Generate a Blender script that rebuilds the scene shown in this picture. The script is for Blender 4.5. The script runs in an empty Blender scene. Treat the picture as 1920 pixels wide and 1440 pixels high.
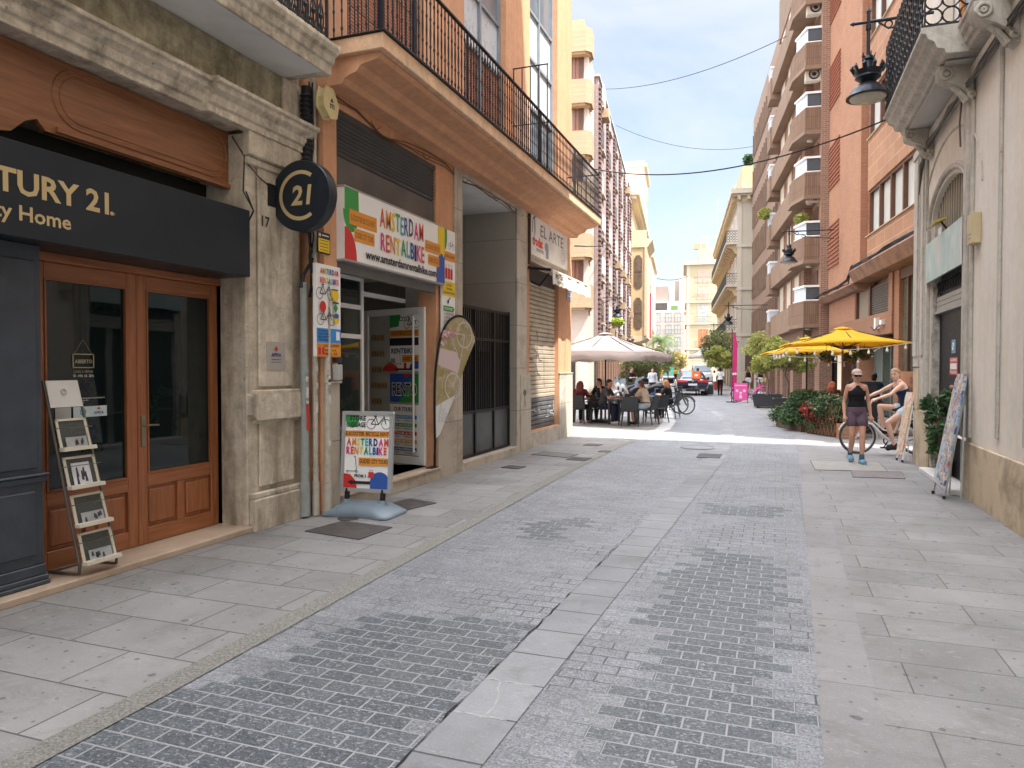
import bpy, bmesh, math, random
from mathutils import Vector, Matrix
R = math.radians
C = bpy.context.scene.collection
S = bpy.context.scene
random.seed(7)
# ---------------------------------------------------------------- camera
cam_d = bpy.data.cameras.new('camera'); cam = bpy.data.objects.new('camera', cam_d); C.objects.link(cam)
cam_d.sensor_width = 36; cam_d.lens = 1350/1920*36; cam_d.clip_end = 2000; cam_d.clip_start = .05
YAW = math.atan(495/1350); PIT = math.atan(30/1350)
cam.location = (0, 0, 1.7); cam.rotation_euler = (R(90)-PIT, 0, YAW)
S.camera = cam
S.render.resolution_x = 1024; S.render.resolution_y = 768
# ---------------------------------------------------------------- sun and sky
SUN_EL = R(62); SX, SY = .95, -.312           # horizontal direction towards the sun
sd_ = bpy.data.lights.new('sun', 'SUN'); sd_.energy = 2.0; sd_.angle = R(.5); sd_.color = (1, .965, .91)
sun = bpy.data.objects.new('sun', sd_); C.objects.link(sun)
d = Vector((SX*math.cos(SUN_EL), SY*math.cos(SUN_EL), math.sin(SUN_EL)))
sun.rotation_euler = d.to_track_quat('Z', 'Y').to_euler()
W = bpy.data.worlds.new('World'); S.world = W; W.use_nodes = True
wn = W.node_tree.nodes; wl = W.node_tree.links
bg = wn['Background']
sky = wn.new('ShaderNodeTexSky'); sky.sky_type = 'NISHITA'; sky.sun_disc = False
sky.sun_elevation = SUN_EL; sky.sun_rotation = math.atan2(SX, SY); sky.dust_density = 1.6; sky.air_density = 1.0; sky.ozone_density = 1.2
tc = wn.new('ShaderNodeTexCoord'); mp = wn.new('ShaderNodeMapping'); mp.inputs['Scale'].default_value = (1, 1, 2.6); mp.inputs['Rotation'].default_value = (0, 0, R(25))
nz = wn.new('ShaderNodeTexNoise'); nz.inputs['Scale'].default_value = 2.3; nz.inputs['Detail'].default_value = 7; nz.inputs['Roughness'].default_value = .55; nz.inputs['Distortion'].default_value = .6
rp = wn.new('ShaderNodeValToRGB'); rp.color_ramp.elements[0].position = .38; rp.color_ramp.elements[1].position = .72
rp.color_ramp.elements[0].color = (.34, .34, .34, 1); rp.color_ramp.elements[1].color = (.92, .92, .92, 1)
mx = wn.new('ShaderNodeMix'); mx.data_type = 'RGBA'; 
wl.new(tc.outputs['Generated'], mp.inputs[0]); wl.new(mp.outputs[0], nz.inputs['Vector']); wl.new(nz.outputs['Fac'], rp.inputs[0])
wl.new(rp.outputs[0], mx.inputs[0]); dim = wn.new('ShaderNodeMix'); dim.data_type = 'RGBA'; dim.blend_type = 'MULTIPLY'; dim.inputs[0].default_value = 1; dim.inputs[7].default_value = (.44, .44, .44, 1)
wl.new(sky.outputs[0], dim.inputs[6]); wl.new(dim.outputs[2], mx.inputs[6]); 
sz_ = wn.new('ShaderNodeSeparateXYZ'); wl.new(tc.outputs['Generated'], sz_.inputs[0])
mr = wn.new('ShaderNodeMapRange'); mr.interpolation_type = 'SMOOTHSTEP'; mr.inputs[1].default_value = .5; mr.inputs[2].default_value = .85; wl.new(sz_.outputs[2], mr.inputs[0])
cm = wn.new('ShaderNodeMix'); cm.data_type = 'RGBA'; cm.inputs[7].default_value = (19.5, 20, 21.2, 1)   # thin cloud low down; overhead sheet added, brightened to light the shaded street
mb_ = wn.new('ShaderNodeMapRange'); mb_.interpolation_type = 'SMOOTHSTEP'; mb_.inputs[1].default_value = .15; mb_.inputs[2].default_value = -.45; wl.new(sz_.outputs[1], mb_.inputs[0])   # low cloud behind the camera brightened to lift the shaded walls
lo = wn.new('ShaderNodeMix'); lo.data_type = 'RGBA'; lo.inputs[6].default_value = (1.52, 1.56, 1.60, 1); lo.inputs[7].default_value = (9, 9, 9, 1); wl.new(mb_.outputs[0], lo.inputs[0]); wl.new(lo.outputs[2], cm.inputs[6])
wl.new(mr.outputs[0], cm.inputs[0]); wl.new(cm.outputs[2], mx.inputs[7]); wl.new(mx.outputs[2], bg.inputs[0])
bg.inputs[1].default_value = .11
S.view_settings.view_transform = 'Standard'; S.view_settings.look = 'None'; S.view_settings.exposure = 2.6; S.view_settings.gamma = 1
S.render.engine = 'CYCLES'; S.cycles.max_bounces = 8; S.cycles.diffuse_bounces = 5
# ---------------------------------------------------------------- helpers
ANG = R(7.1)
def BW(n, s): return (n*math.cos(ANG)-s*math.sin(ANG), n*math.sin(ANG)+s*math.cos(ANG))
def WB(x, y): return (x*math.cos(ANG)+y*math.sin(ANG), -x*math.sin(ANG)+y*math.cos(ANG))
ORG = {}
def setp(o, label=None, cat=None, group=None, kind=None):
    if label: o['label'] = label
    if cat: o['category'] = cat
    if group: o['group'] = group
    if kind: o['kind'] = kind
    return o
def thing(name, label, cat, loc=(0, 0, 0), B=False, group=None, rot=0):
    o = bpy.data.objects.new(name, None); C.objects.link(o); o.empty_display_size = .2
    if B:
        x, y = BW(loc[0], loc[1]); o.location = (x, y, loc[2]); o.rotation_euler = (0, 0, ANG)
        ORG[o.name] = Vector(loc)
    elif rot:
        o.location = loc; o.rotation_euler = (0, 0, rot); ORG[o.name] = Vector((0, 0, 0))
    else:
        o.location = loc; ORG[o.name] = Vector(loc)
    return setp(o, label, cat, group)
class Fr:
    """a wall plane: axis 'x' (normal sgn*x, runs along y) or 'y' (normal sgn*y, runs along x)"""
    def __init__(s, axis, pos, sgn=1): s.a = axis; s.q = pos; s.s = sgn
    def p(s, a, z, d=0): return (s.q+s.s*d, a, z) if s.a == 'x' else (a, s.q+s.s*d, z)
FC = {}
def glyphs(txt, bold=0):
    k = (txt, bold)
    if k not in FC:
        c = bpy.data.curves.new('t', 'FONT'); c.body = txt; c.size = 1; c.offset = bold; c.resolution_u = 2; c.align_x = 'LEFT'
        o = bpy.data.objects.new('t', c); C.objects.link(o); dg = bpy.context.evaluated_depsgraph_get(); dg.update()
        m = bpy.data.meshes.new_from_object(o.evaluated_get(dg))
        V = [tuple(v.co) for v in m.vertices]; Fs = [tuple(p.vertices) for p in m.polygons]
        C.objects.unlink(o); bpy.data.objects.remove(o); bpy.data.curves.remove(c); bpy.data.meshes.remove(m)
        FC[k] = (V, Fs, min([v[0] for v in V] or [0]), max([v[0] for v in V] or [1]))
    return FC[k]
class MB:
    def __init__(s): s.v = []; s.f = []; s.mi = []; s.mats = []; s.c = 0
    def m(s, mat):
        if mat not in s.mats: s.mats.append(mat)
        s.c = s.mats.index(mat); return s
    def add(s, V, Fs):
        b = len(s.v); s.v += [tuple(v) for v in V]; s.f += [tuple(b+i for i in f) for f in Fs]; s.mi += [s.c]*len(Fs); return s
    def box(s, x0, x1, y0, y1, z0, z1):
        return s.add([(x0,y0,z0),(x1,y0,z0),(x1,y1,z0),(x0,y1,z0),(x0,y0,z1),(x1,y0,z1),(x1,y1,z1),(x0,y1,z1)],
                     [(0,3,2,1),(4,5,6,7),(0,1,5,4),(1,2,6,5),(2,3,7,6),(3,0,4,7)])
    def fbox(s, f, a0, a1, z0, z1, d0, d1):
        P = [f.p(a0,z0,d0), f.p(a1,z1,d1)]
        x = sorted((P[0][0], P[1][0])); y = sorted((P[0][1], P[1][1]))
        return s.box(x[0], x[1], y[0], y[1], z0, z1)
    def obox(s, c, size, rot):
        """box centred at c, rotated by a Matrix or euler"""
        M3 = rot if isinstance(rot, Matrix) else Matrix.Rotation(rot[2], 3, 'Z') @ Matrix.Rotation(rot[1], 3, 'Y') @ Matrix.Rotation(rot[0], 3, 'X')
        c = Vector(c); h = Vector(size)/2
        V = [c + M3 @ Vector((sx*h.x, sy*h.y, sz*h.z)) for sz in (-1, 1) for sx, sy in ((-1,-1),(1,-1),(1,1),(-1,1))]
        return s.add(V, [(0,3,2,1),(4,5,6,7),(0,1,5,4),(1,2,6,5),(2,3,7,6),(3,0,4,7)])
    def poly(s, pts): return s.add(pts, [tuple(range(len(pts)))])
    def fquad(s, f, a0, a1, z0, z1, d): return s.poly([f.p(a0,z0,d), f.p(a1,z0,d), f.p(a1,z1,d), f.p(a0,z1,d)])
    def prism(s, pts, off):
        """pts: planar 3d polygon, extruded by vector off"""
        n = len(pts); o = Vector(off); V = [Vector(p) for p in pts]
        return s.add(V + [p+o for p in V], [tuple(range(n)), tuple(range(2*n-1, n-1, -1))] + [(i, (i+1) % n, n+(i+1) % n, n+i) for i in range(n)])
    def fprism(s, f, pts, d0, d1):
        a = [f.p(p[0], p[1], d0) for p in pts]; b = f.p(0, 0, d1); c = f.p(0, 0, d0)
        return s.prism(a, Vector(b)-Vector(c))
    def tube(s, P, r, n=8, cap=True):
        P = [Vector(p) for p in P]; L = len(P); rr = r if isinstance(r, (list, tuple)) else [r]*L
        up = Vector((0, 0, 1)); V = []; prev = None
        for i, p in enumerate(P):
            t = (P[min(i+1, L-1)] - P[max(i-1, 0)]).normalized()
            if prev is None:
                a = t.cross(up)
                if a.length < .05: a = t.cross(Vector((1, 0, 0)))
            else:
                a = prev - t*prev.dot(t)
            a.normalize(); prev = a; b = t.cross(a)
            for k in range(n):
                w = 2*math.pi*(k+.5)/n; V.append(p + (a*math.cos(w)+b*math.sin(w))*rr[i])
        Fs = [(i*n+k, i*n+(k+1) % n, (i+1)*n+(k+1) % n, (i+1)*n+k) for i in range(L-1) for k in range(n)]
        if cap: Fs += [tuple(range(n-1, -1, -1)), tuple((L-1)*n+k for k in range(n))]
        return s.add(V, Fs)
    def lathe(s, prof, c=(0, 0, 0), n=12, axis=None, sx=1, sy=1):
        """prof: list (r,z). axis: optional Matrix 3x3"""
        V = []; c = Vector(c)
        for r, z in prof:
            for k in range(n):
                w = 2*math.pi*k/n; q = Vector((r*sx*math.cos(w), r*sy*math.sin(w), z))
                V.append(c + (axis @ q if axis else q))
        L = len(prof)
        Fs = [(i*n+k, i*n+(k+1) % n, (i+1)*n+(k+1) % n, (i+1)*n+k) for i in range(L-1) for k in range(n)]
        Fs += [tuple(range(n-1, -1, -1)), tuple((L-1)*n+k for k in range(n))]
        return s.add(V, Fs)
    def ball(s, c, r, n=10, m=6):
        rx, ry, rz = r if isinstance(r, (tuple, list)) else (r, r, r)
        return s.add([(c[0]+rx*math.sin(math.pi*(j+.02)/(m+.04))*math.cos(2*math.pi*k/n), c[1]+ry*math.sin(math.pi*(j+.02)/(m+.04))*math.sin(2*math.pi*k/n), c[2]+rz*math.cos(math.pi*(j+.02)/(m+.04))) for j in range(m+1) for k in range(n)],
            [(j*n+k, j*n+(k+1) % n, (j+1)*n+(k+1) % n, (j+1)*n+k) for j in range(m) for k in range(n)] + [tuple(range(n-1, -1, -1)), tuple(m*n+k for k in range(n))])
    def loft(s, rings, cap=True):
        n = len(rings[0]); L = len(rings); V = [p for r in rings for p in r]
        Fs = [(i*n+k, i*n+(k+1) % n, (i+1)*n+(k+1) % n, (i+1)*n+k) for i in range(L-1) for k in range(n)]
        if cap: Fs += [tuple(range(n-1, -1, -1)), tuple((L-1)*n+k for k in range(n))]
        return s.add(V, Fs)
    def ering(s, c, rx, ry, n=14, rot=None):
        c = Vector(c); return [c + ((rot @ Vector((rx*math.cos(2*math.pi*k/n), ry*math.sin(2*math.pi*k/n), 0))) if rot else Vector((rx*math.cos(2*math.pi*k/n), ry*math.sin(2*math.pi*k/n), 0))) for k in range(n)]
    def torus(s, c, R_, r, ax=(1, 0, 0), n=28, m=6):
        ax = Vector(ax).normalized(); q = ax.to_track_quat('Z', 'Y').to_matrix(); c = Vector(c)
        V = [c + q @ Vector(((R_+r*math.cos(2*math.pi*j/m))*math.cos(2*math.pi*i/n), (R_+r*math.cos(2*math.pi*j/m))*math.sin(2*math.pi*i/n), r*math.sin(2*math.pi*j/m))) for i in range(n) for j in range(m)]
        return s.add(V, [(i*m+j, ((i+1) % n)*m+j, ((i+1) % n)*m+(j+1) % m, i*m+(j+1) % m) for i in range(n) for j in range(m)])
    def text(s, txt, O, u, w, size, width=None, bold=.0, align='L', lift=None):
        V, Fs, x0, x1 = glyphs(txt, bold); u = Vector(u); w = Vector(w); O = Vector(O)
        sx = size if width is None else width/max(x1-x0, 1e-3)
        ox = {'L': -x0, 'C': -(x0+x1)/2, 'R': -x1}[align]
        return s.add([O + u*((x+ox)*sx) + w*(y*size) for x, y, z in V], Fs)
    def facade(s, f, a0, a1, z0, z1, holes=(), depth=.25, ends=True):
        A = sorted(set([a0, a1] + [h[0] for h in holes] + [h[1] for h in holes])); Z = sorted(set([z0, z1] + [h[2] for h in holes] + [h[3] for h in holes]))
        for i in range(len(A)-1):
            for j in range(len(Z)-1):
                ca = (A[i]+A[i+1])/2; cz = (Z[j]+Z[j+1])/2
                if A[i] < a0-1e-6 or A[i+1] > a1+1e-6: continue
                if not any(h[0] < ca < h[1] and h[2] < cz < h[3] for h in holes): s.fquad(f, A[i], A[i+1], Z[j], Z[j+1], 0)
        for h in list(holes) + ([(a0, a1, z0, z1)] if ends else []):
            q = [(h[0], h[2]), (h[1], h[2]), (h[1], h[3]), (h[0], h[3])]
            for k in range(4):
                p1, p2 = q[k], q[(k+1) % 4]; s.poly([f.p(p1[0], p1[1], 0), f.p(p2[0], p2[1], 0), f.p(p2[0], p2[1], -depth), f.p(p1[0], p1[1], -depth)])
        return s
    def build(s, name, mat=None, parent=None, bevel=0, smooth=None, world=None, seg=1):
        """mesh object; vertices are shifted by the origin of its thing"""
        me = bpy.data.meshes.new(name); o = Vector((0, 0, 0))
        if parent is not None: o = ORG.get(parent.name, o)
        elif world is not None: o = Vector(world)
        me.from_pydata([tuple(Vector(v)-o) for v in s.v], [], s.f)
        for m_ in (s.mats or [mat]): me.materials.append(m_)
        if s.mats: me.polygons.foreach_set('material_index', s.mi)
        if smooth is not None:
            me.polygons.foreach_set('use_smooth', [True]*len(me.polygons)); me.set_sharp_from_angle(angle=R(smooth))
        me.update(); me.validate()
        ob = bpy.data.objects.new(name, me); C.objects.link(ob)
        if parent is not None: ob.parent = parent; ORG[ob.name] = o
        if bevel:
            b = ob.modifiers.new('b', 'BEVEL'); b.width = bevel; b.segments = seg; b.limit_method = 'ANGLE'; b.angle_limit = R(50)
        return ob
    def solo(s, name, mat, label, cat, loc, B=False, group=None, kind=None, **k):
        ob = s.build(name, mat, None, world=loc, **k)
        if B: x, y = BW(loc[0], loc[1]); ob.location = (x, y, loc[2]); ob.rotation_euler = (0, 0, ANG)
        else: ob.location = loc
        return setp(ob, label, cat, group, kind)
    def struct(s, name, mat, **k): return setp(s.build(name, mat, None, **k), kind='structure')
def copy_tree(o, loc=None, rotz=None, label=None, group=None, parent=None):
    c = o.copy(); C.objects.link(c)
    if parent is not None: c.parent = parent
    for ch in [x for x in S.objects if x.parent == o]: copy_tree(ch, parent=c)
    if loc is not None: c.location = loc
    if rotz is not None: c.rotation_euler = (0, 0, rotz)
    if label: c['label'] = label
    if group: c['group'] = group
    return c
# ---------------------------------------------------------------- materials
def nt(name):
    m = bpy.data.materials.new(name); m.use_nodes = True; return m, m.node_tree.nodes, m.node_tree.links, m.node_tree.nodes['Principled BSDF']
def nd(n, t, **kw):
    x = n.new(t)
    for k, v in kw.items():
        if hasattr(x, k): setattr(x, k, v)
        else: x.inputs[k.replace('_', ' ')].default_value = v
    return x
def c4(c): return (c[0], c[1], c[2], 1)
def mixc(n, l, fac, a, b, mode='MIX'):
    x = n.new('ShaderNodeMix'); x.data_type = 'RGBA'; x.blend_type = mode; x.clamp_factor = True
    for i, v in ((0, fac), (6, a), (7, b)):
        if isinstance(v, bpy.types.NodeSocket): l.new(v, x.inputs[i])
        else: x.inputs[i].default_value = v if i == 0 else c4(v)
    return x.outputs[2]
def mth(n, l, op, *a):
    x = n.new('ShaderNodeMath'); x.operation = op
    for i, v in enumerate(a):
        if isinstance(v, bpy.types.NodeSocket): l.new(v, x.inputs[i])
        else: x.inputs[i].default_value = v
    return x.outputs[0]
def noise(n, l, vec, scale, detail=4, rough=.6, dist=0, d3=True):
    x = n.new('ShaderNodeTexNoise'); x.inputs['Scale'].default_value = scale; x.inputs['Detail'].default_value = detail; x.inputs['Roughness'].default_value = rough; x.inputs['Distortion'].default_value = dist
    if vec is not None: l.new(vec, x.inputs['Vector'])
    return x.outputs['Fac']
def ramp(n, l, fac, p0, p1, c0=(0, 0, 0), c1=(1, 1, 1), interp='LINEAR'):
    x = n.new('ShaderNodeValToRGB'); x.color_ramp.interpolation = interp
    x.color_ramp.elements[0].position = p0; x.color_ramp.elements[1].position = p1; x.color_ramp.elements[0].color = c4(c0); x.color_ramp.elements[1].color = c4(c1)
    l.new(fac, x.inputs[0]); return x.outputs[0]
def bump(n, l, h, strength, dist=.01, prev=None):
    x = n.new('ShaderNodeBump'); x.inputs['Strength'].default_value = strength; x.inputs['Distance'].default_value = dist; l.new(h, x.inputs['Height'])
    if prev is not None: l.new(prev, x.inputs['Normal'])
    return x.outputs[0]
def boxuv(n, l):
    """object coordinates unfolded onto walls: (along, up)"""
    tc = n.new('ShaderNodeTexCoord'); g = n.new('ShaderNodeNewGeometry'); sx = n.new('ShaderNodeSeparateXYZ'); sn = n.new('ShaderNodeSeparateXYZ')
    l.new(tc.outputs['Object'], sx.inputs[0]); l.new(g.outputs['True Normal'], sn.inputs[0])
    ax = mth(n, l, 'GREATER_THAN', mth(n, l, 'ABSOLUTE', sn.outputs[0]), .65); az = mth(n, l, 'GREATER_THAN', mth(n, l, 'ABSOLUTE', sn.outputs[2]), .7)
    u = n.new('ShaderNodeMix'); l.new(ax, u.inputs[0]); l.new(sx.outputs[0], u.inputs[2]); l.new(sx.outputs[1], u.inputs[3])
    v = n.new('ShaderNodeMix'); l.new(az, v.inputs[0]); l.new(sx.outputs[2], v.inputs[2]); l.new(sx.outputs[1], v.inputs[3])
    cb = n.new('ShaderNodeCombineXYZ'); l.new(u.outputs[0], cb.inputs[0]); l.new(v.outputs[0], cb.inputs[1]); return cb.outputs[0], tc.outputs['Object']
MC = {}
def mt(name, col, rough=.75, var=.10, sc=3., bp=.0, bs=60., metal=0., stain=None, sa=.35, ss=1.2, spec=.4, streak=0, emit=0, grime=0, coat=0):
    if name in MC: return MC[name]
    m, n, l, p = nt(name); tc = n.new('ShaderNodeTexCoord').outputs['Object']
    f = noise(n, l, tc, sc, 5)
    c = mixc(n, l, ramp(n, l, f, .3, .7), [x*(1-var) for x in col], [min(1, x*(1+var)) for x in col])
    if stain:
        mpn = n.new('ShaderNodeMapping'); l.new(tc, mpn.inputs[0]); mpn.inputs['Scale'].default_value = (1, 1, .22 if streak else 1)
        g = noise(n, l, mpn.outputs[0], ss, 7, .68, .3); c = mixc(n, l, mth(n, l, 'MULTIPLY', ramp(n, l, g, .48, .66), sa), c, stain)
    if grime:
        g1 = noise(n, l, tc, 7, 9, .75, .6); c = mixc(n, l, grime, c, mixc(n, l, ramp(n, l, g1, .36, .62), (.45, .42, .38), (1.12, 1.12, 1.12)), 'MULTIPLY')
        mq = n.new('ShaderNodeMapping'); l.new(tc, mq.inputs[0]); mq.inputs['Scale'].default_value = (9, 9, .45); c = mixc(n, l, grime*.8, c, mixc(n, l, ramp(n, l, noise(n, l, mq.outputs[0], 1, 6, .6), .35, .6), (.6, .58, .55), (1.06, 1.06, 1.06)), 'MULTIPLY')
        vo = n.new('ShaderNodeTexVoronoi'); vo.inputs['Scale'].default_value = 6; l.new(tc, vo.inputs['Vector']); pit = mth(n, l, 'LESS_THAN', mth(n, l, 'ADD', vo.outputs['Distance'], mth(n, l, 'MULTIPLY', noise(n, l, tc, 30, 2), .12)), .13); c = mixc(n, l, mth(n, l, 'MULTIPLY', pit, min(1, grime*1.2)), c, [x*.3 for x in col])
    l.new(c, p.inputs['Base Color']); p.inputs['Roughness'].default_value = rough; p.inputs['Metallic'].default_value = metal; p.inputs['Specular IOR Level'].default_value = spec
    if coat: p.inputs['Coat Weight'].default_value = coat; p.inputs['Coat Roughness'].default_value = .05
    if bp: l.new(bump(n, l, noise(n, l, tc, bs, 4, .65), bp, .01), p.inputs['Normal'])
    if rough > .2:
        rr = mth(n, l, 'MULTIPLY_ADD', noise(n, l, tc, sc*4, 3), .25, rough-.125); l.new(rr, p.inputs['Roughness'])
    if emit: p.inputs['Emission Color'].default_value = c4(col); p.inputs['Emission Strength'].default_value = emit
    MC[name] = m; return m
def brick(name, c1, c2, mortar, w=.25, h=.07, ms=.01, vary=.15, bp=.5, rough=.85, stain=None, sa=.3, off=.5, vert=False, bias=0., ss=.6, fine=.12):
    if name in MC: return MC[name]
    m, n, l, p = nt(name); uv, ob = boxuv(n, l)
    if vert:
        mpp = n.new('ShaderNodeMapping'); l.new(uv, mpp.inputs[0]); mpp.inputs['Rotation'].default_value = (0, 0, R(90)); uv = mpp.outputs[0]
    b = n.new('ShaderNodeTexBrick'); b.offset = off; l.new(uv, b.inputs['Vector']); b.inputs['Scale'].default_value = 1
    b.inputs['Brick Width'].default_value = w; b.inputs['Row Height'].default_value = h; b.inputs['Mortar Size'].default_value = ms; b.inputs['Mortar Smooth'].default_value = .2; b.inputs['Bias'].default_value = bias
    b.inputs['Color1'].default_value = c4(c1); b.inputs['Color2'].default_value = c4(c2); b.inputs['Mortar'].default_value = c4(mortar)
    f = noise(n, l, ob, 1.3, 5); c = mixc(n, l, .8, b.outputs[0], mixc(n, l, f, [1-vary]*3, [1+vary]*3), 'MULTIPLY')
    f2 = noise(n, l, ob, 30, 4); c = mixc(n, l, .8, c, mixc(n, l, f2, [1-fine]*3, [1+fine]*3), 'MULTIPLY')
    if stain: c = mixc(n, l, mth(n, l, 'MULTIPLY', ramp(n, l, noise(n, l, ob, ss, 7, .7, .3), .47, .66), sa), c, stain)
    l.new(c, p.inputs['Base Color']); p.inputs['Roughness'].default_value = rough; p.inputs['Specular IOR Level'].default_value = .25
    inv = mth(n, l, 'SUBTRACT', 1, b.outputs['Fac']); nb = bump(n, l, inv, bp, .006); l.new(bump(n, l, f2, .25, .004, nb), p.inputs['Normal'])
    MC[name] = m; return m
def wood(name, col, dark, sc=1., rough=.45, axis=2, coat=.2):
    if name in MC: return MC[name]
    m, n, l, p = nt(name); tc = n.new('ShaderNodeTexCoord').outputs['Object']; mpn = n.new('ShaderNodeMapping'); l.new(tc, mpn.inputs[0])
    s = [22*sc]*3; s[axis] = 1.3*sc; mpn.inputs['Scale'].default_value = s
    f = noise(n, l, mpn.outputs[0], 1.2, 6, .65, .8); c = mixc(n, l, ramp(n, l, f, .3, .72), dark, col)
    g = noise(n, l, tc, 1.4, 4); c = mixc(n, l, mth(n, l, 'MULTIPLY', ramp(n, l, g, .4, .8), .35), c, dark)
    l.new(c, p.inputs['Base Color']); p.inputs['Roughness'].default_value = rough; p.inputs['Coat Weight'].default_value = coat; p.inputs['Coat Roughness'].default_value = .25
    l.new(bump(n, l, f, .15, .004), p.inputs['Normal']); MC[name] = m; return m
def glass(name, col=(.012, .016, .016), rough=.03, tint=.0):
    if name in MC: return MC[name]
    m, n, l, p = nt(name); tc = n.new('ShaderNodeTexCoord').outputs['Object']
    f = noise(n, l, tc, .7, 3); l.new(mixc(n, l, f, col, [x*1.8+.004 for x in col]), p.inputs['Base Color'])
    p.inputs['Roughness'].default_value = rough; p.inputs['Specular IOR Level'].default_value = .55
    l.new(bump(n, l, noise(n, l, tc, 1.5, 2), .04, .02), p.inputs['Normal']); MC[name] = m; return m
def leafm(name, c1, c2, trans=.25):
    if name in MC: return MC[name]
    m, n, l, p = nt(name); g = n.new('ShaderNodeNewGeometry'); tc = n.new('ShaderNodeTexCoord').outputs['Object']
    c = mixc(n, l, g.outputs['Random Per Island'], c1, c2); c = mixc(n, l, .6, c, mixc(n, l, noise(n, l, tc, 2.2, 3), (.55, .55, .5), (1.4, 1.4, 1.3)), 'MULTIPLY')
    l.new(c, p.inputs['Base Color']); p.inputs['Roughness'].default_value = .5; p.inputs['Specular IOR Level'].default_value = .3
    t = n.new('ShaderNodeBsdfTranslucent'); l.new(c, t.inputs[0]); ms = n.new('ShaderNodeMixShader'); ms.inputs[0].default_value = trans
    l.new(p.outputs[0], ms.inputs[1]); l.new(t.outputs[0], ms.inputs[2]); l.new(ms.outputs[0], n['Material Output'].inputs[0]); MC[name] = m; return m
BLACK = mt('black_metal', (.012, .013, .016), .45, .2, metal=.3)
IRON = mt('iron_dark', (.02, .021, .024), .5, .2, metal=.2)
WHITE = mt('white_paint', (.72, .72, .70), .5, .05)
GREYM = mt('grey_metal', (.32, .33, .34), .4, .1, metal=.6)
DGLASS = glass('dark_glass')
def edge(pts, y):
    for (y0, x0), (y1, x1) in zip(pts, pts[1:]):
        if y0 <= y <= y1: return x0+(x1-x0)*(y-y0)/(y1-y0)
    return pts[-1][1] if y > pts[-1][0] else pts[0][1]
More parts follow.
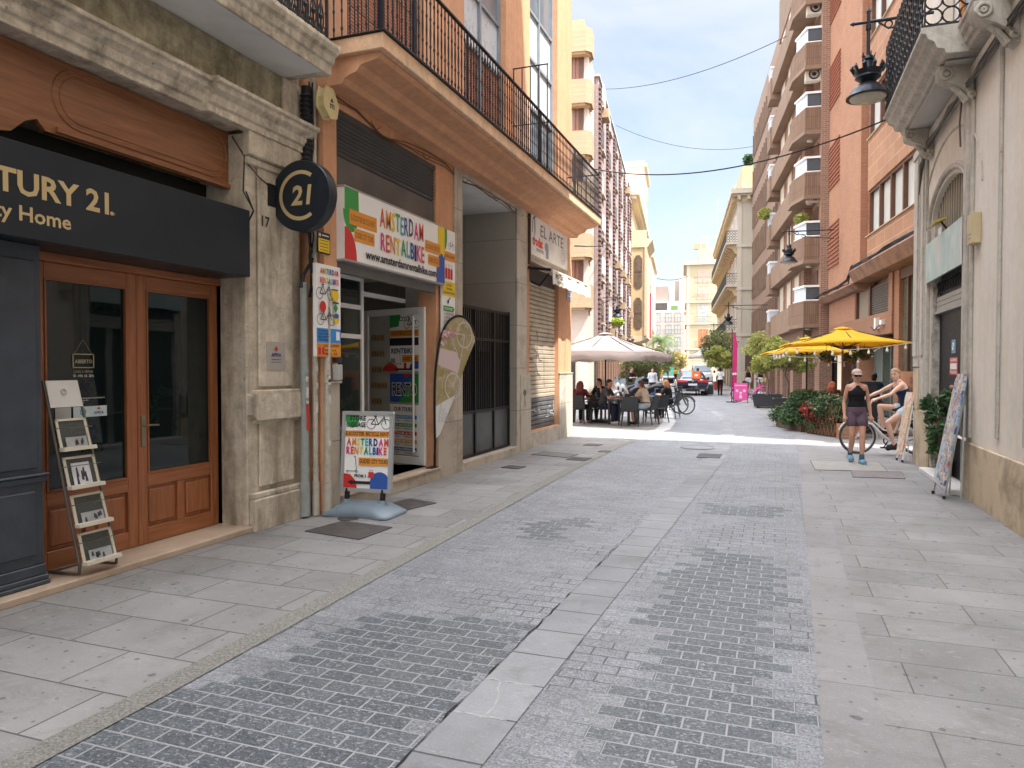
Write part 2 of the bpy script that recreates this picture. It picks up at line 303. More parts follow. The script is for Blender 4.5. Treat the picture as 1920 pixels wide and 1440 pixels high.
# ================================================================ ground
def paver_mat():
    m, n, l, p = nt('granite_pavers'); tc = n.new('ShaderNodeTexCoord').outputs['Object']; sx = n.new('ShaderNodeSeparateXYZ'); l.new(tc, sx.inputs[0])
    w, h = .204, .118
    b = n.new('ShaderNodeTexBrick'); l.new(tc, b.inputs['Vector']); b.offset = .5; b.inputs['Scale'].default_value = 1
    for k, v in (('Brick Width', w), ('Row Height', h), ('Mortar Size', .0058), ('Mortar Smooth', .3), ('Bias', 0)): b.inputs[k].default_value = v
    b.inputs['Color1'].default_value = (.8, .8, .8, 1); b.inputs['Color2'].default_value = (1.08, 1.08, 1.08, 1); b.inputs['Mortar'].default_value = (1, 1, 1, 1)
    row = mth(n, l, 'FLOOR', mth(n, l, 'DIVIDE', sx.outputs[1], h)); o2 = mth(n, l, 'MULTIPLY', mth(n, l, 'SUBTRACT', 1, mth(n, l, 'MODULO', mth(n, l, 'ABSOLUTE', row), 2)), .5)
    col = mth(n, l, 'FLOOR', mth(n, l, 'ADD', mth(n, l, 'DIVIDE', sx.outputs[0], w), o2))
    cb = n.new('ShaderNodeCombineXYZ'); l.new(mth(n, l, 'MULTIPLY', mth(n, l, 'SUBTRACT', col, o2), w), cb.inputs[0]); l.new(mth(n, l, 'MULTIPLY', row, h), cb.inputs[1])
    wn_ = n.new('ShaderNodeTexWhiteNoise'); wn_.noise_dimensions = '2D'; l.new(cb.outputs[0], wn_.inputs['Vector'])
    # patches of replaced darker stones, decided stone by stone
    sc = n.new('ShaderNodeSeparateXYZ'); l.new(cb.outputs[0], sc.inputs[0])
    tot = None
    for (cx, cy, rx, ry, a) in [(-2.2, 3.4, .60, 1.0, 1), (-2.3, 2.0, .86, .9, 1), (-.45, 3.3, .43, .55, 1), (-.46, 4.3, .34, .9, 1), (-.45, 5.5, .45, .85, 1), (-.45, 6.5, .28, .4, 1), (-.48, 8.85, .47, .33, 1), (-2.3, 7.2, .22, .5, .5)]:
        dx = mth(n, l, 'SUBTRACT', rx, mth(n, l, 'ABSOLUTE', mth(n, l, 'SUBTRACT', sc.outputs[0], cx))); dy = mth(n, l, 'SUBTRACT', ry, mth(n, l, 'ABSOLUTE', mth(n, l, 'SUBTRACT', sc.outputs[1], cy)))
        e = mth(n, l, 'MINIMUM', dx, dy)
        tot = e if tot is None else mth(n, l, 'MAXIMUM', tot, e)
    nn = noise(n, l, cb.outputs[0], 1.7, 2); pat = mth(n, l, 'ADD', tot, mth(n, l, 'MULTIPLY', mth(n, l, 'SUBTRACT', nn, .5), .7)); pat = mth(n, l, 'ADD', pat, mth(n, l, 'MULTIPLY', mth(n, l, 'SUBTRACT', wn_.outputs[0], .5), .10))
    pat = ramp(n, l, pat, .0, .03)
    base = mixc(n, l, wn_.outputs[0], (.162, .168, .178), (.228, .234, .245)); dark = mixc(n, l, wn_.outputs[0], (.055, .065, .073), (.085, .097, .105))
    wear = ramp(n, l, noise(n, l, tc, .45, 4), .35, .7); base = mixc(n, l, mth(n, l, 'MULTIPLY', wear, .45), base, (.155, .16, .17))
    c = mixc(n, l, mth(n, l, 'MULTIPLY', pat, .9), base, dark)
    grain = noise(n, l, tc, 95, 3, .7); grain2 = noise(n, l, tc, 30, 3, .6); mpn = n.new('ShaderNodeMapping'); mpn.inputs['Scale'].default_value = (38, 62, 1); l.new(tc, mpn.inputs[0]); chis = noise(n, l, mpn.outputs[0], 1, 3, .6, .8)
    c = mixc(n, l, .9, c, mixc(n, l, ramp(n, l, grain, .35, .66), (.42, .42, .43), (1.6, 1.6, 1.62)), 'MULTIPLY')
    c = mixc(n, l, mth(n, l, 'MULTIPLY', ramp(n, l, chis, .56, .63), mth(n, l, 'MULTIPLY_ADD', noise(n, l, tc, 1.7, 3), .8, .12)), c, (.40, .415, .43)); c = mixc(n, l, mth(n, l, 'MULTIPLY', ramp(n, l, noise(n, l, tc, .9, 7, .7, .6), .5, .75), .35), c, (.13, .135, .125))
    joint = mixc(n, l, ramp(n, l, noise(n, l, tc, 1.1, 4), .42, .6), (.07, .07, .07), (.27, .275, .28)); joint = mixc(n, l, pat, joint, (.30, .305, .31))
    c = mixc(n, l, b.outputs['Fac'], c, joint)
    l.new(c, p.inputs['Base Color'])
    l.new(mth(n, l, 'MULTIPLY_ADD', grain2, .35, .36), p.inputs['Roughness']); p.inputs['Specular IOR Level'].default_value = .45
    inv = mth(n, l, 'SUBTRACT', 1, b.outputs['Fac']); nb = bump(n, l, inv, .55, .006)
    tilt = bump(n, l, mth(n, l, 'MULTIPLY', wn_.outputs[0], inv), .25, .006, nb); l.new(bump(n, l, mth(n, l, 'ADD', chis, grain2), .45, .006, tilt), p.inputs['Normal'])
    return m
def slab_mat(name, w, h, off, c0, c1, gum=True, rot=0, joint=(.09, .09, .09), ms=.005):
    m, n, l, p = nt(name); tc = n.new('ShaderNodeTexCoord').outputs['Object']; mpn = n.new('ShaderNodeMapping'); l.new(tc, mpn.inputs[0]); mpn.inputs['Rotation'].default_value = (0, 0, rot); v = mpn.outputs[0]
    b = n.new('ShaderNodeTexBrick'); l.new(v, b.inputs['Vector']); b.offset = off; b.inputs['Scale'].default_value = 1
    for k, q in (('Brick Width', w), ('Row Height', h), ('Mortar Size', ms), ('Mortar Smooth', .2), ('Bias', 0)): b.inputs[k].default_value = q
    b.inputs['Color1'].default_value = c4(c0); b.inputs['Color2'].default_value = c4(c1); b.inputs['Mortar'].default_value = c4(joint)
    big = noise(n, l, tc, .7, 6, .65, .4); c = mixc(n, l, .85, b.outputs[0], mixc(n, l, ramp(n, l, big, .3, .7), (.66, .655, .645), (1.18, 1.18, 1.17)), 'MULTIPLY')
    gr = noise(n, l, tc, 160, 3, .75); c = mixc(n, l, .8, c, mixc(n, l, gr, (.45, .45, .45), (1.55, 1.55, 1.55)), 'MULTIPLY')
    mp2 = n.new('ShaderNodeMapping'); mp2.inputs['Scale'].default_value = (9, 26, 1); l.new(tc, mp2.inputs[0]); fl = noise(n, l, mp2.outputs[0], 1, 4, .7, 1.2)
    c = mixc(n, l, mth(n, l, 'MULTIPLY', ramp(n, l, fl, .6, .68), .3), c, (.45, .43, .41))
    dirt = ramp(n, l, noise(n, l, tc, 3.2, 8, .72, .5), .52, .72); c = mixc(n, l, mth(n, l, 'MULTIPLY', dirt, .55), c, (.115, .108, .10))
    if gum:
        for sc, th, seed in ((2.9, .066, 0), (5.4, .085, 3.3), (9, .10, 7.7)):
            mp3 = n.new('ShaderNodeMapping'); mp3.inputs['Location'].default_value = (seed, seed, 0); l.new(tc, mp3.inputs[0])
            vv = n.new('ShaderNodeTexVoronoi'); vv.inputs['Scale'].default_value = sc; vv.inputs['Randomness'].default_value = 1; l.new(mp3.outputs[0], vv.inputs['Vector'])
            wob = mth(n, l, 'MULTIPLY', mth(n, l, 'SUBTRACT', noise(n, l, tc, 18, 2), .5), .07)
            g = mth(n, l, 'LESS_THAN', mth(n, l, 'ADD', vv.outputs['Distance'], wob), th)
            c = mixc(n, l, mth(n, l, 'MULTIPLY', g, .6), c, (.045, .047, .055))
    l.new(c, p.inputs['Base Color']); l.new(mth(n, l, 'MULTIPLY_ADD', big, .3, .5), p.inputs['Roughness']); p.inputs['Specular IOR Level'].default_value = .35
    inv = mth(n, l, 'SUBTRACT', 1, b.outputs['Fac']); l.new(bump(n, l, gr, .25, .003, bump(n, l, inv, .5, .004)), p.inputs['Normal'])
    return m
M_pav = paver_mat()
M_slabL = slab_mat('slabs_left', .82, .46, .40, (.200, .195, .190), (.262, .256, .249), rot=0, joint=(.075, .072, .068), ms=.006)
M_slabR = slab_mat('slabs_right', 1.25, .42, .45, (.208, .202, .200), (.252, .245, .242), joint=(.09, .086, .084), ms=.0045)
M_strip = slab_mat('slabs_strip', .8, .40, 0, (.205, .211, .22), (.27, .276, .285), gum=False, joint=(.07, .07, .07), ms=.007)
M_kerbL = mt('kerb_rough', (.215, .207, .185), .85, .5, 75, .9, 130)
M_kerbR = slab_mat('kerb_right', 1.1, 1.05, 0, (.222, .212, .211), (.250, .238, .237), rot=0, joint=(.16, .15, .15))
M_base = mt('far_ground', (.28, .275, .27), .85, .1, 1.5)
EL = [(-12, -2.8), (3, -2.95), (11.7, -3.14), (15.5, -3.12), (18, -2.95), (20, -2.72), (23, -2.95), (27, -3.6), (34, -4.7), (60, -8.2), (140, -18)]
ER = [(-12, .1), (3, .2), (14.3, .42), (19, .45), (22, .2), (27, -.45), (34, -1.4), (60, -4.9), (140, -14)]
ES = [(-12, -1.45), (2.7, -1.33), (13.8, -1.04), (18.5, -1.10), (22, -1.32), (25, -1.62), (30, -2.45), (34, -3.5), (45, -5.0), (60, -7), (140, -16.5)]
def ribbon(fl, fr, z, y0=-12, y1=140, fine=.5):
    mb = MB(); ys = []; y = y0
    while y < y1: ys.append(y); y += fine if y < 40 else 5
    ys.append(y1); V = [(fl(y), y, z) for y in ys] + [(fr(y), y, z) for y in ys]; k = len(ys)
    mb.add(V, [(i, k+i, k+i+1, i+1) for i in range(k-1)]); return mb
eL = lambda y: edge(EL, y); eR = lambda y: edge(ER, y); eS = lambda y: edge(ES, y)
g = MB(); g.poly([(-400, -60, 0), (400, -60, 0), (400, 700, 0), (-400, 700, 0)]); g.struct('ground', M_base)
ribbon(lambda y: eL(y)-.02, lambda y: eR(y)+.02, .004).struct('road', M_pav)
ribbon(lambda y: -5.6 if y < 17.5 else -30, lambda y: eL(y)-(.17 if y < 17 else .34), .008).struct('pavement_left', M_slabL)
ribbon(lambda y: eR(y)+.28, lambda y: 3.2 if y < 14.5 else 14, .008).struct('pavement_right', M_slabR)
ribbon(lambda y: eR(y), lambda y: eR(y)+.28, .010).struct('kerb_right', M_kerbR)
ribbon(lambda y: eL(y)-.17, eL, .010, -12, 17).struct('kerb_left', M_kerbL)
ribbon(lambda y: eL(y)-.38, eL, .012, 17, 140).struct('kerb_curve', slab_mat('kerb_pale', .9, .8, 0, (.46, .455, .45), (.52, .51, .50), gum=False))
ribbon(lambda y: eS(y)-.165, lambda y: eS(y)+.165, .010).struct('drain_strip', M_strip)
random.seed(4); cr = MB(); pts = []; y = 1.
while y < 7.6: pts.append((eS(y)-.17+random.uniform(-.010, .010), y, random.uniform(-.002, .012)*(1.3-y/9))); y += .09
cr.add([(a-w, b, .0135) for a, b, w in pts] + [(a+w*.6, b, .0135) for a, b, w in pts], [(i, i+1, len(pts)+i+1, len(pts)+i) for i in range(len(pts)-1)])
cr.struct('road_crack', mt('crack_dark', (.02, .02, .02), .95))
# mortar repairs on the broken strip stone
rp_ = MB()
for pl, w in (([(-1.47, 3.60), (-1.43, 3.607), (-1.38, 3.595), (-1.33, 3.603), (-1.28, 3.597), (-1.2, 3.602)], .010), ([(-1.38, 3.58), (-1.365, 3.50), (-1.34, 3.46), (-1.32, 3.38), (-1.31, 3.30), (-1.315, 3.22)], .008), ([(-1.48, 3.20), (-1.43, 3.197), (-1.38, 3.205), (-1.33, 3.195), (-1.28, 3.203), (-1.2, 3.198)], .014)):
    V = []; 
    for x, y in pl: a = random.uniform(.25, 1.2)*w*.75; V += [(x-(a if w < .009 else 0), y-(0 if w < .009 else a), .0112), (x+(a*1.2 if w < .009 else 0), y+(0 if w < .009 else a), .0112)]
    rp_.add(V, [(2*i, 2*i+2, 2*i+3, 2*i+1) for i in range(len(pl)-1)])
rp_.struct('mortar_repair', mt('mortar_pale', (.33, .33, .325), .9, .2, 30))
# ---- covers set in the ground
M_cov = mt('cover_iron', (.085, .075, .07), .6, .25, 8, .3, 120, metal=.35)
def cover(name, label, pts, bars=0, mat=None, frame=True):
    mb = MB(); n_ = len(pts); c = (sum(p[0] for p in pts)/n_, sum(p[1] for p in pts)/n_)
    mb.m(mat or M_cov).prism([(x, y, .009) for x, y in pts], (0, 0, .007))
    if frame:
        mb.m(mt('cover_frame', (.05, .048, .045), .6, .2))
        for i in range(n_): mb.tube([(pts[i][0], pts[i][1], .013), (pts[(i+1) % n_][0], pts[(i+1) % n_][1], .013)], .006, 4)
    if bars:
        mb.m(mt('cover_slot', (.01, .01, .01), .9))
        for i in range(bars):
            t = (i+.5)/bars
            a = [pts[0][k]*(1-t)+pts[1][k]*t for k in (0, 1)]; b = [pts[3][k]*(1-t)+pts[2][k]*t for k in (0, 1)]
            a2 = [a[k]*.9+b[k]*.1 for k in (0, 1)]; b2 = [a[k]*.1+b[k]*.9 for k in (0, 1)]
            mb.tube([(a2[0], a2[1], .0145), (b2[0], b2[1], .0145)], .006, 4)
    mb.solo(name, None, label, 'manhole cover', (c[0], c[1], 0))
cover('manhole_cover', 'large dark rectangular iron cover in left pavement just in front of grey sign base', [(-4.56, 6.22), (-3.84, 6.1), (-3.80, 6.68), (-4.47, 6.78)])
cover('manhole_cover', 'wide grey cover in left pavement nearest the doorway with roller shutter', [(-4.47, 13.3), (-3.68, 13.05), (-3.62, 13.62), (-4.40, 13.85)], mat=mt('cover_grey', (.13, .13, .125), .7, .2, 9))
cover('drain_grate', 'small slotted grate right of the wide grey cover in left pavement', [(-3.62, 12.75), (-3.25, 12.7), (-3.22, 13.12), (-3.6, 13.16)], 7)
cover('manhole_cover', 'small square cover in left pavement before the black gate', [(-4.36, 11.36), (-4.04, 11.3), (-4.0, 11.6), (-4.33, 11.68)])
cover('manhole_cover', 'small far cover in left pavement near the sunlit corner', [(-3.95, 15.3), (-3.6, 15.25), (-3.58, 15.6), (-3.93, 15.66)])
cover('manhole_cover', 'tiny cover beside the kerb in left pavement', [(-3.36, 14.2), (-3.16, 14.17), (-3.14, 14.4), (-3.34, 14.43)])
cover('manhole_cover', 'dark cover behind the grey sign base by the shop step', [(-4.55, 7.62), (-4.12, 7.5), (-3.98, 8.1), (-4.42, 8.22)])
cover('manhole_cover', 'grey rectangular cover in right pavement in front of the walking woman', [(1.13, 12.25), (1.86, 12.33), (1.93, 13.12), (1.17, 13.0)], 0, mt('cover_r', (.17, .15, .145), .65, .2, 8))
cover('stone_hatch', 'pale stone hatch framed by dark joints under the feet of the walking woman', [(.62, 12.9), (1.72, 13.1), (1.74, 14.4), (.60, 14.2)], mat=mt('hatch', (.27, .258, .235), .8, .12, 4))
cover('drain_grate', 'iron drain grate set in the middle strip of the road', [(-1.40, 13.95), (-.98, 13.95), (-.98, 14.6), (-1.40, 14.6)], 9, mt('grate', (.1, .1, .1), .7))
cv = MB(); cv.m(mt('cover_pale', (.22, .22, .23), .7, .15, 6)).lathe([(.36, .008), (.36, .017), (.33, .018), (.33, .014), (.30, .014), (.29, .018), (.0, .018)], (-1.55, 15.7, 0), 36)
cv.solo('manhole_cover', None, 'round manhole cover in the road just beyond the drain grate', 'manhole cover', (-1.55, 15.7, 0), smooth=40)
cv = MB(); cv.m(M_cov).lathe([(.12, .008), (.12, .015), (0, .015)], (-4.5, 6.93, 0), 24); cv.solo('manhole_cover', None, 'small round cover between the drainpipes and the grey sign base', 'manhole cover', (-4.5, 6.93, 0))
# ================================================================ left: stone building number 17
STONE = mt('limestone', (.61, .545, .445), .8, .16, 2.2, .5, 45, stain=(.24, .20, .15), sa=.8, ss=2.6, streak=1, grime=.5)
STONE_L = mt('limestone_light', (.68, .61, .50), .8, .14, 2.5, .5, 45, stain=(.28, .25, .20), sa=.8, ss=3.2, grime=.6)
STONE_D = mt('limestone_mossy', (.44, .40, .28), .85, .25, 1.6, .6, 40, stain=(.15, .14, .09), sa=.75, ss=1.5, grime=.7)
PLAST = mt('soffit_plaster', (.70, .70, .69), .85, .06, 1, stain=(.4, .38, .34), sa=.3)
WD = wood('door_wood', (.42, .155, .058), (.21, .07, .024), 1, .42)
WDH = wood('door_wood_h', (.42, .155, .058), (.21, .07, .024), 1, .42, axis=1)
WDF = wood('fascia_wood', (.37, .155, .065), (.19, .075, .03), .8, .5, axis=1)
GOLD = mt('gold_letters', (.56, .43, .22), .45, .04, metal=.15)
NAVY = mt('navy_sign', (.012, .018, .025), .38, .2, 1.5)
SLATE = mt('slate_paint', (.045, .056, .072), .5, .22, 5, .2, 40, stain=(.02, .022, .025), sa=.5)
b17 = thing('stone_building', 'old limestone building on the left with brown wooden double doors and dark sign band', 'building', (-5.1, 3.4, 0))
f = Fr('x', -5.1)
w = MB(); w.m(STONE)
w.facade(f, -40, 6.9, 4.36, 16, [(4.3, 5.5, 6.0, 8.6)], .3)
w.fbox(f, 6.0, 6.9, 0, 4.1, -.6, .0)                     # pier
w.fbox(f, 6.16, 6.72, 1.5, 3.9, 0, .035); w.fbox(f, 6.16, 6.72, .45, 1.15, 0, .035)
w.fbox(f, 6.02, 6.9, 0, .34, 0, .09); w.fbox(f, 6.02, 6.9, .34, .40, 0, .065)
w.fprism(f, [(6.04, 1.17), (6.86, 1.17), (6.90, 1.22), (6.90, 1.42), (6.00, 1.42), (6.00, 1.22)], 0, .10)
w.fbox(f, 6.06, 6.84, 1.42, 1.47, 0, .07); w.fbox(f, 6.06, 6.84, 1.12, 1.17, 0, .06)
w.fbox(f, 5.96, 6.86, 3.86, 4.12, 0, .10); w.fbox(f, 5.98, 6.88, 3.78, 3.86, 0, .06)
w.box(-5.75, -5.45, 6.09, 6.2, .06, 3.0)
w.fbox(f, -40, 6.0, 4.13, 4.36, -.3, -.0)
w.box(-15, -5.8, -40, 6.9, 3.3, 16); w.box(-15, -5.8, 6.0, 6.9, 0, 3.3)
w.build('wall', None, b17, bevel=.012)
cn = MB(); cn.m(STONE_L)
for a0, a1, o in ((-40, 5.35, 0), (5.35, 6.9, .07)):
    prof = [(0, 4.10), (.05+o, 4.10), (.05+o, 4.17), (.08+o, 4.18), (.10+o, 4.25), (.16+o, 4.30), (.16+o, 4.34), (.20+o, 4.35), (.20+o, 4.39), (0, 4.42)]
    cn.prism([(-5.1+d_, a0, z) for d_, z in prof], (0, a1-a0, 0))
cn.build('cornice', None, b17, bevel=.006)
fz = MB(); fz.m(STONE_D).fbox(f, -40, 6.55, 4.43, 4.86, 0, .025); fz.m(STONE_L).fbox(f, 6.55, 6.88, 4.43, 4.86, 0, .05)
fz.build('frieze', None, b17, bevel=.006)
bs = MB(); bs.m(PLAST).box(-5.1, -4.58, -7, 6.60, 4.87, 4.9)
bs.m(STONE_L).prism([(-5.1, -7, 4.895), (-4.56, -7, 4.87), (-4.55, -7, 4.97), (-4.52, -7, 4.98), (-4.50, -7, 5.05), (-4.46, -7, 5.07), (-4.44, -7, 5.12), (-4.44, -7, 5.16), (-5.1, -7, 5.16)], (0, 13.72, 0))
bs.build('balcony_slab', None, b17, bevel=.006)
br = MB(); br.m(IRON); y = 2.2
br.tube([(-4.52, 2, 5.24), (-4.52, 6.6, 5.24)], .012, 4); br.tube([(-4.52, 2, 6.15), (-4.52, 6.6, 6.15)], .02, 6); br.tube([(-4.52, 6.6, 5.16), (-4.52, 6.6, 6.2)], .02, 6)
while y < 6.6:
    br.tube([(-4.52, y, 5.2), (-4.52, y, 5.36), (-4.52, y, 5.4), (-4.52, y, 5.44), (-4.52, y, 6.1)], [.012, .012, .03, .012, .016], 6)
    for s_ in (-1, 1):
        br.tube([(-4.52, y+s_*.05*math.sin(t/5*math.pi), 5.2+.36*t/5) for t in range(6)], .008, 4)
        br.torus((-4.52, y+.045*s_, 5.28), .03, .007, (1, 0, 0), 8, 4)
    y += .13
y = -5.0
while y < -4.55: br.tube([(y, 6.6, 5.2), (y, 6.6, 6.1)], .012, 5); y += .12
br.build('balcony_railing', None, b17, smooth=40)
st = MB(); st.m(mt('step_stone', (.45, .35, .26), .55, .12, 3, .2, 60, stain=(.2, .15, .1), sa=.4)).box(-5.9, -5.055, -7, 6.27, .006, .065); st.build('door_step', None, b17, bevel=.008)
# wooden doors
dp = -5.47
fr = MB(); fr.m(WD); fr.box(-5.56, dp+.05, 3.9, 4.0, .066, 2.62); fr.box(-5.56, dp+.05, 6.0, 6.09, .066, 2.62); fr.m(WDH); fr.box(-5.56, dp+.05, 4.0, 6.0, 2.55, 2.62)
fr.build('door_frame', None, b17, bevel=.008)
for k, (y0, y1) in enumerate(((4.0, 4.985), (4.99, 6.0))):
    dr = MB(); s = .105; gz = .70+.02*k
    dr.m(WD).box(dp-.05, dp, y0, y0+s, .07, 2.55); dr.box(dp-.05, dp, y1-s, y1, .07, 2.55)
    dr.m(WDH).box(dp-.049, dp-.001, y0+s, y1-s, 2.42, 2.549); dr.box(dp-.049, dp-.001, y0+s, y1-s, gz-.12, gz); dr.box(dp-.049, dp-.001, y0+s, y1-s, .071, .22)
    dr.m(WD).box(dp-.048, dp-.004, (y0+y1)/2-.045, (y0+y1)/2+.045, .22, gz-.12)
    dr.box(dp-.045, dp-.03, y0+s, y1-s, .22, gz-.12)
    dd = dr.build('door', None, b17, bevel=.006)
    for a, b in ((y0+s, (y0+y1)/2-.045), ((y0+y1)/2+.045, y1-s)):
        pn = MB(); pn.m(WD).box(dp-.034, dp-.008, a+.03, b-.03, .25, gz-.15); pn.build('door_panel', None, dd, bevel=.018)
    bd = MB(); bd.m(WDH)
    for z in (gz, 2.405): bd.box(dp-.02, dp+.008, y0+s, y1-s, z, z+.015)
    bd.m(WD); bd.box(dp-.02, dp+.008, y0+s, y0+s+.015, gz+.015, 2.405); bd.box(dp-.02, dp+.008, y1-s-.015, y1-s, gz+.015, 2.405); bd.build('glazing_bead', None, dd)
    gl = MB(); gl.m(glass('door_glass', (.003, .007, .007), .02)).box(dp-.03, dp-.022, y0+s, y1-s, gz, 2.42); gl.build('glass', None, dd)
    if k:
        h = MB(); h.m(mt('brass_old', (.30, .27, .2), .35, .1, metal=.8)).box(dp, dp+.012, y0+.03, y0+.075, .98, 1.26); h.tube([(dp+.01, y0+.052, 1.17), (dp+.06, y0+.052, 1.17), (dp+.065, y0+.07, 1.175), (dp+.06, y0+.18, 1.17)], .009, 6); h.build('handle', None, dd, smooth=40)
pl = MB(); pl.m(SLATE).box(-5.5, -5.2, 3.4, 3.88, .22, 2.62); pl.box(-5.4, -5.185, 3.45, 3.83, .95, 2.5); pl.box(-5.4, -5.18, 3.38, 3.9, .84, .89); pl.box(-5.4, -5.165, 3.36, 3.91, .89, .91)
pl.box(-5.4, -5.185, 3.47, 3.81, .30, .78); pl.box(-5.5, -5.17, 3.37, 3.91, .066, .10); pl.box(-5.5, -5.18, 3.38, 3.90, .10, .14); pl.box(-5.5, -5.19, 3.39, 3.89, .14, .22)
pl.build('pilaster', None, b17, bevel=.008)
dk = MB(); dk.m(WD).box(-5.7, -5.5, -7, 3.4, .066, 2.6); dk.m(mt('dark_recess', (.03, .03, .028), .9)).box(-5.79, -5.6, -7, 6.09, 2.55, 3.6); dk.build('shop_front', None, b17)
wf = MB(); wf.m(WDF)
# carved fascia: board with cut shape, stadium moulding
yy = [-3, 3.2, 3.65, 3.72, 4.02, 4.1]; zz = [3.62, 3.62, 3.62, 3.50, 3.50, 3.62]
top = 4.12
bottom = [(-3, 3.42), (3.62, 3.42), (3.75, 3.45), (3.86, 3.56), (3.95, 3.60), (4.02, 3.53), (4.14, 3.53), (6.0, 3.54)]
wf.prism([(-5.36, a, b) for a, b in bottom] + [(-5.36, 6.0, top), (-5.36, -3, top)], (.05, 0, 0))
def stadium(y0, y1, z0, z1, n=10):
    r = (z1-z0)/2; zc = (z0+z1)/2; P = [(y0+r+r*math.cos(math.pi/2+math.pi*i/n), zc+r*math.sin(math.pi/2+math.pi*i/n)) for i in range(n+1)]
    P += [(y1-r+r*math.cos(-math.pi/2+math.pi*i/n), zc+r*math.sin(-math.pi/2+math.pi*i/n)) for i in range(n+1)]; return P
P = stadium(4.08, 5.98, 3.62, 4.08); wf.tube([(-5.31, a, b) for a, b in P+P[:1]], .014, 6, cap=False)
P = stadium(4.14, 5.92, 3.67, 4.03); wf.tube([(-5.31, a, b) for a, b in P+P[:1]], .009, 6, cap=False); wf.prism([(-5.31, a, b) for a, b in P], (.006, 0, 0))
wf.fbox(Fr('x', -5.31), 4.1, 6.0, 3.545, 3.585, 0, .03)
wf.build('wooden_fascia', None, b17, smooth=40)
# ---- signs on building 17
sg = thing('shop_sign', 'long dark sign band with gold estate agency lettering above the wooden doors', 'sign', (-5.0, 3.5, 2.62))
s = MB(); s.m(NAVY).box(-5.42, -5.0, -6, 5.95, 2.62, 3.29); s.build('sign_board', None, sg, bevel=.006)
s = MB(); s.m(GOLD); U = (0, 1, 0); Z = (0, 0, 1)
s.text('CENTURY 21', (-4.996, 4.305, 2.925), U, Z, .232, width=1.38, bold=.028, align='R'); s.text('.', (-4.996, 4.315, 2.925), U, Z, .2, bold=.02)
s.text('City Home', (-4.996, 3.975, 2.74), U, Z, .150, width=.72, bold=.018, align='R'); s.torus((-4.996, 4.35, 2.935), .009, .002, n=10, m=4)
s.build('lettering', None, sg)
rs = thing('projecting_sign', 'round dark sign with gold ring and number projecting from the stone pier', 'sign', (-4.75, 6.5, 3.52))
s = MB(); s.m(NAVY); q = Matrix.Rotation(R(90), 3, 'X'); cc = (-4.75, 6.5, 3.53); Rr = .375
s.lathe([(Rr*.97, -.07), (Rr, -.06), (Rr, .06), (Rr*.97, .07)], cc, 40, q); s.build('disc', None, rs, smooth=40)
s = MB(); s.m(GOLD)
def arc(cx, cz, r0, r1, a0, a1, y, n=26):
    V = [];
    for i in range(n+1):
        a = R(a0+(a1-a0)*i/n)
        for r in (r0, r1): V.append((cx+r*math.cos(a), y, cz+r*math.sin(a)))
    return V, [(2*i, 2*i+1, 2*i+3, 2*i+2) for i in range(n)]
s.add(*arc(cc[0], cc[2], .225, .265, 55, 305, 6.5-.0725)); s.text('21', (cc[0]+.005, 6.5-.0725, cc[2]-.095), (1, 0, 0), (0.12, 0, 1), .28, bold=.03, align='C'); s.build('emblem', None, rs)
s = MB(); s.m(IRON).box(-5.08, -5.06, 6.3, 6.6, 3.42, 3.66); s.tube([(-5.07, 6.5, 3.58), (-5.12+.05, 6.5, 3.58)], .02); s.tube([(-5.08, 6.5, 3.57), (-4.9, 6.5, 3.55)], .018, 6); s.build('bracket', None, rs)
n = MB(); n.m(mt('number_dark', (.06, .055, .05), .7)).text('17', (-5.06, 6.2, 3.19), U, Z, .15, bold=.03); n.solo('house_number', None, 'dark house number 17 on the stone pier', 'number', (-5.06, 6.2, 3.19))
pq = thing('wall_plaque', 'small clear plaque with red and blue emblem on the stone pier', 'plaque', (-5.05, 6.4, 1.8))
s = MB(); s.m(mt('plaque_clear', (.40, .37, .33), .2, .05)).box(-5.064, -5.055, 6.26, 6.56, 1.68, 1.98); s.build('plate', None, pq)
s = MB(); s.m(mt('logo_red', (.45, .06, .03), .5)).prism([(-5.054, 6.38, 1.9), (-5.054, 6.41, 1.94), (-5.054, 6.44, 1.9), (-5.054, 6.41, 1.875)], (.002, 0, 0)); s.m(mt('logo_blue', (.02, .04, .2), .5)).text('APIVA', (-5.053, 6.41, 1.82), U, Z, .06, bold=.03, align='C'); s.box(-5.054, -5.052, 6.33, 6.49, 1.79, 1.795); s.box(-5.054, -5.052, 6.33, 6.49, 1.76, 1.765); s.build('emblem', None, pq)
# stickers and notices on the door glass
PL = mt('notice_white', (.5, .52, .5), .6); x = dp-.018
s = MB(); s.m(mt('notice_gold', (.35, .31, .2), .5)); z0, z1, y0, y1 = 1.70, 1.82, 4.36, 4.56
for a in ((y0, y1, z1-.008, z1), (y0, y1, z0, z0+.008), (y0, y0+.008, z0, z1), (y1-.008, y1, z0, z1)): s.box(x, x+.004, *a)
s.text('ABIERTO', (x+.003, 4.46, 1.74), U, Z, .045, bold=.03, width=.165, align='C'); s.tube([(x, 4.38, 1.82), (x, 4.46, 1.94), (x, 4.54, 1.82)], .0012, 3)
s.text('LUNES A VIERNES', (x+.003, 4.46, 1.66), U, Z, .03, width=.18, align='C'); s.m(PL).text('10 - 14 h  16 - 20 h', (x+.003, 4.46, 1.625), U, Z, .03, bold=.03, width=.19, align='C')
s.solo('open_notice', None, 'gold framed opening hours notice hung behind the left wooden door glass', 'notice', (x, 4.46, 1.7))
s = MB(); s.m(PL); 
for i, t_ in enumerate(('AGENCIA INMOBILIARIA INDEPENDIENTE', 'CON OFICINA EN', 'CADA PAIS')): s.text(t_, (x+.003, 4.36, 1.44-i*.018), U, Z, .014, bold=.02, width=(.30, .14, .1)[i])
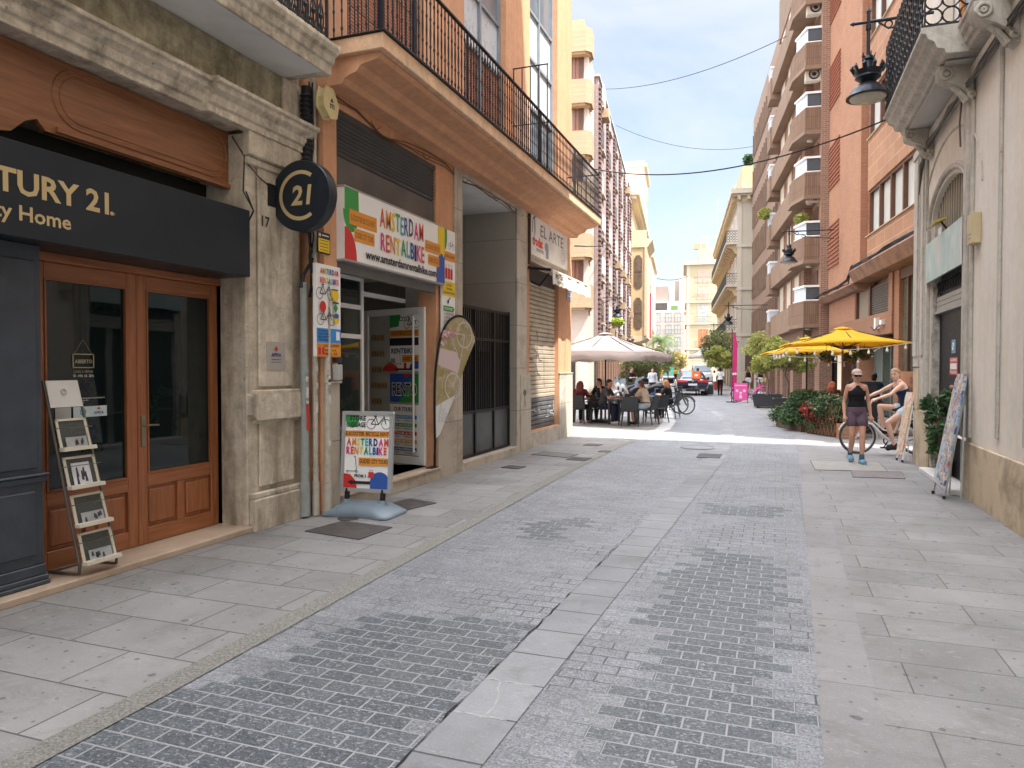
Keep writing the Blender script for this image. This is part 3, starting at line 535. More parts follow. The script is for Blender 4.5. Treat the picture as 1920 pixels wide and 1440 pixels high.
s.solo('door_notice', None, 'three tiny lines of white lettering on the left door glass above a pale sticker', 'notice', (x, 4.5, 1.43))
s = MB(); s.m(mt('sticker_pale', (.55, .66, .68), .5)).box(x, x+.003, 4.36, 4.68, 1.285, 1.375); s.m(mt('logo_red', (0, 0, 0))).prism([(x+.004, 4.58, 1.345), (x+.004, 4.60, 1.37), (x+.004, 4.62, 1.345)], (.001, 0, 0)); s.m(mt('logo_blue', (0, 0, 0))).text('APIVA', (x+.004, 4.6, 1.305), U, Z, .035, bold=.03, align='C'); s.m(mt('logo_cyan', (.08, .3, .4), .5)).torus((x+.004, 4.45, 1.33), .025, .005, n=12, m=4); s.m(mt('notice_white', (0, 0, 0))).box(x, x+.003, 4.20, 4.34, 1.285, 1.375)
s.solo('door_sticker', None, 'pale sticker with round blue mark and red crest low on the left door glass', 'sticker', (x, 4.5, 1.33))
s = MB(); s.m(mt('bell_cream', (.55, .48, .3), .5)).box(-5.45, -5.42, 6.115, 6.165, 1.76, 1.92); s.m(BLACK).box(-5.421, -5.417, 6.13, 6.15, 1.85, 1.87); s.solo('door_bell', None, 'cream doorbell plate on the stone jamb right of the wooden doors', 'bell', (-5.43, 6.14, 1.84), bevel=.003)
# brochure rack
rk = thing('brochure_rack', 'tall tubular brochure rack with four cream pockets leaning by the left wooden door', 'rack', (-5.25, 4.15, .07))
RT = mt('rack_tube', (.16, .15, .13), .4, .1, metal=.7); CR = mt('rack_cream', (.58, .54, .44), .55, .08)
def rp3(a, t, o=0):   # a along y 0..1, t height 0..1 along slope; o outward
    yb = 4.10+.34*a + .0; zb = .10; yt = 3.96+.28*a; zt = 1.60; X0 = -5.10; X1 = -5.30
    return (X0+(X1-X0)*t+o*.98, yb+(yt-yb)*t, zb+(zt-zb)*t+o*.13)
fr = MB(); fr.m(RT)
for a in (0, 1):
    P = [rp3(a, 1), rp3(a, .08), rp3(a, .03), (-5.12, rp3(a, 0)[1], .085), (-5.16, rp3(a, 0)[1], .08), (-5.42, rp3(a, 0)[1]-.02, .08)]; fr.tube(P, .0115, 8)
fr.tube([(-5.42, 4.08, .08), (-5.42, 4.42, .08)], .0115, 8); fr.build('frame', None, rk, smooth=50)
hp = MB(); hp.m(mt('rack_header', (.62, .61, .58), .5, .04)).prism([rp3(0.02, .86, .015), rp3(.98, .86, .015), rp3(.98, 1, .015), rp3(.02, 1, .015)], (.006, 0, 0)); hp.m(mt('header_logo', (.42, .40, .38), .6)).torus(rp3(.48, .94, .023), .02, .008, (1, 0, .13), 16, 4); hp.build('header_panel', None, rk)
imgs = [(.28, .30, .33), (.6, .6, .62), (.25, .25, .26), (.3, .3, .32)]
for i, t0 in enumerate((.635, .435, .235, .035)):
    pk = MB(); pk.m(CR); h = .165
    for a0, a1, b0, b1 in ((.05, .95, t0+h-.012, t0+h), (.05, .12, t0, t0+h), (.88, .95, t0, t0+h)):
        pk.prism([rp3(a0, b0, .02), rp3(a1, b0, .02), rp3(a1, b1, .02), rp3(a0, b1, .02)], (.008, 0, 0))
    pk.prism([rp3(.03, t0-.004, .02), rp3(.97, t0-.004, .02), rp3(.97, t0+.016, .02), rp3(.03, t0+.016, .02)], (.055, 0, .004))
    pk.m(RT).tube([rp3(-.02, t0+.115, .02), rp3(0, t0+.115, .06), rp3(1, t0+.115, .06), rp3(1.02, t0+.115, .02)], .0035, 5)
    pk.m(mt('rack_mesh', (.075, .08, .072), .8, .2, 40)).prism([rp3(.12, t0, .017), rp3(.88, t0, .017), rp3(.88, t0+h-.01, .017), rp3(.12, t0+h-.01, .017)], (.003, 0, 0))
    pk.build('pocket', None, rk)
    br_ = MB(); e = .118 if i == 1 else .055; a0, a1 = (.22, .72) if i == 1 else (.22, .82)
    br_.m(mt('brochure_white' if i == 1 else 'brochure_grey', (.6, .6, .64) if i == 1 else (.35, .36, .37), .4, .2, 8)).prism([rp3(a0, t0+.012, .03), rp3(a1, t0+.012, .03), rp3(a1, t0+.012+e, .03), rp3(a0, t0+.012+e, .03)], (.007, 0, 0))
    br_.m(mt('brochure_ink', (.05, .05, .055), .5)); random.seed(i)
    for k in range(5):
        aa = a0+.04+random.random()*(a1-a0-.14); bb = t0+.016+random.random()*e*.4; br_.prism([rp3(aa, bb, .038), rp3(aa+.07, bb, .038), rp3(aa+.05, bb+e*.45, .038), rp3(aa+.01, bb+e*.4, .038)], (.001, 0, 0))
    setp(br_.build('brochure', None, None, world=(-5.2, 4.2, .1+1.5*t0)), ['grey brochures in the topmost pocket of the cream rack', 'white brochure with a dark figure in the second rack pocket', 'grey brochures in the third rack pocket from the top', 'grey brochures in the lowest rack pocket'][i], 'brochure', 'brochures in the rack').location = (-5.2, 4.2, .1+1.5*t0)
# drainpipes and cables in the corner
PG = mt('pipe_grey', (.27, .30, .29), .5, .15, 5, stain=(.42, .42, .4), sa=.4, ss=6); PB = mt('pipe_beige', (.46, .42, .35), .6, .15, 5, stain=(.15, .14, .12), sa=.5, ss=6)
def pipe(x, y, r, z0, z1, mat, label, foot=True):
    p = MB(); p.m(mat).tube([(x, y, z0), (x, y, z1)], r, 12); z = z0+.5
    while z < z1-.2: p.tube([(x, y, z), (x, y, z+.05)], r+.006, 12); z += 1.1
    if foot: p.tube([(x, y, z0), (x, y, z0+.38)], r+.012, 12)
    random.seed(int(x*1000)); p.m(mt('pipe_stickers', (.6, .6, .58), .6, .3, 20))
    for k in range(4): zz_ = random.uniform(.7, 2.2); p.box(x+r*.8, x+r+.002, y-r*.5, y+r*.3, zz_, zz_+random.uniform(.05, .14))
    p.solo('drainpipe', None, label, 'pipe', (x, y, 0), smooth=50)
pipe(-4.98, 6.80, .045, .03, 2.66, PG, 'grey drainpipe with stickers nearest the stone pier')
pipe(-4.93, 6.93, .032, .02, 5.0, PB, 'thin beige conduit between the grey drainpipe and the orange wall')
pipe(-4.83, 7.02, .040, .02, 2.55, PB, 'beige drainpipe against the corner of the orange building')
p = MB(); p.m(mt('sticker_red', (.5, .05, .04), .5)).box(-4.935, -4.93, 6.77, 6.82, 1.0, 1.3); p.solo('pipe_sticker', None, 'red sticker low on the grey drainpipe', 'sticker', (-4.93, 6.8, 1.1))
cb = MB(); cb.m(IRON); random.seed(3)
for k in range(6): cb.tube([(-4.95+random.uniform(-.03, .05), 6.88+random.uniform(-.06, .08), z) for z in (2.5, 2.7, 2.95, 3.2, 3.6, 4.2, 4.9)], .009, 5)
cb.tube([(-4.97, 6.85, 3.9), (-4.97, 6.85, 4.85)], .055, 10)
for k in range(16): cb.torus((-4.97, 6.85, 3.92+k*.055), .06, .012, (0, 0, 1), 10, 4)
cb.tube([(-4.98, 6.75, 2.6), (-4.98, 6.80, 2.75), (-4.93, 6.92, 2.95)], .02, 6)
cb.solo('cable_bundle', None, 'black cables and corrugated hose running down the corner above the drainpipes', 'cables', (-4.95, 6.88, 2.5), smooth=50)
s = MB(); s.m(mt('junction_cream', (.5, .49, .4), .6)).box(-4.99, -4.88, 6.9, 7.08, 3.66, 3.92); s.solo('junction_box', None, 'cream junction box above the round sign', 'box', (-4.9, 7, 3.7), bevel=.01)
s = MB(); s.m(IRON); s.tube([(-5.2, 5.93, 4.05), (-5.09, 5.98, 3.85), (-5.1, 5.97, 3.5), (-5.0, 6.0, 3.30), (-5.05, 5.98, 3.18), (-5.02, 6.03, 3.3), (-5.09, 6.0, 3.5)], .008, 5); s.tube([(-5.09, 6.0, 3.8), (-5.05, 6.15, 3.68), (-5.06, 6.35, 3.62)], .006, 5)
s.solo('sign_cable', None, 'loose dark cable hanging between wooden fascia and stone pier', 'cable', (-5.1, 6, 3.5))
# ================================================================ orange building
ORN = mt('orange_render', (.63, .335, .19), .85, .07, 1.2, .25, 70, stain=(.50, .26, .145), sa=.6, ss=.9, streak=1, grime=.22)
ORL = mt('orange_light', (.76, .50, .32), .8, .07, 1.5, .2, 70, stain=(.5, .42, .3), sa=.5, ss=2, grime=.35)
SLB = brick('slab_stone', (.47, .42, .34), (.54, .48, .40), (.2, .18, .15), 1.2, .85, .006, .15, .3, .8, stain=(.19, .16, .12), sa=.6, off=0, ss=1.3)
SLG = brick('slab_grey', (.33, .315, .28), (.38, .36, .32), (.2, .19, .17), 1.1, .85, .006, .12, .3, .6, off=0)
ob = thing('orange_building', 'orange rendered apartment building with long balcony over bicycle rental shop', 'building', (-4.85, 7, 0))
f = Fr('x', -4.85)
w = MB(); w.m(ORN)
Hs = [(7.26, 9.88, 0, 4.75), (10.5, 14.02, 0, 5.04), (14.28, 16.42, .36, 3.86)]
w.facade(f, 7.0, 17.55, 0, 5.3, Hs, .3, ends=False)
w.facade(f, 7.0, 17.55, 5.3, 20, [(7.5, 9.5, 5.36, 8.3), (10.95, 12.9, 5.36, 19), (14.3, 16.3, 5.36, 19), (7.5, 9.5, 8.8, 19)], .22, ends=False)
w.poly([(-4.85, 17.55, 0), (-15, 17.55, 0), (-15, 17.55, 20), (-4.85, 17.55, 20)]); w.poly([(-4.85, 7.0, 0), (-15, 7.0, 0), (-15, 7.0, 20), (-4.85, 7.0, 20)]); w.poly([(-4.85, 7, 20), (-15, 7, 20), (-15, 17.55, 20), (-4.85, 17.55, 20)]); w.poly([(-15, 7, 0), (-15, 17.55, 0), (-15, 17.55, 20), (-15, 7, 20)])
w.box(-5.4, -5.15, 14.1, 16.6, 0, .36)
w.build('wall', None, ob)
b = MB(); b.m(ORL)
prof = [(-4.85, 4.90), (-4.60, 4.90), (-4.57, 4.96), (-4.50, 4.99), (-4.42, 5.01), (-4.36, 5.08), (-4.14, 5.12), (-4.10, 5.16), (-4.02, 5.17), (-4.02, 5.36), (-4.85, 5.36)]
b.m(ORN).prism([(x_, 7.0, z_) for x_, z_ in prof[:8]] + [(-4.10, 7.0, 5.18), (-4.85, 7.0, 5.18)], (0, 10.2, 0))
b.m(ORL).box(-4.85, -4.03, 6.93, 17.27, 5.18, 5.355); b.m(IRON).box(-4.85, -4.0, 6.9, 17.29, 5.356, 5.372)
b.build('balcony_slab', None, ob, bevel=.008)
r_ = MB(); r_.m(IRON); xr = -4.07
for zz_ in (5.43, ): r_.tube([(xr, 6.98, zz_), (xr, 17.2, zz_)], .012, 4)
r_.box(xr-.022, xr+.022, 6.96, 17.22, 6.36, 6.385)
def balus(mb, x, y, z0, z1, r=.009):
    k = (z1-z0); mb.tube([(x, y, z0+k*t) for t in (0, .1, .13, .16, .3, .33, .36, .5, .64, .67, .70, .84, .87, .90, 1)], [r, r, r*1.9, r, r, r*1.8, r, r*1.5, r, r*1.8, r, r, r*1.9, r, r], 5, cap=False)
y = 7.0
while y < 17.2: balus(r_, xr, y, 5.37, 6.36); y += .105
x = -4.8
while x < -4.1:
    balus(r_, x, 6.99, 5.37, 6.36); balus(r_, x, 17.18, 5.37, 6.36); x += .105
r_.box(-4.85, xr, 6.97, 7.01, 6.36, 6.385); r_.box(-4.85, xr, 17.16, 17.2, 6.36, 6.385)
for yy_ in (7.0, 9.3, 12.6, 15.0): r_.tube([(xr, yy_, 5.37), (xr, yy_, 6.37)], .02, 6)
r_.build('balcony_railing', None, ob, smooth=50)
r_ = MB(); r_.m(IRON)
for k in range(5): r_.tube([(-4.82+.17*k, 13.25, 5.37), (-4.82+.17*k, 13.25, 7.5)], .012, 5)
r_.tube([(-4.84, 13.25, 7.5), (-4.12, 13.25, 7.5)], .014, 5); r_.tube([(-4.84, 13.25, 6.4), (-4.12, 13.25, 6.4)], .01, 5); r_.build('balcony_divider', None, ob, smooth=40)
# upper windows
FRM = mt('window_steel', (.26, .29, .32), .5, .12, metal=.3); FRN = mt('window_navy', (.02, .03, .06), .4); PAN = mt('sky_reflection_pane', (.50, .55, .60), .3, .08, 2); WGL = glass('sky_glass', (.10, .12, .14), .05)  # pale upper panes have the sky's reflection put into their colour
SHU = brick('shutter_slats', (.40, .17, .10), (.46, .20, .12), (.07, .03, .02), 4, .045, .006, .1, .9, .6)
def tallwin(y0, y1, z0, z1, first, fm, zsh, name='window'):
    m_ = MB(); ym = (y0+y1)/2; d0 = -.18; m_.m(fm)
    for a in (y0, ym-.03, y1-.06): m_.fbox(f, a, a+.06, z0, z1, d0, d0+.07)
    z = z0; zs = [z0, zsh, zsh+.95, zsh+2.0, zsh+3.0, zsh+4.1, zsh+5.2]; 
    for q in zs[1:]:
        if q < z1: m_.fbox(f, y0+.06, ym-.03, q, q+.06, d0, d0+.06); m_.fbox(f, ym+.03, y1-.06, q, q+.06, d0, d0+.06)
    wo = m_.build(name, None, ob)
    sh = MB(); sh.m(SHU).fquad(f, y0+.06, ym-.03, z0, zsh, d0+.02); sh.fquad(f, ym+.03, y1-.06, z0, zsh, d0+.02); sh.build('shutter', None, wo)
    gl = MB()
    for i in range(1, len(zs)):
        za = zs[i]+.06; zb = zs[i+1] if i+1 < len(zs) else z1; zb = min(zb, z1)
        if za >= z1: break
        gl.m(PAN if (first+i) % 3 != 0 and first < 9 else WGL); gl.fquad(f, y0+.06, ym-.03, za, zb, d0+.015); gl.fquad(f, ym+.03, y1-.06, za, zb, d0+.015)
    gl.build('pane', None, wo)
tallwin(7.5, 9.5, 5.36, 8.3, 1, FRN, 7.55); tallwin(10.95, 12.9, 5.36, 19, 1, FRM, 7.2); tallwin(14.3, 16.3, 5.36, 19, 2, FRM, 6.3); tallwin(7.5, 9.5, 8.8, 19, 1, FRM, 9.5)
# inner iron grilles in front of the lower shutters
for y0, y1 in ((7.55, 9.45), (11.0, 12.85)):
    gr = MB(); gr.m(IRON); y = y0
    while y < y1: gr.tube([(-4.88, y, 5.4), (-4.88, y, 7.2)], .007, 4); y += .16
    for z in (5.5, 6.1, 6.7): gr.tube([(-4.88, y0, z), (-4.88, y1, z)], .007, 4)
    y = y0
    while y < y1: gr.torus((-4.875, y, 5.55), .05, .006, (1, 0, 0), 8, 4); gr.torus((-4.875, y+.05, 5.65), .04, .006, (1, 0, 0), 8, 4); y += .12
    gr.build('window_grille', None, ob)
# stone base, portal
st = MB(); st.m(SLB).fbox(f, 7.0, 7.26, 0, 1.52, 0, .03); st.fbox(f, 6.98, 7.28, 1.52, 1.55, 0, .05); st.build('stone_base', None, ob, bevel=.006)
st = MB(); st.m(SLB); st.fbox(f, 9.9, 10.5, 0, 1.62, 0, .03); st.fbox(f, 16.43, 17.58, 0, 1.56, 0, .035); st.fbox(f, 13.62, 14.27, 0, 1.56, .033, .045)
st.fbox(f, 16.42, 17.6, 1.56, 1.585, 0, .05); st.fbox(f, 14.02, 14.28, 1.56, 1.585, 0, .05)
st.fbox(f, 14.28, 16.42, .0, .34, -.1, .03); st.fbox(f, 10.5, 10.8, 0, 5.04, -.02, .032); st.fbox(f, 13.45, 14.02, 0, 5.04, -.02, .032); st.fbox(f, 10.8, 13.45, 4.84, 5.04, -.02, .032)
st.box(-15.0, -4.85, 17.552, 17.58, 0, 1.56)
st.build('stone_base', None, ob, bevel=.006)
pt = MB(); pt.m(SLG).box(-9, -4.87, 13.45, 13.6, .1, 4.85); pt.box(-9, -4.87, 10.65, 10.8, .1, 4.85); pt.box(-9.1, -9, 10.65, 13.6, .1, 4.85); pt.m(PLAST).box(-9, -4.87, 10.8, 13.45, 4.8, 4.84); pt.m(SLB).box(-9, -4.80, 10.8, 13.45, .006, .14); pt.build('portal', None, ob)
gt = MB(); gt.m(BLACK); gx = -5.0
GM = mt('gate_panel', (.075, .082, .085), .35, .2, metal=.3)
for y in (10.82, 11.7, 12.6, 13.40): gt.box(gx-.03, gx+.03, y-.03, y+.03, .15, 2.77 if y > 11 and y < 13 else 2.8)
for z in (.17, .93, 2.22, 2.76): gt.box(gx-.025, gx+.025, 10.82, 13.4, z-.025, z+.025)
y = 10.9
while y < 13.38: gt.box(gx-.01, gx+.01, y-.012, y+.012, .95, 2.76); y += .085
ga = gt.build('gate', None, ob)
g2 = MB(); g2.m(GM)
for a, c_ in ((10.86, 11.66), (11.74, 12.56), (12.64, 13.36)): g2.box(gx-.01, gx+.005, a, c_, .2, .9)
g2.build('gate_panel', None, ga)
g2 = MB(); g2.m(mt('gate_mesh', (.012, .012, .013), .5)).box(gx-.05, gx-.04, 10.86, 12.56, .95, 2.0); g2.build('gate_backing', None, ga)
# shutter of the art shop
SHT = mt('roller_metal', (.55, .47, .36), .5, .12, 3, stain=(.2, .17, .13), sa=.4, metal=.25)
rl = MB(); z = .36
while z < 3.5:
    rl.m(SHT if z > .95 else mt('roller_dark', (.12, .12, .12), .6, .4, 6, metal=.2)); h = .095
    rl.prism([f.p(14.28, z+.004, -.12), f.p(14.28, z+.02, -.095), f.p(14.28, z+h-.015, -.09), f.p(14.28, z+h, -.12), f.p(14.28, z+h, -.14), f.p(14.28, z+.004, -.14)], (0, 2.14, 0)); z += h+.002
rl.m(mt('roller_box', (.06, .05, .045), .6)).fbox(f, 14.28, 16.42, 3.5, 3.86, -.28, -.1)
ro = rl.build('roller_shutter', None, ob)
gf = MB(); gf.m(mt('graffiti', (.09, .085, .08), .7)); random.seed(12)
for k in range(16):
    y0 = random.uniform(14.4, 16.1); z0 = random.uniform(1.2, 2.4) if k < 9 else random.uniform(.5, .9); gf.m(mt('graffiti', (0, 0, 0)) if k < 9 else mt('graffiti_w', (.5, .5, .48), .7))
    P = [(y0, z0)]; a = random.uniform(0, 6.28)
    for j in range(6): a += random.uniform(-1.3, 1.3); P.append((min(16.3, max(14.35, P[-1][0]+.11*math.cos(a))), P[-1][1]+.12*math.sin(a)*(1 if k < 9 else .5)))
    V = [];
    for (py, pz) in P: V += [f.p(py, pz, -.084), f.p(py+.025, pz+.02, -.084)]
    gf.add(V, [(2*j, 2*j+1, 2*j+3, 2*j+2) for j in range(6)])
gf.build('graffiti', None, ro)
gt = MB(); gt.m(mt('graffiti', (0, 0, 0))).torus((-4.803, 13.85, 1.2), .06, .01, (1, 0, 0), 14, 4); gt.torus((-4.803, 13.85, 1.2), .03, .006, (1, 0, 0), 8, 4); gt.tube([(-4.803, 13.85, 1.13), (-4.803, 13.87, .9)], .006, 4); gt.solo('wall_tag', None, 'small black spray drawn face on the stone pillar left of roller shutter', 'graffiti', (-4.803, 13.85, 1.2))
# shop: louvre box, interior, door
vb = MB(); vb.m(mt('louvre_dark', (.085, .078, .07), .5, .2, metal=.4)); z = 4.22
while z < 4.68: vb.prism([f.p(7.28, z, -.05), f.p(7.28, z+.035, -.015), f.p(7.28, z+.042, -.02), f.p(7.28, z+.008, -.06)], (0, 2.58, 0)); z += .048
vb.fbox(f, 7.27, 9.87, 4.68, 4.745, -.1, -.01); vb.fbox(f, 7.27, 9.87, 3.8, 4.7, -.2, -.07); vb.m(mt('panel_sooty', (.10, .09, .085), .55, .35, 1.6)).fbox(f, 7.27, 9.87, 3.82, 4.2, -.06, -.03); vb.build('ventilation_louvre', None, ob)
AL = mt('white_aluminium', (.80, .80, .78), .4, .05); INT = mt('interior_white', (.78, .78, .76), .8, .08, .8)
ir = MB(); ir.m(INT).box(-9, -8.95, 7.05, 11.6, .2, 3.2); ir.box(-8.95, -5.5, 7.05, 7.1, .2, 3.2); ir.box(-8.95, -5.2, 11.55, 11.6, .2, 3.2); ir.box(-8.95, -5.15, 7.1, 10.64, 3.15, 3.2); ir.box(-5.6, -5.15, 10.3, 10.6, .2, 3.2)
ir.m(mt('shop_floor', (.36, .33, .28), .5, .12, 3)).box(-8.95, -5.0, 7.1, 11.55, .1, .2); ir.build('shop_interior', None, ob)
sp = MB(); sp.m(SLB).box(-5.2, -4.80, 7.28, 9.9, .006, .16); sp.m(mt('step_stone', (0, 0, 0))).box(-5.6, -4.78, 7.26, 9.9, .161, .2); sp.build('shop_step', None, ob, bevel=.008)
ff = MB(); ff.m(AL); X = -5.4
for y in (7.3, 8.62): ff.box(X-.03, X+.03, y, y+.06, .2, 2.95)
for z in (.2, 2.1, 2.5, 2.89): ff.box(X-.028, X+.028, 7.36, 8.62, z, z+.06)
ff.box(X-.03, X+.03, 8.68, 9.88, 2.7, 2.76)
sf = ff.build('shop_window', None, ob)
g2 = MB(); g2.m(DGLASS).box(X-.005, X+.005, 7.36, 8.62, .26, 2.89); g2.build('glass', None, sf)
def lf(t, z, o=0): return (-5.0-1.3*t-o*.29, 9.85+.4*t-o*.95, z)
dl = MB(); dl.m(AL)
def lbox(mb, t0, t1, z0, z1, o0, o1):
    V = [lf(t, z, o) for z in (z0, z1) for (t, o) in ((t0, o0), (t1, o0), (t1, o1), (t0, o1))]
    mb.add(V, [(0, 3, 2, 1), (4, 5, 6, 7), (0, 1, 5, 4), (1, 2, 6, 5), (2, 3, 7, 6), (3, 0, 4, 7)])
lbox(dl, 0, .09, .21, 2.63, 0, .05); lbox(dl, .93, 1, .21, 2.63, 0, .05); lbox(dl, .09, .93, 2.53, 2.63, 0, .05); lbox(dl, .09, .93, .21, .33, 0, .05)
sd2 = dl.build('glass_door', None, ob, bevel=.006)
g2 = MB(); g2.m(mt('glass_tinted', (.42, .42, .38), .12, .1)); lbox(g2, .09, .93, .33, 2.53, .015, .02); g2.build('glass', None, sd2)
h = MB(); h.m(AL).tube([lf(.14, .4, .09), lf(.14, 2.5, .09)], .017, 8); h.tube([lf(.14, .42, .05), lf(.14, .42, .09)], .012, 6); h.tube([lf(.14, 2.45, .05), lf(.14, 2.45, .09)], .012, 6); h.build('door_handle', None, sd2, smooth=40)
# ================================================================ signs of the bicycle rental shop
def pc(name, c): return mt('print_'+name, c, .45, .03)
PW = pc('white', (.82, .82, .80)); PGn = pc('green', (.035, .28, .06)); PR = pc('red', (.55, .03, .025)); PBl = pc('blue', (.03, .09, .35)); PY = pc('yellow', (.75, .52, .02)); PO = pc('orange', (.68, .27, .03)); PK = pc('black', (.02, .02, .025)); PSb = pc('skyblue', (.04, .25, .62)); PGy = pc('grey', (.3, .3, .3)); PTl = pc('teal', (.03, .38, .45)); PMg = pc('magenta', (.65, .02, .2))
RB = [pc('l_red', (.62, .07, .04)), PO, PY, PGn, PTl, PBl, pc('l_navy', (.03, .035, .14)), PMg]
class Bd:
    """flat print on a plane: origin O, unit u (right), v up; coordinates in metres"""
    def __init__(s, O, u, n, v=(0, 0, 1)): s.O = Vector(O); s.u = Vector(u).normalized(); s.n = Vector(n).normalized(); s.v = Vector(v).normalized(); s.mb = MB(); s.k = .001
    def p(s, a, b, e=0): return s.O + s.u*a + s.v*b + s.n*(s.k+e)
    def rect(s, m, a0, a1, b0, b1, sk=0, up=1):
        s.k += .0004*up; s.mb.m(m).poly([s.p(a0, b0-sk), s.p(a1, b0+sk), s.p(a1, b1+sk), s.p(a0, b1-sk)]); return s
    def pol(s, m, pts): s.k += .0004; s.mb.m(m).poly([s.p(a, b) for a, b in pts]); return s
    def ell(s, m, a, b, ra, rb, t0=0, t1=360, n=18): return s.pol(m, [(a+ra*math.cos(R(t0+(t1-t0)*i/n)), b+rb*math.sin(R(t0+(t1-t0)*i/n))) for i in range(n+(t1-t0 < 360))])
    def ring(s, m, a, b, r, w, n=18):
        s.k += .0004; V = []
        for i in range(n): 
            for q in (r-w/2, r+w/2): V.append(s.p(a+q*math.cos(2*math.pi*i/n), b+q*math.sin(2*math.pi*i/n)))
        s.mb.m(m).add(V, [(2*i, 2*i+1, (2*i+3) % (2*n), (2*i+2) % (2*n)) for i in range(n)]); return s
    def line(s, m, P, w):
        s.k += .0003
        for (a, b), (c, d) in zip(P, P[1:]):
            L = math.hypot(c-a, d-b) or 1; x, y = -(d-b)/L*w/2, (c-a)/L*w/2
            s.mb.m(m).poly([s.p(a-x, b-y), s.p(c-x, d-y), s.p(c+x, d+y), s.p(a+x, b+y)])
        return s
    def txt(s, m, t, a, b, size, width=None, bold=.0, al='C', sk=0):
        s.k += .0003; s.mb.m(m).text(t, s.p(a, b), s.u+s.v*sk, s.v, size, width, bold, al); return s
    def rainbow(s, t, a, b, size, width, bold=.03, off=0, jit=.0):
        n = len(t); W_ = []
        for ch in t: g = glyphs(ch, bold); W_.append(max(g[3]-g[2], .2)+.12)
        tot = sum(W_); x = a; random.seed(len(t))
        for i, ch in enumerate(t):
            cw = width*W_[i]/tot; s.txt(RB[(i+off) % 8], ch, x+cw/2, b+random.uniform(-jit, jit), size, cw*.84, bold); x += cw
        return s
    def bike(s, m, a, b, sc):
        w = .022*sc*1.6
        for x in (-.5, .5): s.ring(m, a+x*sc, b+.32*sc, .30*sc, w)
        s.line(m, [(a-.5*sc, b+.32*sc), (a-.2*sc, b+.75*sc), (a-.02*sc, b+.3*sc), (a-.5*sc, b+.32*sc)], w*1.5); s.line(m, [(a-.02*sc, b+.3*sc), (a+.36*sc, b+.75*sc), (a+.5*sc, b+.32*sc)], w*1.7); s.line(m, [(a-.32*sc, b+.8*sc), (a-.12*sc, b+.8*sc)], w*2); s.line(m, [(a+.36*sc, b+.75*sc), (a+.32*sc, b+.95*sc), (a+.2*sc, b+.98*sc)], w*1.5); return s
    def scooter(s, m, a, b, sc):
        for x in (-.32, .32): s.ring(m, a+x*sc, b+.08*sc, .06*sc, .035*sc, 10)
        s.line(m, [(a-.3*sc, b+.1*sc), (a+.22*sc, b+.1*sc), (a+.3*sc, b+.2*sc), (a+.2*sc, b+1.0*sc), (a+.08*sc, b+1.0*sc)], .035*sc); return s
    def case(s, m, a, b, w, h): s.rect(m, a-w/2, a+w/2, b, b+h*.75); s.line(m, [(a-w*.25, b+h*.75), (a-w*.25, b+h), (a+w*.25, b+h), (a+w*.25, b+h*.75)], w*.08); return s
    def done(s, name, parent): return s.mb.build(name, None, parent)
# main sign
sg = thing('shop_sign', 'white sign board with rainbow lettering and web address over the rental shop', 'sign', (-4.83, 7.25, 2.97))
b = MB(); b.m(PW).box(-4.86, -4.74, 7.25, 9.95, 2.98, 3.82); b.m(mt('sign_alu', (.4, .4, .4), .4, metal=.5))
b.box(-4.87, -4.735, 7.24, 9.96, 2.955, 2.98); b.box(-4.87, -4.735, 7.24, 9.96, 3.82, 3.84); b.m(mt('roller_grey', (.16, .155, .14), .5)).box(-4.95, -4.86, 7.28, 9.87, 2.84, 2.955); b.build('board', None, sg, bevel=.003)
d = Bd((-4.74, 7.25, 2.98), (0, 1, 0), (1, 0, 0)); W_, H_ = 2.7, .84
d.ell(PGn, .14, .58, .17, .25, 180, 360, 16).pol(PGn, [(0, .58), (.31, .58), (.30, .84), (0, .84)]).ell(PR, .02, .0, .24, .38, 0, 90, 10)
d.pol(PR, [(0, 0), (.26, .002), (.02, .38), (0, .38)])
d.rect(PY, 2.47, 2.7, .42, .84).pol(PBl, [(2.42, 0), (2.7, 0), (2.7, .45)]).ell(PBl, 2.58, .26, .12, .18).rect(PBl, 2.42, 2.7, 0, .24)
for (a0, a1, b0, b1, t) in ((.10, .72, .42, .60, 'E-SCOOTER BICYCLE RENT'), (.20, .66, .24, .39, 'GUIDED CITY TOURS'), (2.05, 2.55, .40, .56, 'LUGGAGE DEPOSIT'), (2.14, 2.50, .22, .37, 'E-BICYCLE')):
    d.rect(PO, a0, a1, b0, b1).txt(PK, t, (a0+a1)/2, (b0+b1)/2-.035, .1, (a1-a0)*.88, .0)
d.rainbow('AMSTERDAM', .78, .52, .34, 1.22, .015, 0, .012).rainbow('RENTALBIKE', .80, .22, .32, 1.22, .015, 7, .012).txt(PK, 'www.amsterdamrentalbike.com', 1.42, .065, .15, 1.95, .03)
d.done('print', sg)
# left vertical board
sg = thing('price_board', 'narrow white board with bicycles and blue and orange footer left of shop entrance', 'sign', (-4.80, 6.78, 1.83))
b = MB(); b.m(PW).box(-4.845, -4.80, 6.78, 7.25, 1.83, 2.87); b.build('board', None, sg)
d = Bd((-4.80, 6.78, 1.83), (0, 1, 0), (1, 0, 0)); 
d.rect(PO, 0, .47, 0, .155).rect(PSb, 0, .47, .155, .32).txt(PK, 'LUGGAGE DEPOSIT', .28, .11, .04, .3, .03).txt(PK, 'BIG   6 €', .27, .06, .035, .22, .02).txt(PK, 'SMALL   4 €', .27, .02, .035, .24, .02).case(PR, .05, .02, .05, .11).case(PR, .12, .02, .05, .11)
for i, t in enumerate(('PAY WE RENT OUT', 'E-SCOOTERS', 'BIKE SUPPORT', 'THE WORLD')): d.txt(PK, t, .03, .28-i*.034, .03, .2, .02, 'L')
d.rect(PW, .37, .44, .19, .29)
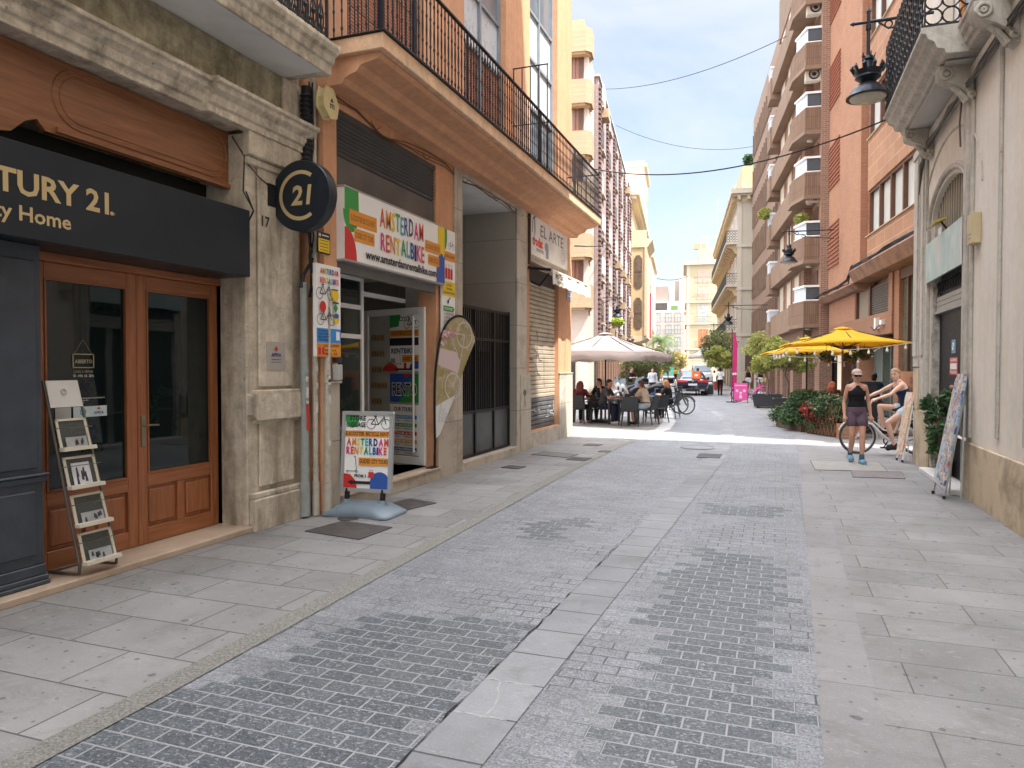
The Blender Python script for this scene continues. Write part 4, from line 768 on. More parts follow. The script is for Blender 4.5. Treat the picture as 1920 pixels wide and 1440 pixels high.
d.rainbow('AMSTERDAM', .06, .935, .085, .36, .04).rainbow('RENTALBIKE', .06, .83, .085, .36, .04, 7)
d.bike(PK, .15, .64, .21).bike(PK, .16, .35, .21).ell(PY, .34, .71, .07, .07).line(PK, [(.28, .77), (.40, .77)], .015).line(PK, [(.29, .62), (.41, .62)], .02).ell(PR, .10, .56, .06, .065).scooter(PK, .24, .45, .17).pol(PGn, [(.30, .56), (.345, .62), (.39, .56), (.345, .50)]).ell(PY, .36, .43, .05, .055).ell(PBl, .36, .47, .05, .03)
d.done('print', sg)
# right vertical board
sg = thing('price_board', 'tall narrow price board on the pillar right of shop entrance', 'sign', (-4.80, 9.93, 2.05))
b = MB(); b.m(PW).box(-4.82, -4.79, 9.97, 10.44, 2.0, 3.84); b.build('board', None, sg)
d = Bd((-4.79, 9.97, 2.0), (0, 1, 0), (1, 0, 0))
d.ell(PGn, .06, 1.72, .12, .22, 180, 360, 10).pol(PGn, [(0, 1.72), (.18, 1.72), (.17, 1.84), (0, 1.84)]).bike(PK, .33, 1.55, .14).rect(PO, 0, .47, 1.36, 1.5).txt(PK, 'E-SCOOTER BICYCLE RENT', .235, 1.41, .06, .42, .02)
for x in (.14, .235, .33): d.case(PR, x, 1.08, .075, .22)
d.rect(PY, .01, .46, .82, 1.04).txt(PK, 'LOCKERS', .235, .97, .05, .2, .02).txt(PK, 'CONSIGNA', .235, .91, .05, .24, .02).txt(PK, 'LUGGAGE STORAGE', .235, .85, .05, .4, .02).line(PK, [(.2, .74), (.28, .8)], .02).ell(PK, .2, .73, .03, .03)
d.pol(PGn, [(.03, .58), (.38, .58), (.43, .62), (.38, .66), (.03, .66)]).txt(PW, 'E-SCOOTER', .2, .6, .05, .3, .02)
for i, t in enumerate(('1 HOUR  8 €', '2 HOUR  14 €', '3 HOUR  18 €', '1 DAY  25 €')): d.txt(PK, t, .23, .52-i*.055, .05, .34, .01)
d.rect(PSb, .02, .44, .25, .33).txt(PW, 'CITY BIKE', .23, .27, .05, .3, .02)
for i, t in enumerate(('1 HOUR  4 €', '2 HOUR  6 €', '1 DAY  15 €')): d.txt(PK, t, .23, .18-i*.055, .05, .32, .01)
d.done('print', sg)
# posters stuck on the open door
sg = thing('door_poster', 'large rental poster with rainbow title on the open glass door', 'poster', lf(.4, 1.2, .04))
def bdoor(t, z, o=.032): return Bd(lf(t, z, o), (1.3, -.4, 0), (-.29, -.95, 0))
d = bdoor(.93, .33)   # origin at the inner (left) end
Wd = 1.36*.84; k = 1
o0 = .50
d.rect(PW, o0, Wd, 1.32, 2.2); d.rect(PW, o0, Wd, 0.02, .80); d.rect(PBl, o0, Wd+.0, .84, 1.28).pol(PGn, [(o0+.2, .84), (Wd, .84), (Wd, 1.28), (Wd-.1, 1.28)]).pol(PR, [(o0+.3, 1.28), (Wd-.15, 1.28), (Wd-.3, 1.22)])
d.txt(PW, 'RENTO', (o0+Wd)/2, .95, .26, .55, .06).txt(PK, 'RENTO', (o0+Wd)/2, .955, .25, .53, .03)
d.pol(PGn, [(o0, 2.2), (o0+.24, 2.2), (o0+.2, 2.02), (o0, 2.0)]).txt(PK, 'COST', o0+.33, 2.1, .1, .22, .02).bike(PK, Wd-.16, 1.98, .2).rect(PO, o0, Wd, 1.86, 1.96).txt(PK, 'E-SCOOTER BICYCLE RENT', (o0+Wd)/2, 1.885, .08, .56, .02)
d.rect(PK, o0, Wd, 1.72, 1.84).txt(pc('l_navy', (0, 0, 0)), 'RENTBIKE', o0+.29, 1.60, .11, .5, .03).rect(PO, o0+.28, Wd, 1.46, 1.57).txt(PK, 'GUIDED TOURS', o0+.45, 1.49, .07, .3, .02).scooter(PK, o0+.2, 1.42, .16).rect(PGy, o0+.03, o0+.13, 1.44, 1.52)
d.ell(PR, o0+.02, 1.32, .18, .12, 0, 180, 10).ell(PBl, Wd-.06, 1.36, .14, .12, 0, 180, 10).line(PK, [(o0+.12, 1.35), (Wd-.1, 1.35)], .03).case(PR, o0+.35, 1.36, .06, .12)
d.txt(PK, 'OUR TOURS', o0+.3, .70, .09, .4, .02)
for i, (m_, t) in enumerate(((PSb, 'PRIVATE GROUP TOUR'), (PGn, 'ART, ARTS & SCIENCES'), (PR, 'TOUR A PIE'), (PO, 'STREET ART TOUR'), (PBl, 'GASTRO EXPERIENCE'))):
    z = .58-i*.125; d.rect(m_, o0+.04, Wd-.04, z, z+.055).txt(PW, t, (o0+Wd)/2, z+.012, .045, .42, .02); d.line(PGy, [(o0+.08, z-.03), (o0+.22, z-.03)], .012).line(PGy, [(o0+.32, z-.03), (o0+.5, z-.03)], .012)
d.done('print', sg)
sg = thing('door_lettering', 'column of wooden tile letters on the inner side of the open glass door', 'lettering', lf(.8, 1.2, .04))
d = bdoor(.93, .33)
for i, t in enumerate(('', 'VALUE', 'DELAY', 'YOUR', 'OTHERS', 'WHEN', 'EDEN', 'MORE')):
    z = 2.06-i*.255
    if not t: continue
    for j, ch in enumerate(t): x_ = .07+j*.062; d.rect(mt('tile_wood', (.35, .25, .12), .7, .2, 20), x_, x_+.055, z, z+.10, 0, j == 0); 
    d.k += .0003
    for j, ch in enumerate(t): d.txt(mt('tile_ink', (.10, .05, .03), .7), ch, .0975+j*.062, z+.02, .085, .038, .02); d.k -= .0003
d.done('letter_tiles', sg)
s = MB(); s.m(PK).box(-4.848, -4.835, 6.86, 7.10, 3.0, 3.24); s.m(PY).box(-4.836, -4.833, 6.875, 7.085, 3.015, 3.165); s.m(PW).text('M', (-4.834, 6.88, 3.185), (0, 1, 0), (0, 0, 1), .05, bold=.04)
s.m(PK)
for i in range(4): s.box(-4.834, -4.8325, 6.9, 7.06, 3.035+i*.035, 3.042+i*.035)
s.m(PW).box(-4.8345, -4.833, 6.94, 7.07, 3.2, 3.21); s.solo('alarm_notice', None, 'small black and yellow security notice under the round sign', 'notice', (-4.84, 6.98, 3.0))
al = thing('alarm_siren', 'yellowed triangular alarm siren on the orange wall under the balcony', 'alarm', (-4.80, 7.0, 4.6))
b = MB(); b.m(mt('siren_yellow', (.62, .52, .27), .5, .12, 6)); P = [(6.88, 4.83), (7.01, 4.83), (7.10, 4.68), (7.07, 4.55), (6.96, 4.52), (6.84, 4.62), (6.84, 4.72)]
b.prism([(-4.82, a, z) for a, z in P], (.10, 0, 0)); b.build('housing', None, al, bevel=.02, seg=2)
b = MB(); b.m(PK).text('STI', (-4.718, 6.98, 4.62), (0, 1, 0), (0, 0, 1), .07, bold=.04, align='C'); b.prism([(-4.719, 6.95, 4.69), (-4.719, 7.01, 4.69), (-4.719, 6.98, 4.74)], (.002, 0, 0)); b.build('mark', None, al)
b = MB(); b.m(mt('meter_box', (.4, .4, .38), .5)).box(-4.82, -4.74, 7.10, 7.2, 1.56, 1.74); b.m(PK).box(-4.82, -4.75, 7.12, 7.22, 1.76, 1.82); b.solo('intercom', None, 'small grey box on the sill left of the shop entrance', 'box', (-4.8, 7.1, 1.56), bevel=.005)
# art shop sign, awning, street plate
sg = thing('shop_sign', 'framed white art shop sign high beside the corner of the orange building', 'sign', (-4.8, 14.2, 3.9))
b = MB(); b.m(mt('sign_frame_dark', (.06, .05, .045), .5)).box(-4.85, -4.80, 14.18, 17.08, 3.86, 5.02); b.m(mt('sign_cream', (.70, .68, .64), .6, .05, 2, stain=(.4, .36, .3), sa=.4)).box(-4.802, -4.795, 14.24, 17.02, 3.92, 4.97); b.build('board', None, sg)
d = Bd((-4.795, 14.24, 3.92), (0, 1, 0), (1, 0, 0)); IN = pc('ink', (.05, .06, .11)); BE = pc('beige', (.33, .29, .23))
d.txt(IN, 'EL ARTE', 1.5, .62, .36, 1.75, 0).txt(PR, 'trodat', .43, .38, .26, .72, .05).txt(IN, 'PRINTER', .6, .26, .1, .5, .01).rect(BE, 0, 2.78, 0, .15).txt(IN, 'PAPELERIA  Y  BELLAS  ARTES', 1.4, .04, .09, 2.3, 0).line(IN, [(.06, .62), (.1, .9), (.3, 1.0)], .03).line(IN, [(.2, .5), (.2, .95), (.3, .6)], .025).line(PGn, [(.12, .47), (.3, .47)], .02)
d.ell(pc('greyblue', (.2, .24, .33)), 1.05, .45, .13, .1).rect(pc('greyblue', (0, 0, 0)), 1.0, 1.2, .2, .42).ring(pc('faded', (.42, .36, .36)), 2.35, .42, .17, .02).ring(pc('faded', (0, 0, 0)), 2.35, .42, .1, .02)
d.done('print', sg)
aw = thing('awning', 'folded pale fabric awning above the roller shutter of the art shop', 'awning', (-4.6, 14.2, 3.5))
b = MB(); CV = mt('awning_canvas', (.60, .53, .44), .8, .08, 3, .2, 50, stain=(.3, .25, .2), sa=.4)
n_ = 24; V = []
for i in range(n_+1):
    y = 14.25+3.1*i/n_; e = .02*math.sin(i*1.1); V += [(-4.80, y, 3.82), (-4.35+e*.3, y, 3.72), (-4.33+e, y, 3.70), (-4.32+e, y, 3.42+.012*(i % 2)*2)]
b.m(CV).add(V, [(4*i+j, 4*i+j+1, 4*i+j+5, 4*i+j+4) for i in range(n_) for j in range(3)]); b.m(CV).tube([(-4.36, 14.25, 3.71), (-4.36, 17.35, 3.71)], .035, 8)
ca = b.build('canvas', None, aw); md = ca.modifiers.new('s', 'SOLIDIFY'); md.thickness = .012
b = MB(); b.m(BLACK).tube([(-4.82, 14.22, 3.78), (-4.36, 14.22, 3.72)], .03, 6); b.tube([(-4.82, 14.18, 3.78), (-4.75, 14.12, 3.76)], .04, 8); b.tube([(-4.82, 14.3, 3.5), (-4.6, 14.22, 3.4), (-4.4, 14.22, 3.65)], .02, 5); b.build('arm', None, aw, smooth=40)
d = Bd((-4.305, 14.3, 3.44), (0, 1, 0), (1, 0, 0)); d.txt(PK, 'trodat', .35, .13, .16, .55, .03).txt(PK, 'PRINTER', .45, .02, .09, .45, .02); d.done('print', aw)
b = MB(); b.m(mt('plate_blue', (.28, .30, .36), .4)).box(-4.85, -4.835, 17.12, 17.5, 3.38, 3.66); b.m(PW).box(-4.836, -4.833, 17.24, 17.38, 3.57, 3.59); b.box(-4.836, -4.833, 17.18, 17.44, 3.47, 3.49); b.solo('street_plate', None, 'small street name plate on the corner of the orange building', 'sign', (-4.84, 17.3, 3.4))
# pavement sign
ps = thing('pavement_sign', 'grey framed rental shop pavement sign on rounded blue grey base', 'sign', (-4.46, 7.32, 0))
u = Vector((1, .06, 0)).normalized(); nn_ = Vector((.06, -1, 0)).normalized(); tl = Vector((0, .07, 1)).normalized()
b = MB(); q = Matrix((u, -nn_, Vector((0, 0, 1)))).transposed()
rings = []
for t, wx, h in ((-.44, .13, .03), (-.42, .19, .055), (-.36, .21, .075), (-.24, .20, .14), (-.15, .19, .155), (0, .17, .16), (.15, .19, .155), (.24, .20, .14), (.36, .21, .075), (.42, .19, .055), (.44, .13, .03)):
    c_ = Vector((-4.47, 7.22, 0)); r = []
    for (a, z) in ((-1, .012), (-1.03, h*.35), (-.9, h*.75), (-.45, h), (0, h*1.05), (.45, h), (.9, h*.75), (1.03, h*.35), (1, .012)): r.append(c_ + u*t - nn_*(a*wx*1.35) + Vector((0, 0, z)))
    rings.append(r)
b.m(mt('sign_base_plastic', (.17, .215, .25), .4, .1, 4)).loft(rings); b.build('base', None, ps, smooth=60)
b = MB(); b.m(BLACK)
for t in (-.23, .23): b.tube([c_ + u*t + Vector((0, 0, .14)), c_ + u*t + tl*.30], .032, 10); 
b.m(mt('sign_base_plastic', (0, 0, 0)))
for t in (-.23, .23): b.tube([c_ + u*t + Vector((0, 0, .13)), c_ + u*t + Vector((0, 0, .175))], [.06, .045], 10)
b.build('post', None, ps, smooth=40)
O = c_ + Vector((0, 0, .27)) - u*.31 + Vector((0, .02, 0)); b = MB(); b.m(mt('frame_alu', (.45, .47, .48), .35, .05, metal=.5))
wb, hb = .64, .92
for a0, a1, z0, z1 in ((0, wb, 0, .03), (0, wb, hb-.03, hb), (0, .03, .03, hb-.03), (wb-.03, wb, .03, hb-.03)):
    P = [O+u*a0+tl*z0, O+u*a1+tl*z0, O+u*a1+tl*z1, O+u*a0+tl*z1]; b.prism([p - nn_*.02 for p in P], nn_*.05)
b.build('frame', None, ps, bevel=.006)
b = MB(); b.m(PW).prism([p - nn_*.01 for p in (O+u*.02+tl*.02, O+u*(wb-.02)+tl*.02, O+u*(wb-.02)+tl*(hb-.02), O+u*.02+tl*(hb-.02))], nn_*.02); b.build('panel', None, ps)
d = Bd(O+nn_*.011, u, nn_, tl)
d.ell(PGn, .12, .85, .09, .12, 180, 360, 10).rect(PGn, .03, .21, .85, .89).txt(PK, 'STORE', .19, .82, .075, .21, .04).txt(PK, 'LUGGAGE', .17, .745, .075, .25, .04).bike(PK, .46, .72, .19)
d.rect(PO, .03, .61, .63, .70).txt(PK, 'E-SCOOTER. BICYCLE RENT', .32, .645, .06, .55, .03).rainbow('AMSTERDAM', .05, .53, .115, .55, .045).rainbow('RENTALBIKE', .05, .43, .115, .53, .045, 7)
d.rect(PO, .22, .61, .30, .39).txt(PK, 'GUIDED CITY TOURS', .415, .325, .065, .36, .03).scooter(PK, .14, .21, .19).pol(PR, [(.03, .03), (.03, .2), (.12, .19), (.19, .12), (.21, .03)]).ell(PBl, .5, .12, .12, .11, 0, 360).rect(PBl, .38, .61, .03, .12).line(PK, [(.13, .1), (.38, .1)], .035).pol(PK, [(.08, .1), (.15, .13), (.15, .07)]).txt(PK, 'FROM 3', .25, .16, .05, .15, .03).txt(PK, '€', .35, .16, .03).case(PR, .39, .16, .07, .09)
d.done('print', ps)
# feather flag
fl = thing('feather_flag', 'teardrop advertising flag with printed pink bicycle beside the shop door', 'flag', (-4.78, 9.75, 0))
def flp(a, z): return (-4.78+.25*a/1.2, 9.72+a*.97, z)
# outline in (a,z)
Lft = [(-.02, .62), (-.03, 1.0), (-.02, 1.5), (.03, 1.85), (.12, 2.15), (.28, 2.38), (.5, 2.5), (.72, 2.5), (.9, 2.40), (1.02, 2.22)]
def smooth(L):
    o = []
    for i in range(len(L)-1):
        p0, p1, p2, p3 = L[max(i-1, 0)], L[i], L[i+1], L[min(i+2, len(L)-1)]
        for k in range(4): t = k/4; o.append(tuple(.5*(2*p1[j]+(p2[j]-p0[j])*t+(2*p0[j]-5*p1[j]+4*p2[j]-p3[j])*t*t+(-p0[j]+3*p1[j]-3*p2[j]+p3[j])*t**3) for j in (0, 1)))
    return o+[L[-1]]
Lft = smooth(Lft)
Rgt = [(1.02, 2.12), (.86, 1.9), (.60, 1.5), (.35, 1.1), (.1, .68)]
b = MB(); b.m(BLACK); b.tube([(-4.80, 9.72, .22)]+[flp(*p) for p in Lft], [.014]+[.02]*len(Lft), 6); b.box(-4.90, -4.785, 9.62, 9.82, .201, .215); b.tube([(-4.80, 9.72, .21), (-4.80, 9.72, .42)], .02, 8); b.build('pole', None, fl, smooth=40)
def flag_mat():
    m, n, l, p = nt('flag_print'); tc = n.new('ShaderNodeTexCoord').outputs['Object']
    f1 = noise(n, l, tc, 3.2, 3, .5); c = mixc(n, l, ramp(n, l, f1, .38, .6), (.26, .22, .07), (.36, .30, .16)); f2 = noise(n, l, tc, 9, 4, .6); c = mixc(n, l, ramp(n, l, f2, .55, .7), c, (.5, .38, .33)); l.new(c, p.inputs['Base Color']); p.inputs['Roughness'].default_value = .7; return m
b = MB(); b.m(flag_mat()); P = [flp(*p) for p in Lft+Rgt]; b.poly(P); pf = b.build('fabric', None, fl); md = pf.modifiers.new('s', 'SOLIDIFY'); md.thickness = .004
d = Bd((-4.78, 9.72, 0), (.25/1.2, .97, 0), (.97, -.2, 0)); d.k = .004; PP = pc('pale_pink', (.55, .42, .42)); WH = pc('flag_white', (.6, .6, .58))
d.pol(WH, [(-.015, .64), (-.02, 1.12), (.12, 1.17), (.48, 1.28), (.35, 1.09), (.1, .70)]); k0 = d.k
for i, t in enumerate(('AMSTERDAM', 'RENTAL', 'BIKE')):
    d.k += .0003; d.mb.m(PGy).text(t, d.p(.10+i*.075, .88), d.v*.98+d.u*.18, -d.u, .075, .30-.08*i)
d.pol(PP, [(.05, 1.75), (.55, 1.62), (.62, 1.8), (.5, 1.95), (.1, 2.0)]); WT = pc('wheel_pale', (.55, .50, .48))
for cx, cz in ((.42, 1.42), (.72, 2.22)):
    d.ring(WT, cx, cz, .2, .018, 22)
    for j in range(8): d.line(WT, [(cx, cz), (cx+.19*math.cos(j*.785), cz+.19*math.sin(j*.785))], .004)
d.line(PP, [(.42, 1.42), (.62, 1.85), (.72, 2.22), (.3, 2.25)], .02).line(PP, [(.3, 2.25), (.55, 1.9)], .02); random.seed(8)
for k in range(26): x_ = random.uniform(.12, .42); d.ell(pc('blossom%d' % (k % 3), [(.55, .2, .25), (.5, .3, .3), (.6, .5, .5)][k % 3]), x_, 2.08+x_*.4+random.uniform(-.1, .1), .028, .028, 0, 360, 7)
d.done('print', fl)

cb = MB(); cb.m(mt('cable_brown', (.16, .08, .04), .7)); random.seed(31)
for k in range(3): cb.tube([(-4.83, 7.05+i*.62, 4.80+.04*math.sin(i*1.3+k)-(.10 if i % 4 == 2 else 0)+k*.02) for i in range(15)], .007, 4)
for k in range(5): y_ = 8+k*1.4; cb.tube([(-4.83, y_, 4.82), (-4.82, y_+.1, 4.74), (-4.81, y_+.2, 4.80)], .006, 4)
cb.solo('facade_cable', None, 'thin brown cables sagging along the orange wall just under the long balcony', 'cables', (-4.83, 11, 4.8))
# ================================================================ right: grey plastered building with balcony
GP = mt('grey_plaster', (.67, .61, .52), .85, .08, .9, .3, 55, stain=(.74, .71, .66), sa=.65, ss=.7, streak=1, grime=.13)
GM2 = mt('grey_moulding', (.52, .49, .43), .8, .08, 2, .2, 60, stain=(.36, .33, .28), sa=.5, ss=3, grime=.4)
DAD = brick('dado_stone', (.52, .42, .29), (.57, .47, .34), (.26, .2, .14), 2.6, 3, .006, .25, .3, .85, stain=(.16, .12, .08), sa=.6, off=0, ss=1.6, fine=.25)
gb = thing('plastered_building', 'grey beige plastered building on the right with arched doorway and iron balcony', 'building', (2.35, 8, 0))
f = Fr('x', 2.35, -1)
w = MB(); w.m(GP)
w.facade(f, -40, 14.6, .74, 15, [(10.95, 13.35, .74, 4.6), (10.7, 12.7, 6.0, 8.6)], .14, ends=False); w.facade(f, -40, 11.0, 15, 26, [], .14, ends=False)
# arch infill
n_ = 16; V = []
for i in range(n_+1):
    a = 10.95+2.4*i/n_; z = 3.98+.5*math.sqrt(max(0, 1-((a-12.15)/1.2)**2)); V += [f.p(a, z, 0), f.p(a, 4.6, 0), f.p(a, z, -.14)]
w.add(V, [(3*i, 3*i+1, 3*i+4, 3*i+3) for i in range(n_)]+[(3*i, 3*i+3, 3*i+5, 3*i+2) for i in range(n_)])
w.poly([(2.35, 14.6, 0), (9, 14.6, 0), (9, 14.6, 15), (2.35, 14.6, 15)]); w.poly([(2.35, 11, 15), (2.35, 14.6, 15), (9, 14.6, 15), (9, 11, 15)]); w.box(2.36, 9, -40, 11.0, 15, 26); w.box(2.62, 9, -40, 14.55, 0, 14.9)
w.build('wall', None, gb)
# unseen roof stepped so sunlight passes over its low end onto the art shop
md_ = MB(); md_.m(GM2)
for a0, a1, z0, z1, d in ((14.1, 14.6, 1.72, 5.5, .05), (14.18, 14.5, 1.9, 5.3, .075), (13.62, 13.98, 1.1, 5.5, .045), (13.7, 13.9, 1.9, 5.2, .07), (13.40, 13.55, .8, 3.95, .05), (10.76, 10.95, .8, 5.5, .07), (10.64, 10.76, .8, 5.5, .035), (9.42, 9.5, .9, 5.3, .03), (8.45, 8.53, .9, 5.3, .03), (8.2, 8.4, .75, 5.5, .05)):
    md_.fbox(f, a0, a1, z0, z1, 0, d)
md_.fbox(f, -40, 14.62, 5.36, 5.5, 0, .08)
for r0, dz, dd in ((1.27, .09, .06), (1.34, .13, .03), (1.9, .62, .022)):
    P = [f.p(12.15+r0*math.cos(math.pi*i/18), 3.98+(.5+dz)*math.sin(math.pi*i/18), dd*.3) for i in range(19)]
    md_.tube(P, .035 if dd > .025 else .02, 6)
md_.build('mouldings', None, gb, bevel=.01)
dd_ = MB(); dd_.m(DAD); dd_.fbox(f, -40, 10.95, 0, .74, -.2, .03); dd_.fbox(f, 13.35, 14.6, 0, .98, -.2, .035); dd_.fbox(f, 14.12, 14.62, .98, 1.7, -.02, .04); dd_.build('dado', None, gb, bevel=.01)
bl = MB(); bl.m(GM2)
prof = [(0, 5.58), (.40, 5.60), (.42, 5.66), (.50, 5.68), (.53, 5.76), (.60, 5.80), (.62, 5.86), (.68, 5.88), (.68, 5.93), (0, 5.93)]
bl.prism([f.p(10.28, z, d_) for d_, z in prof], (0, 3.38, 0)); 
bl.m(mt('soffit_grey', (.50, .47, .43), .85, .06)).fbox(f, 10.5, 13.45, 5.56, 5.58, .02, .36)
bl.m(GM2).prism([f.p(-40, z, d_*.42) for d_, z in prof], (0, 50.28, 0)); bl.build('balcony_slab', None, gb, bevel=.008)
for yb in (13.35, 10.75, 9.0):
    c_ = MB(); c_.m(GM2)
    c_.prism([f.p(yb-.11, z, d_) for d_, z in ((0, 5.08), (.04, 5.1), (.08, 5.18), (.12, 5.25), (.22, 5.32), (.36, 5.38), (.42, 5.46), (.42, 5.57), (0, 5.57))], (0, .22, 0))
    for sy in (-.12, .12):
        c_.torus(f.p(yb+sy, 5.46, .33), .065, .02, (0, 1, 0), 14, 6); c_.torus(f.p(yb+sy, 5.46, .33), .02, .02, (0, 1, 0), 8, 6); c_.torus(f.p(yb+sy, 5.17, .05), .035, .018, (0, 1, 0), 12, 6)
    c_.tube([f.p(yb, 5.34, .24), f.p(yb, 5.22, .15), f.p(yb, 5.12, .08)], [.05, .04, .05], 6)
    c_.build('corbel', None, gb, smooth=40)
rl = MB(); rl.m(IRON); X = 2.35-.64
def ringpanel(mb, pt, L, z0, z1, r=.085):
    k = int(L/(2*r)); 
    for i in range(k+1):
        for j in range(int((z1-z0)/(2*r))+1):
            mb.torus(pt(min(L, (i+.5)*2*r), z0+r+j*2*r), r, .011, pt('n', 0), 12, 4)
def pz(a, z): return (0, 1, 0) if a == 'n' else (2.35-.64+a, 10.3, z)
ringpanel(rl, pz, .6, 5.97, 6.95, .095)
def px_(a, z): return (1, 0, 0) if a == 'n' else (X, 10.3+a, z)
ringpanel(rl, px_, 3.36, 5.97, 6.95, .095)
for z in (5.96, 6.98, 7.05): rl.tube([(2.33, 10.3, z), (X, 10.3, z), (X, 13.66, z), (2.33, 13.66, z)], .016, 5)
for y in [10.3+i*.168 for i in range(21)]: rl.tube([(X, y, 5.94), (X, y, 7.05)], .011, 4)
rl.build('balcony_railing', None, gb, smooth=50)
wn2 = MB(); wn2.m(WHITE); wn2.fbox(f, 10.7, 12.7, 6.0, 8.6, -.26, -.15); wn2.m(mt('door_orange', (.55, .22, .05), .5)); wn2.fbox(f, 11.3, 11.45, 6.0, 8.6, -.149, -.1); wn2.fbox(f, 10.72, 10.8, 6.0, 8.6, -.149, -.1); wn2.fbox(f, 12.0, 12.15, 6, 8.6, -.149, -.1); wn2.m(WGL); wn2.fbox(f, 11.5, 11.95, 6.3, 8.3, -.149, -.13); wn2.build('balcony_door', None, gb)
# doorway
dk_ = mt('door_dark', (.007, .009, .012), .5, .3, 4, spec=.15)
dw = MB(); dw.m(dk_).fbox(f, 10.95, 13.35, .1, 2.6, -.25, -.12); dw.m(mt('jamb_peeling', (.46, .43, .37), .9, .3, 9, .8, 30, stain=(.12, .1, .08), sa=.8, ss=6)).fbox(f, 13.25, 13.36, .1, 3.0, -.118, -.01); dw.m(mt('door_frame_green', (.25, .27, .23), .6)).fbox(f, 11.45, 11.6, .1, 2.6, -.119, -.08); dw.build('doorway', None, gb)
g_ = MB(); g_.m(mt('roller_grey2', (.30, .30, .27), .5, .1, metal=.3)); z = 2.6
while z < 2.82: g_.fbox(f, 10.95, 13.3, z, z+.068, -.11, -.06); z += .075
g_.fbox(f, 10.95, 13.3, 2.56, 2.6, -.12, -.04); g_.m(BLACK)
for i in range(14): g_.torus(f.p(11.1+i*.165, 2.94, -.08), .07, .009, (1, 0, 0), 10, 4); g_.torus(f.p(11.18+i*.165, 3.02, -.08), .05, .007, (1, 0, 0), 8, 4)
g_.fbox(f, 10.95, 13.3, 2.84, 3.08, -.13, -.12); g_.build('roller_grille', None, gb)
t_ = MB(); t_.m(mt('fanlight_dark', (.045, .04, .035), .7, .3)).fbox(f, 10.96, 13.34, 3.06, 4.6, -.139, -.125); t_.m(mt('fanlight_bar', (.34, .29, .22), .6, .15)); 
for i in range(15): t_.fbox(f, 11.05+i*.155, 11.09+i*.155, 3.2, 4.5, -.124, -.07)
t_.m(GM2).fbox(f, 13.2, 13.35, 3.06, 3.98, -.124, -.02); t_.build('fanlight', None, gb)
st = MB(); st.m(mt('marble_step', (.58, .57, .54), .5, .1, 3)).box(2.2, 2.7, 10.95, 13.3, .01, .085); st.build('door_step', None, gb, bevel=.006)
def teal():
    m, n, l, p = nt('teal_painted_board'); tc = n.new('ShaderNodeTexCoord').outputs['Object']; q = n.new('ShaderNodeMapping'); q.inputs['Scale'].default_value = (1, 1, .5); l.new(tc, q.inputs[0])
    f_ = noise(n, l, q.outputs[0], 5, 6, .65, 1); c = mixc(n, l, ramp(n, l, f_, .4, .6), (.25, .42, .41), (.42, .52, .49)); l.new(mixc(n, l, ramp(n, l, noise(n, l, q.outputs[0], 3, 4), .55, .68), c, (.50, .46, .42)), p.inputs['Base Color']); p.inputs['Roughness'].default_value = .35; return m
s = MB(); s.m(teal()).fbox(f, 10.9, 13.4, 3.07, 3.70, .04, .07); s.solo('painted_board', None, 'pale teal painted board mounted above the arched doorway', 'sign', (2.3, 12.1, 3.07), bevel=.004)
s = MB(); s.m(mt('flood_yellow', (.55, .42, .08), .5)).obox(f.p(12.2, 3.86, .12), (.16, .34, .03), (0, R(-20), 0)); s.m(BLACK).tube([f.p(12.1, 3.7, .0), f.p(12.1, 3.84, .1)], .015, 5); s.m(WHITE).fbox(f, 12.95, 13.25, 3.72, 3.92, -.1, -.06)
s.solo('flood_lamp', None, 'yellow floodlight and small white panel above the painted board', 'lamp', (2.25, 12.1, 3.8))
vb = MB(); vb.m(mt('box_beige', (.50, .41, .24), .55, .06, 3)).fbox(f, 10.3, 10.56, 3.24, 3.62, 0.0, .10); vb.m(GM2)
for z in (3.31, 3.36): vb.fbox(f, 10.35, 10.57, z, z+.015, .09, .108)
vb.solo('siren_box', None, 'beige box with two slots on the plastered wall right of the arch', 'box', (2.3, 10.4, 3.24), bevel=.015)
cb = MB(); cb.m(mt('cable_grey', (.10, .095, .085), .7)); random.seed(5)
for k in range(7): cb.tube([f.p(y, 5.30+random.uniform(-.05, .05)-(.25 if abs(y-13.6) < .2 else 0), .07+random.uniform(0, .05)) for y in (8.0, 9, 10, 10.8, 11.6, 12.5, 13.2, 13.75)]+[f.p(13.9+k*.02, 4.9-k*.04, .08)], .011, 5)
cb.tube([f.p(10.9, 5.3, .1), f.p(10.93, 4.9, .12), f.p(10.96, 4.6, .1)], .012, 5)
cb.solo('cable_bundle', None, 'grey cables sagging along the wall under the right hand balcony', 'cables', (2.3, 11, 5.3), smooth=50)
s = MB(); s.m(PSb).box(2.618, 2.622, 12.22, 12.42, 2.05, 2.24) if False else s.m(pc('stick_blue', (.1, .3, .5))).fbox(f, 12.15, 12.4, 1.92, 2.12, -.119, -.115); s.m(PW).torus(f.p(12.28, 2.02, -.112), .05, .008, (1, 0, 0), 12, 4); s.solo('door_sticker', None, 'small blue sticker on the dark door of the arched doorway', 'sticker', (2.62, 12.3, 2))
s = MB(); s.m(PR).fbox(f, 12.0, 12.5, 1.60, 1.86, -.119, -.115); s.m(PW); s.text('ALARMA', f.p(12.25, 1.80, -.112), (0, -1, 0), (0, 0, 1), .06, width=.42, bold=.03, align='C'); s.text('POLICIA', f.p(12.25, 1.62, -.112), (0, -1, 0), (0, 0, 1), .06, width=.42, bold=.03, align='C'); s.fbox(f, 12.05, 12.45, 1.68, 1.77, -.114, -.111); s.solo('alarm_notice', None, 'red alarm notice on the dark door beside the leafy plant', 'notice', (2.62, 12.3, 1.6))
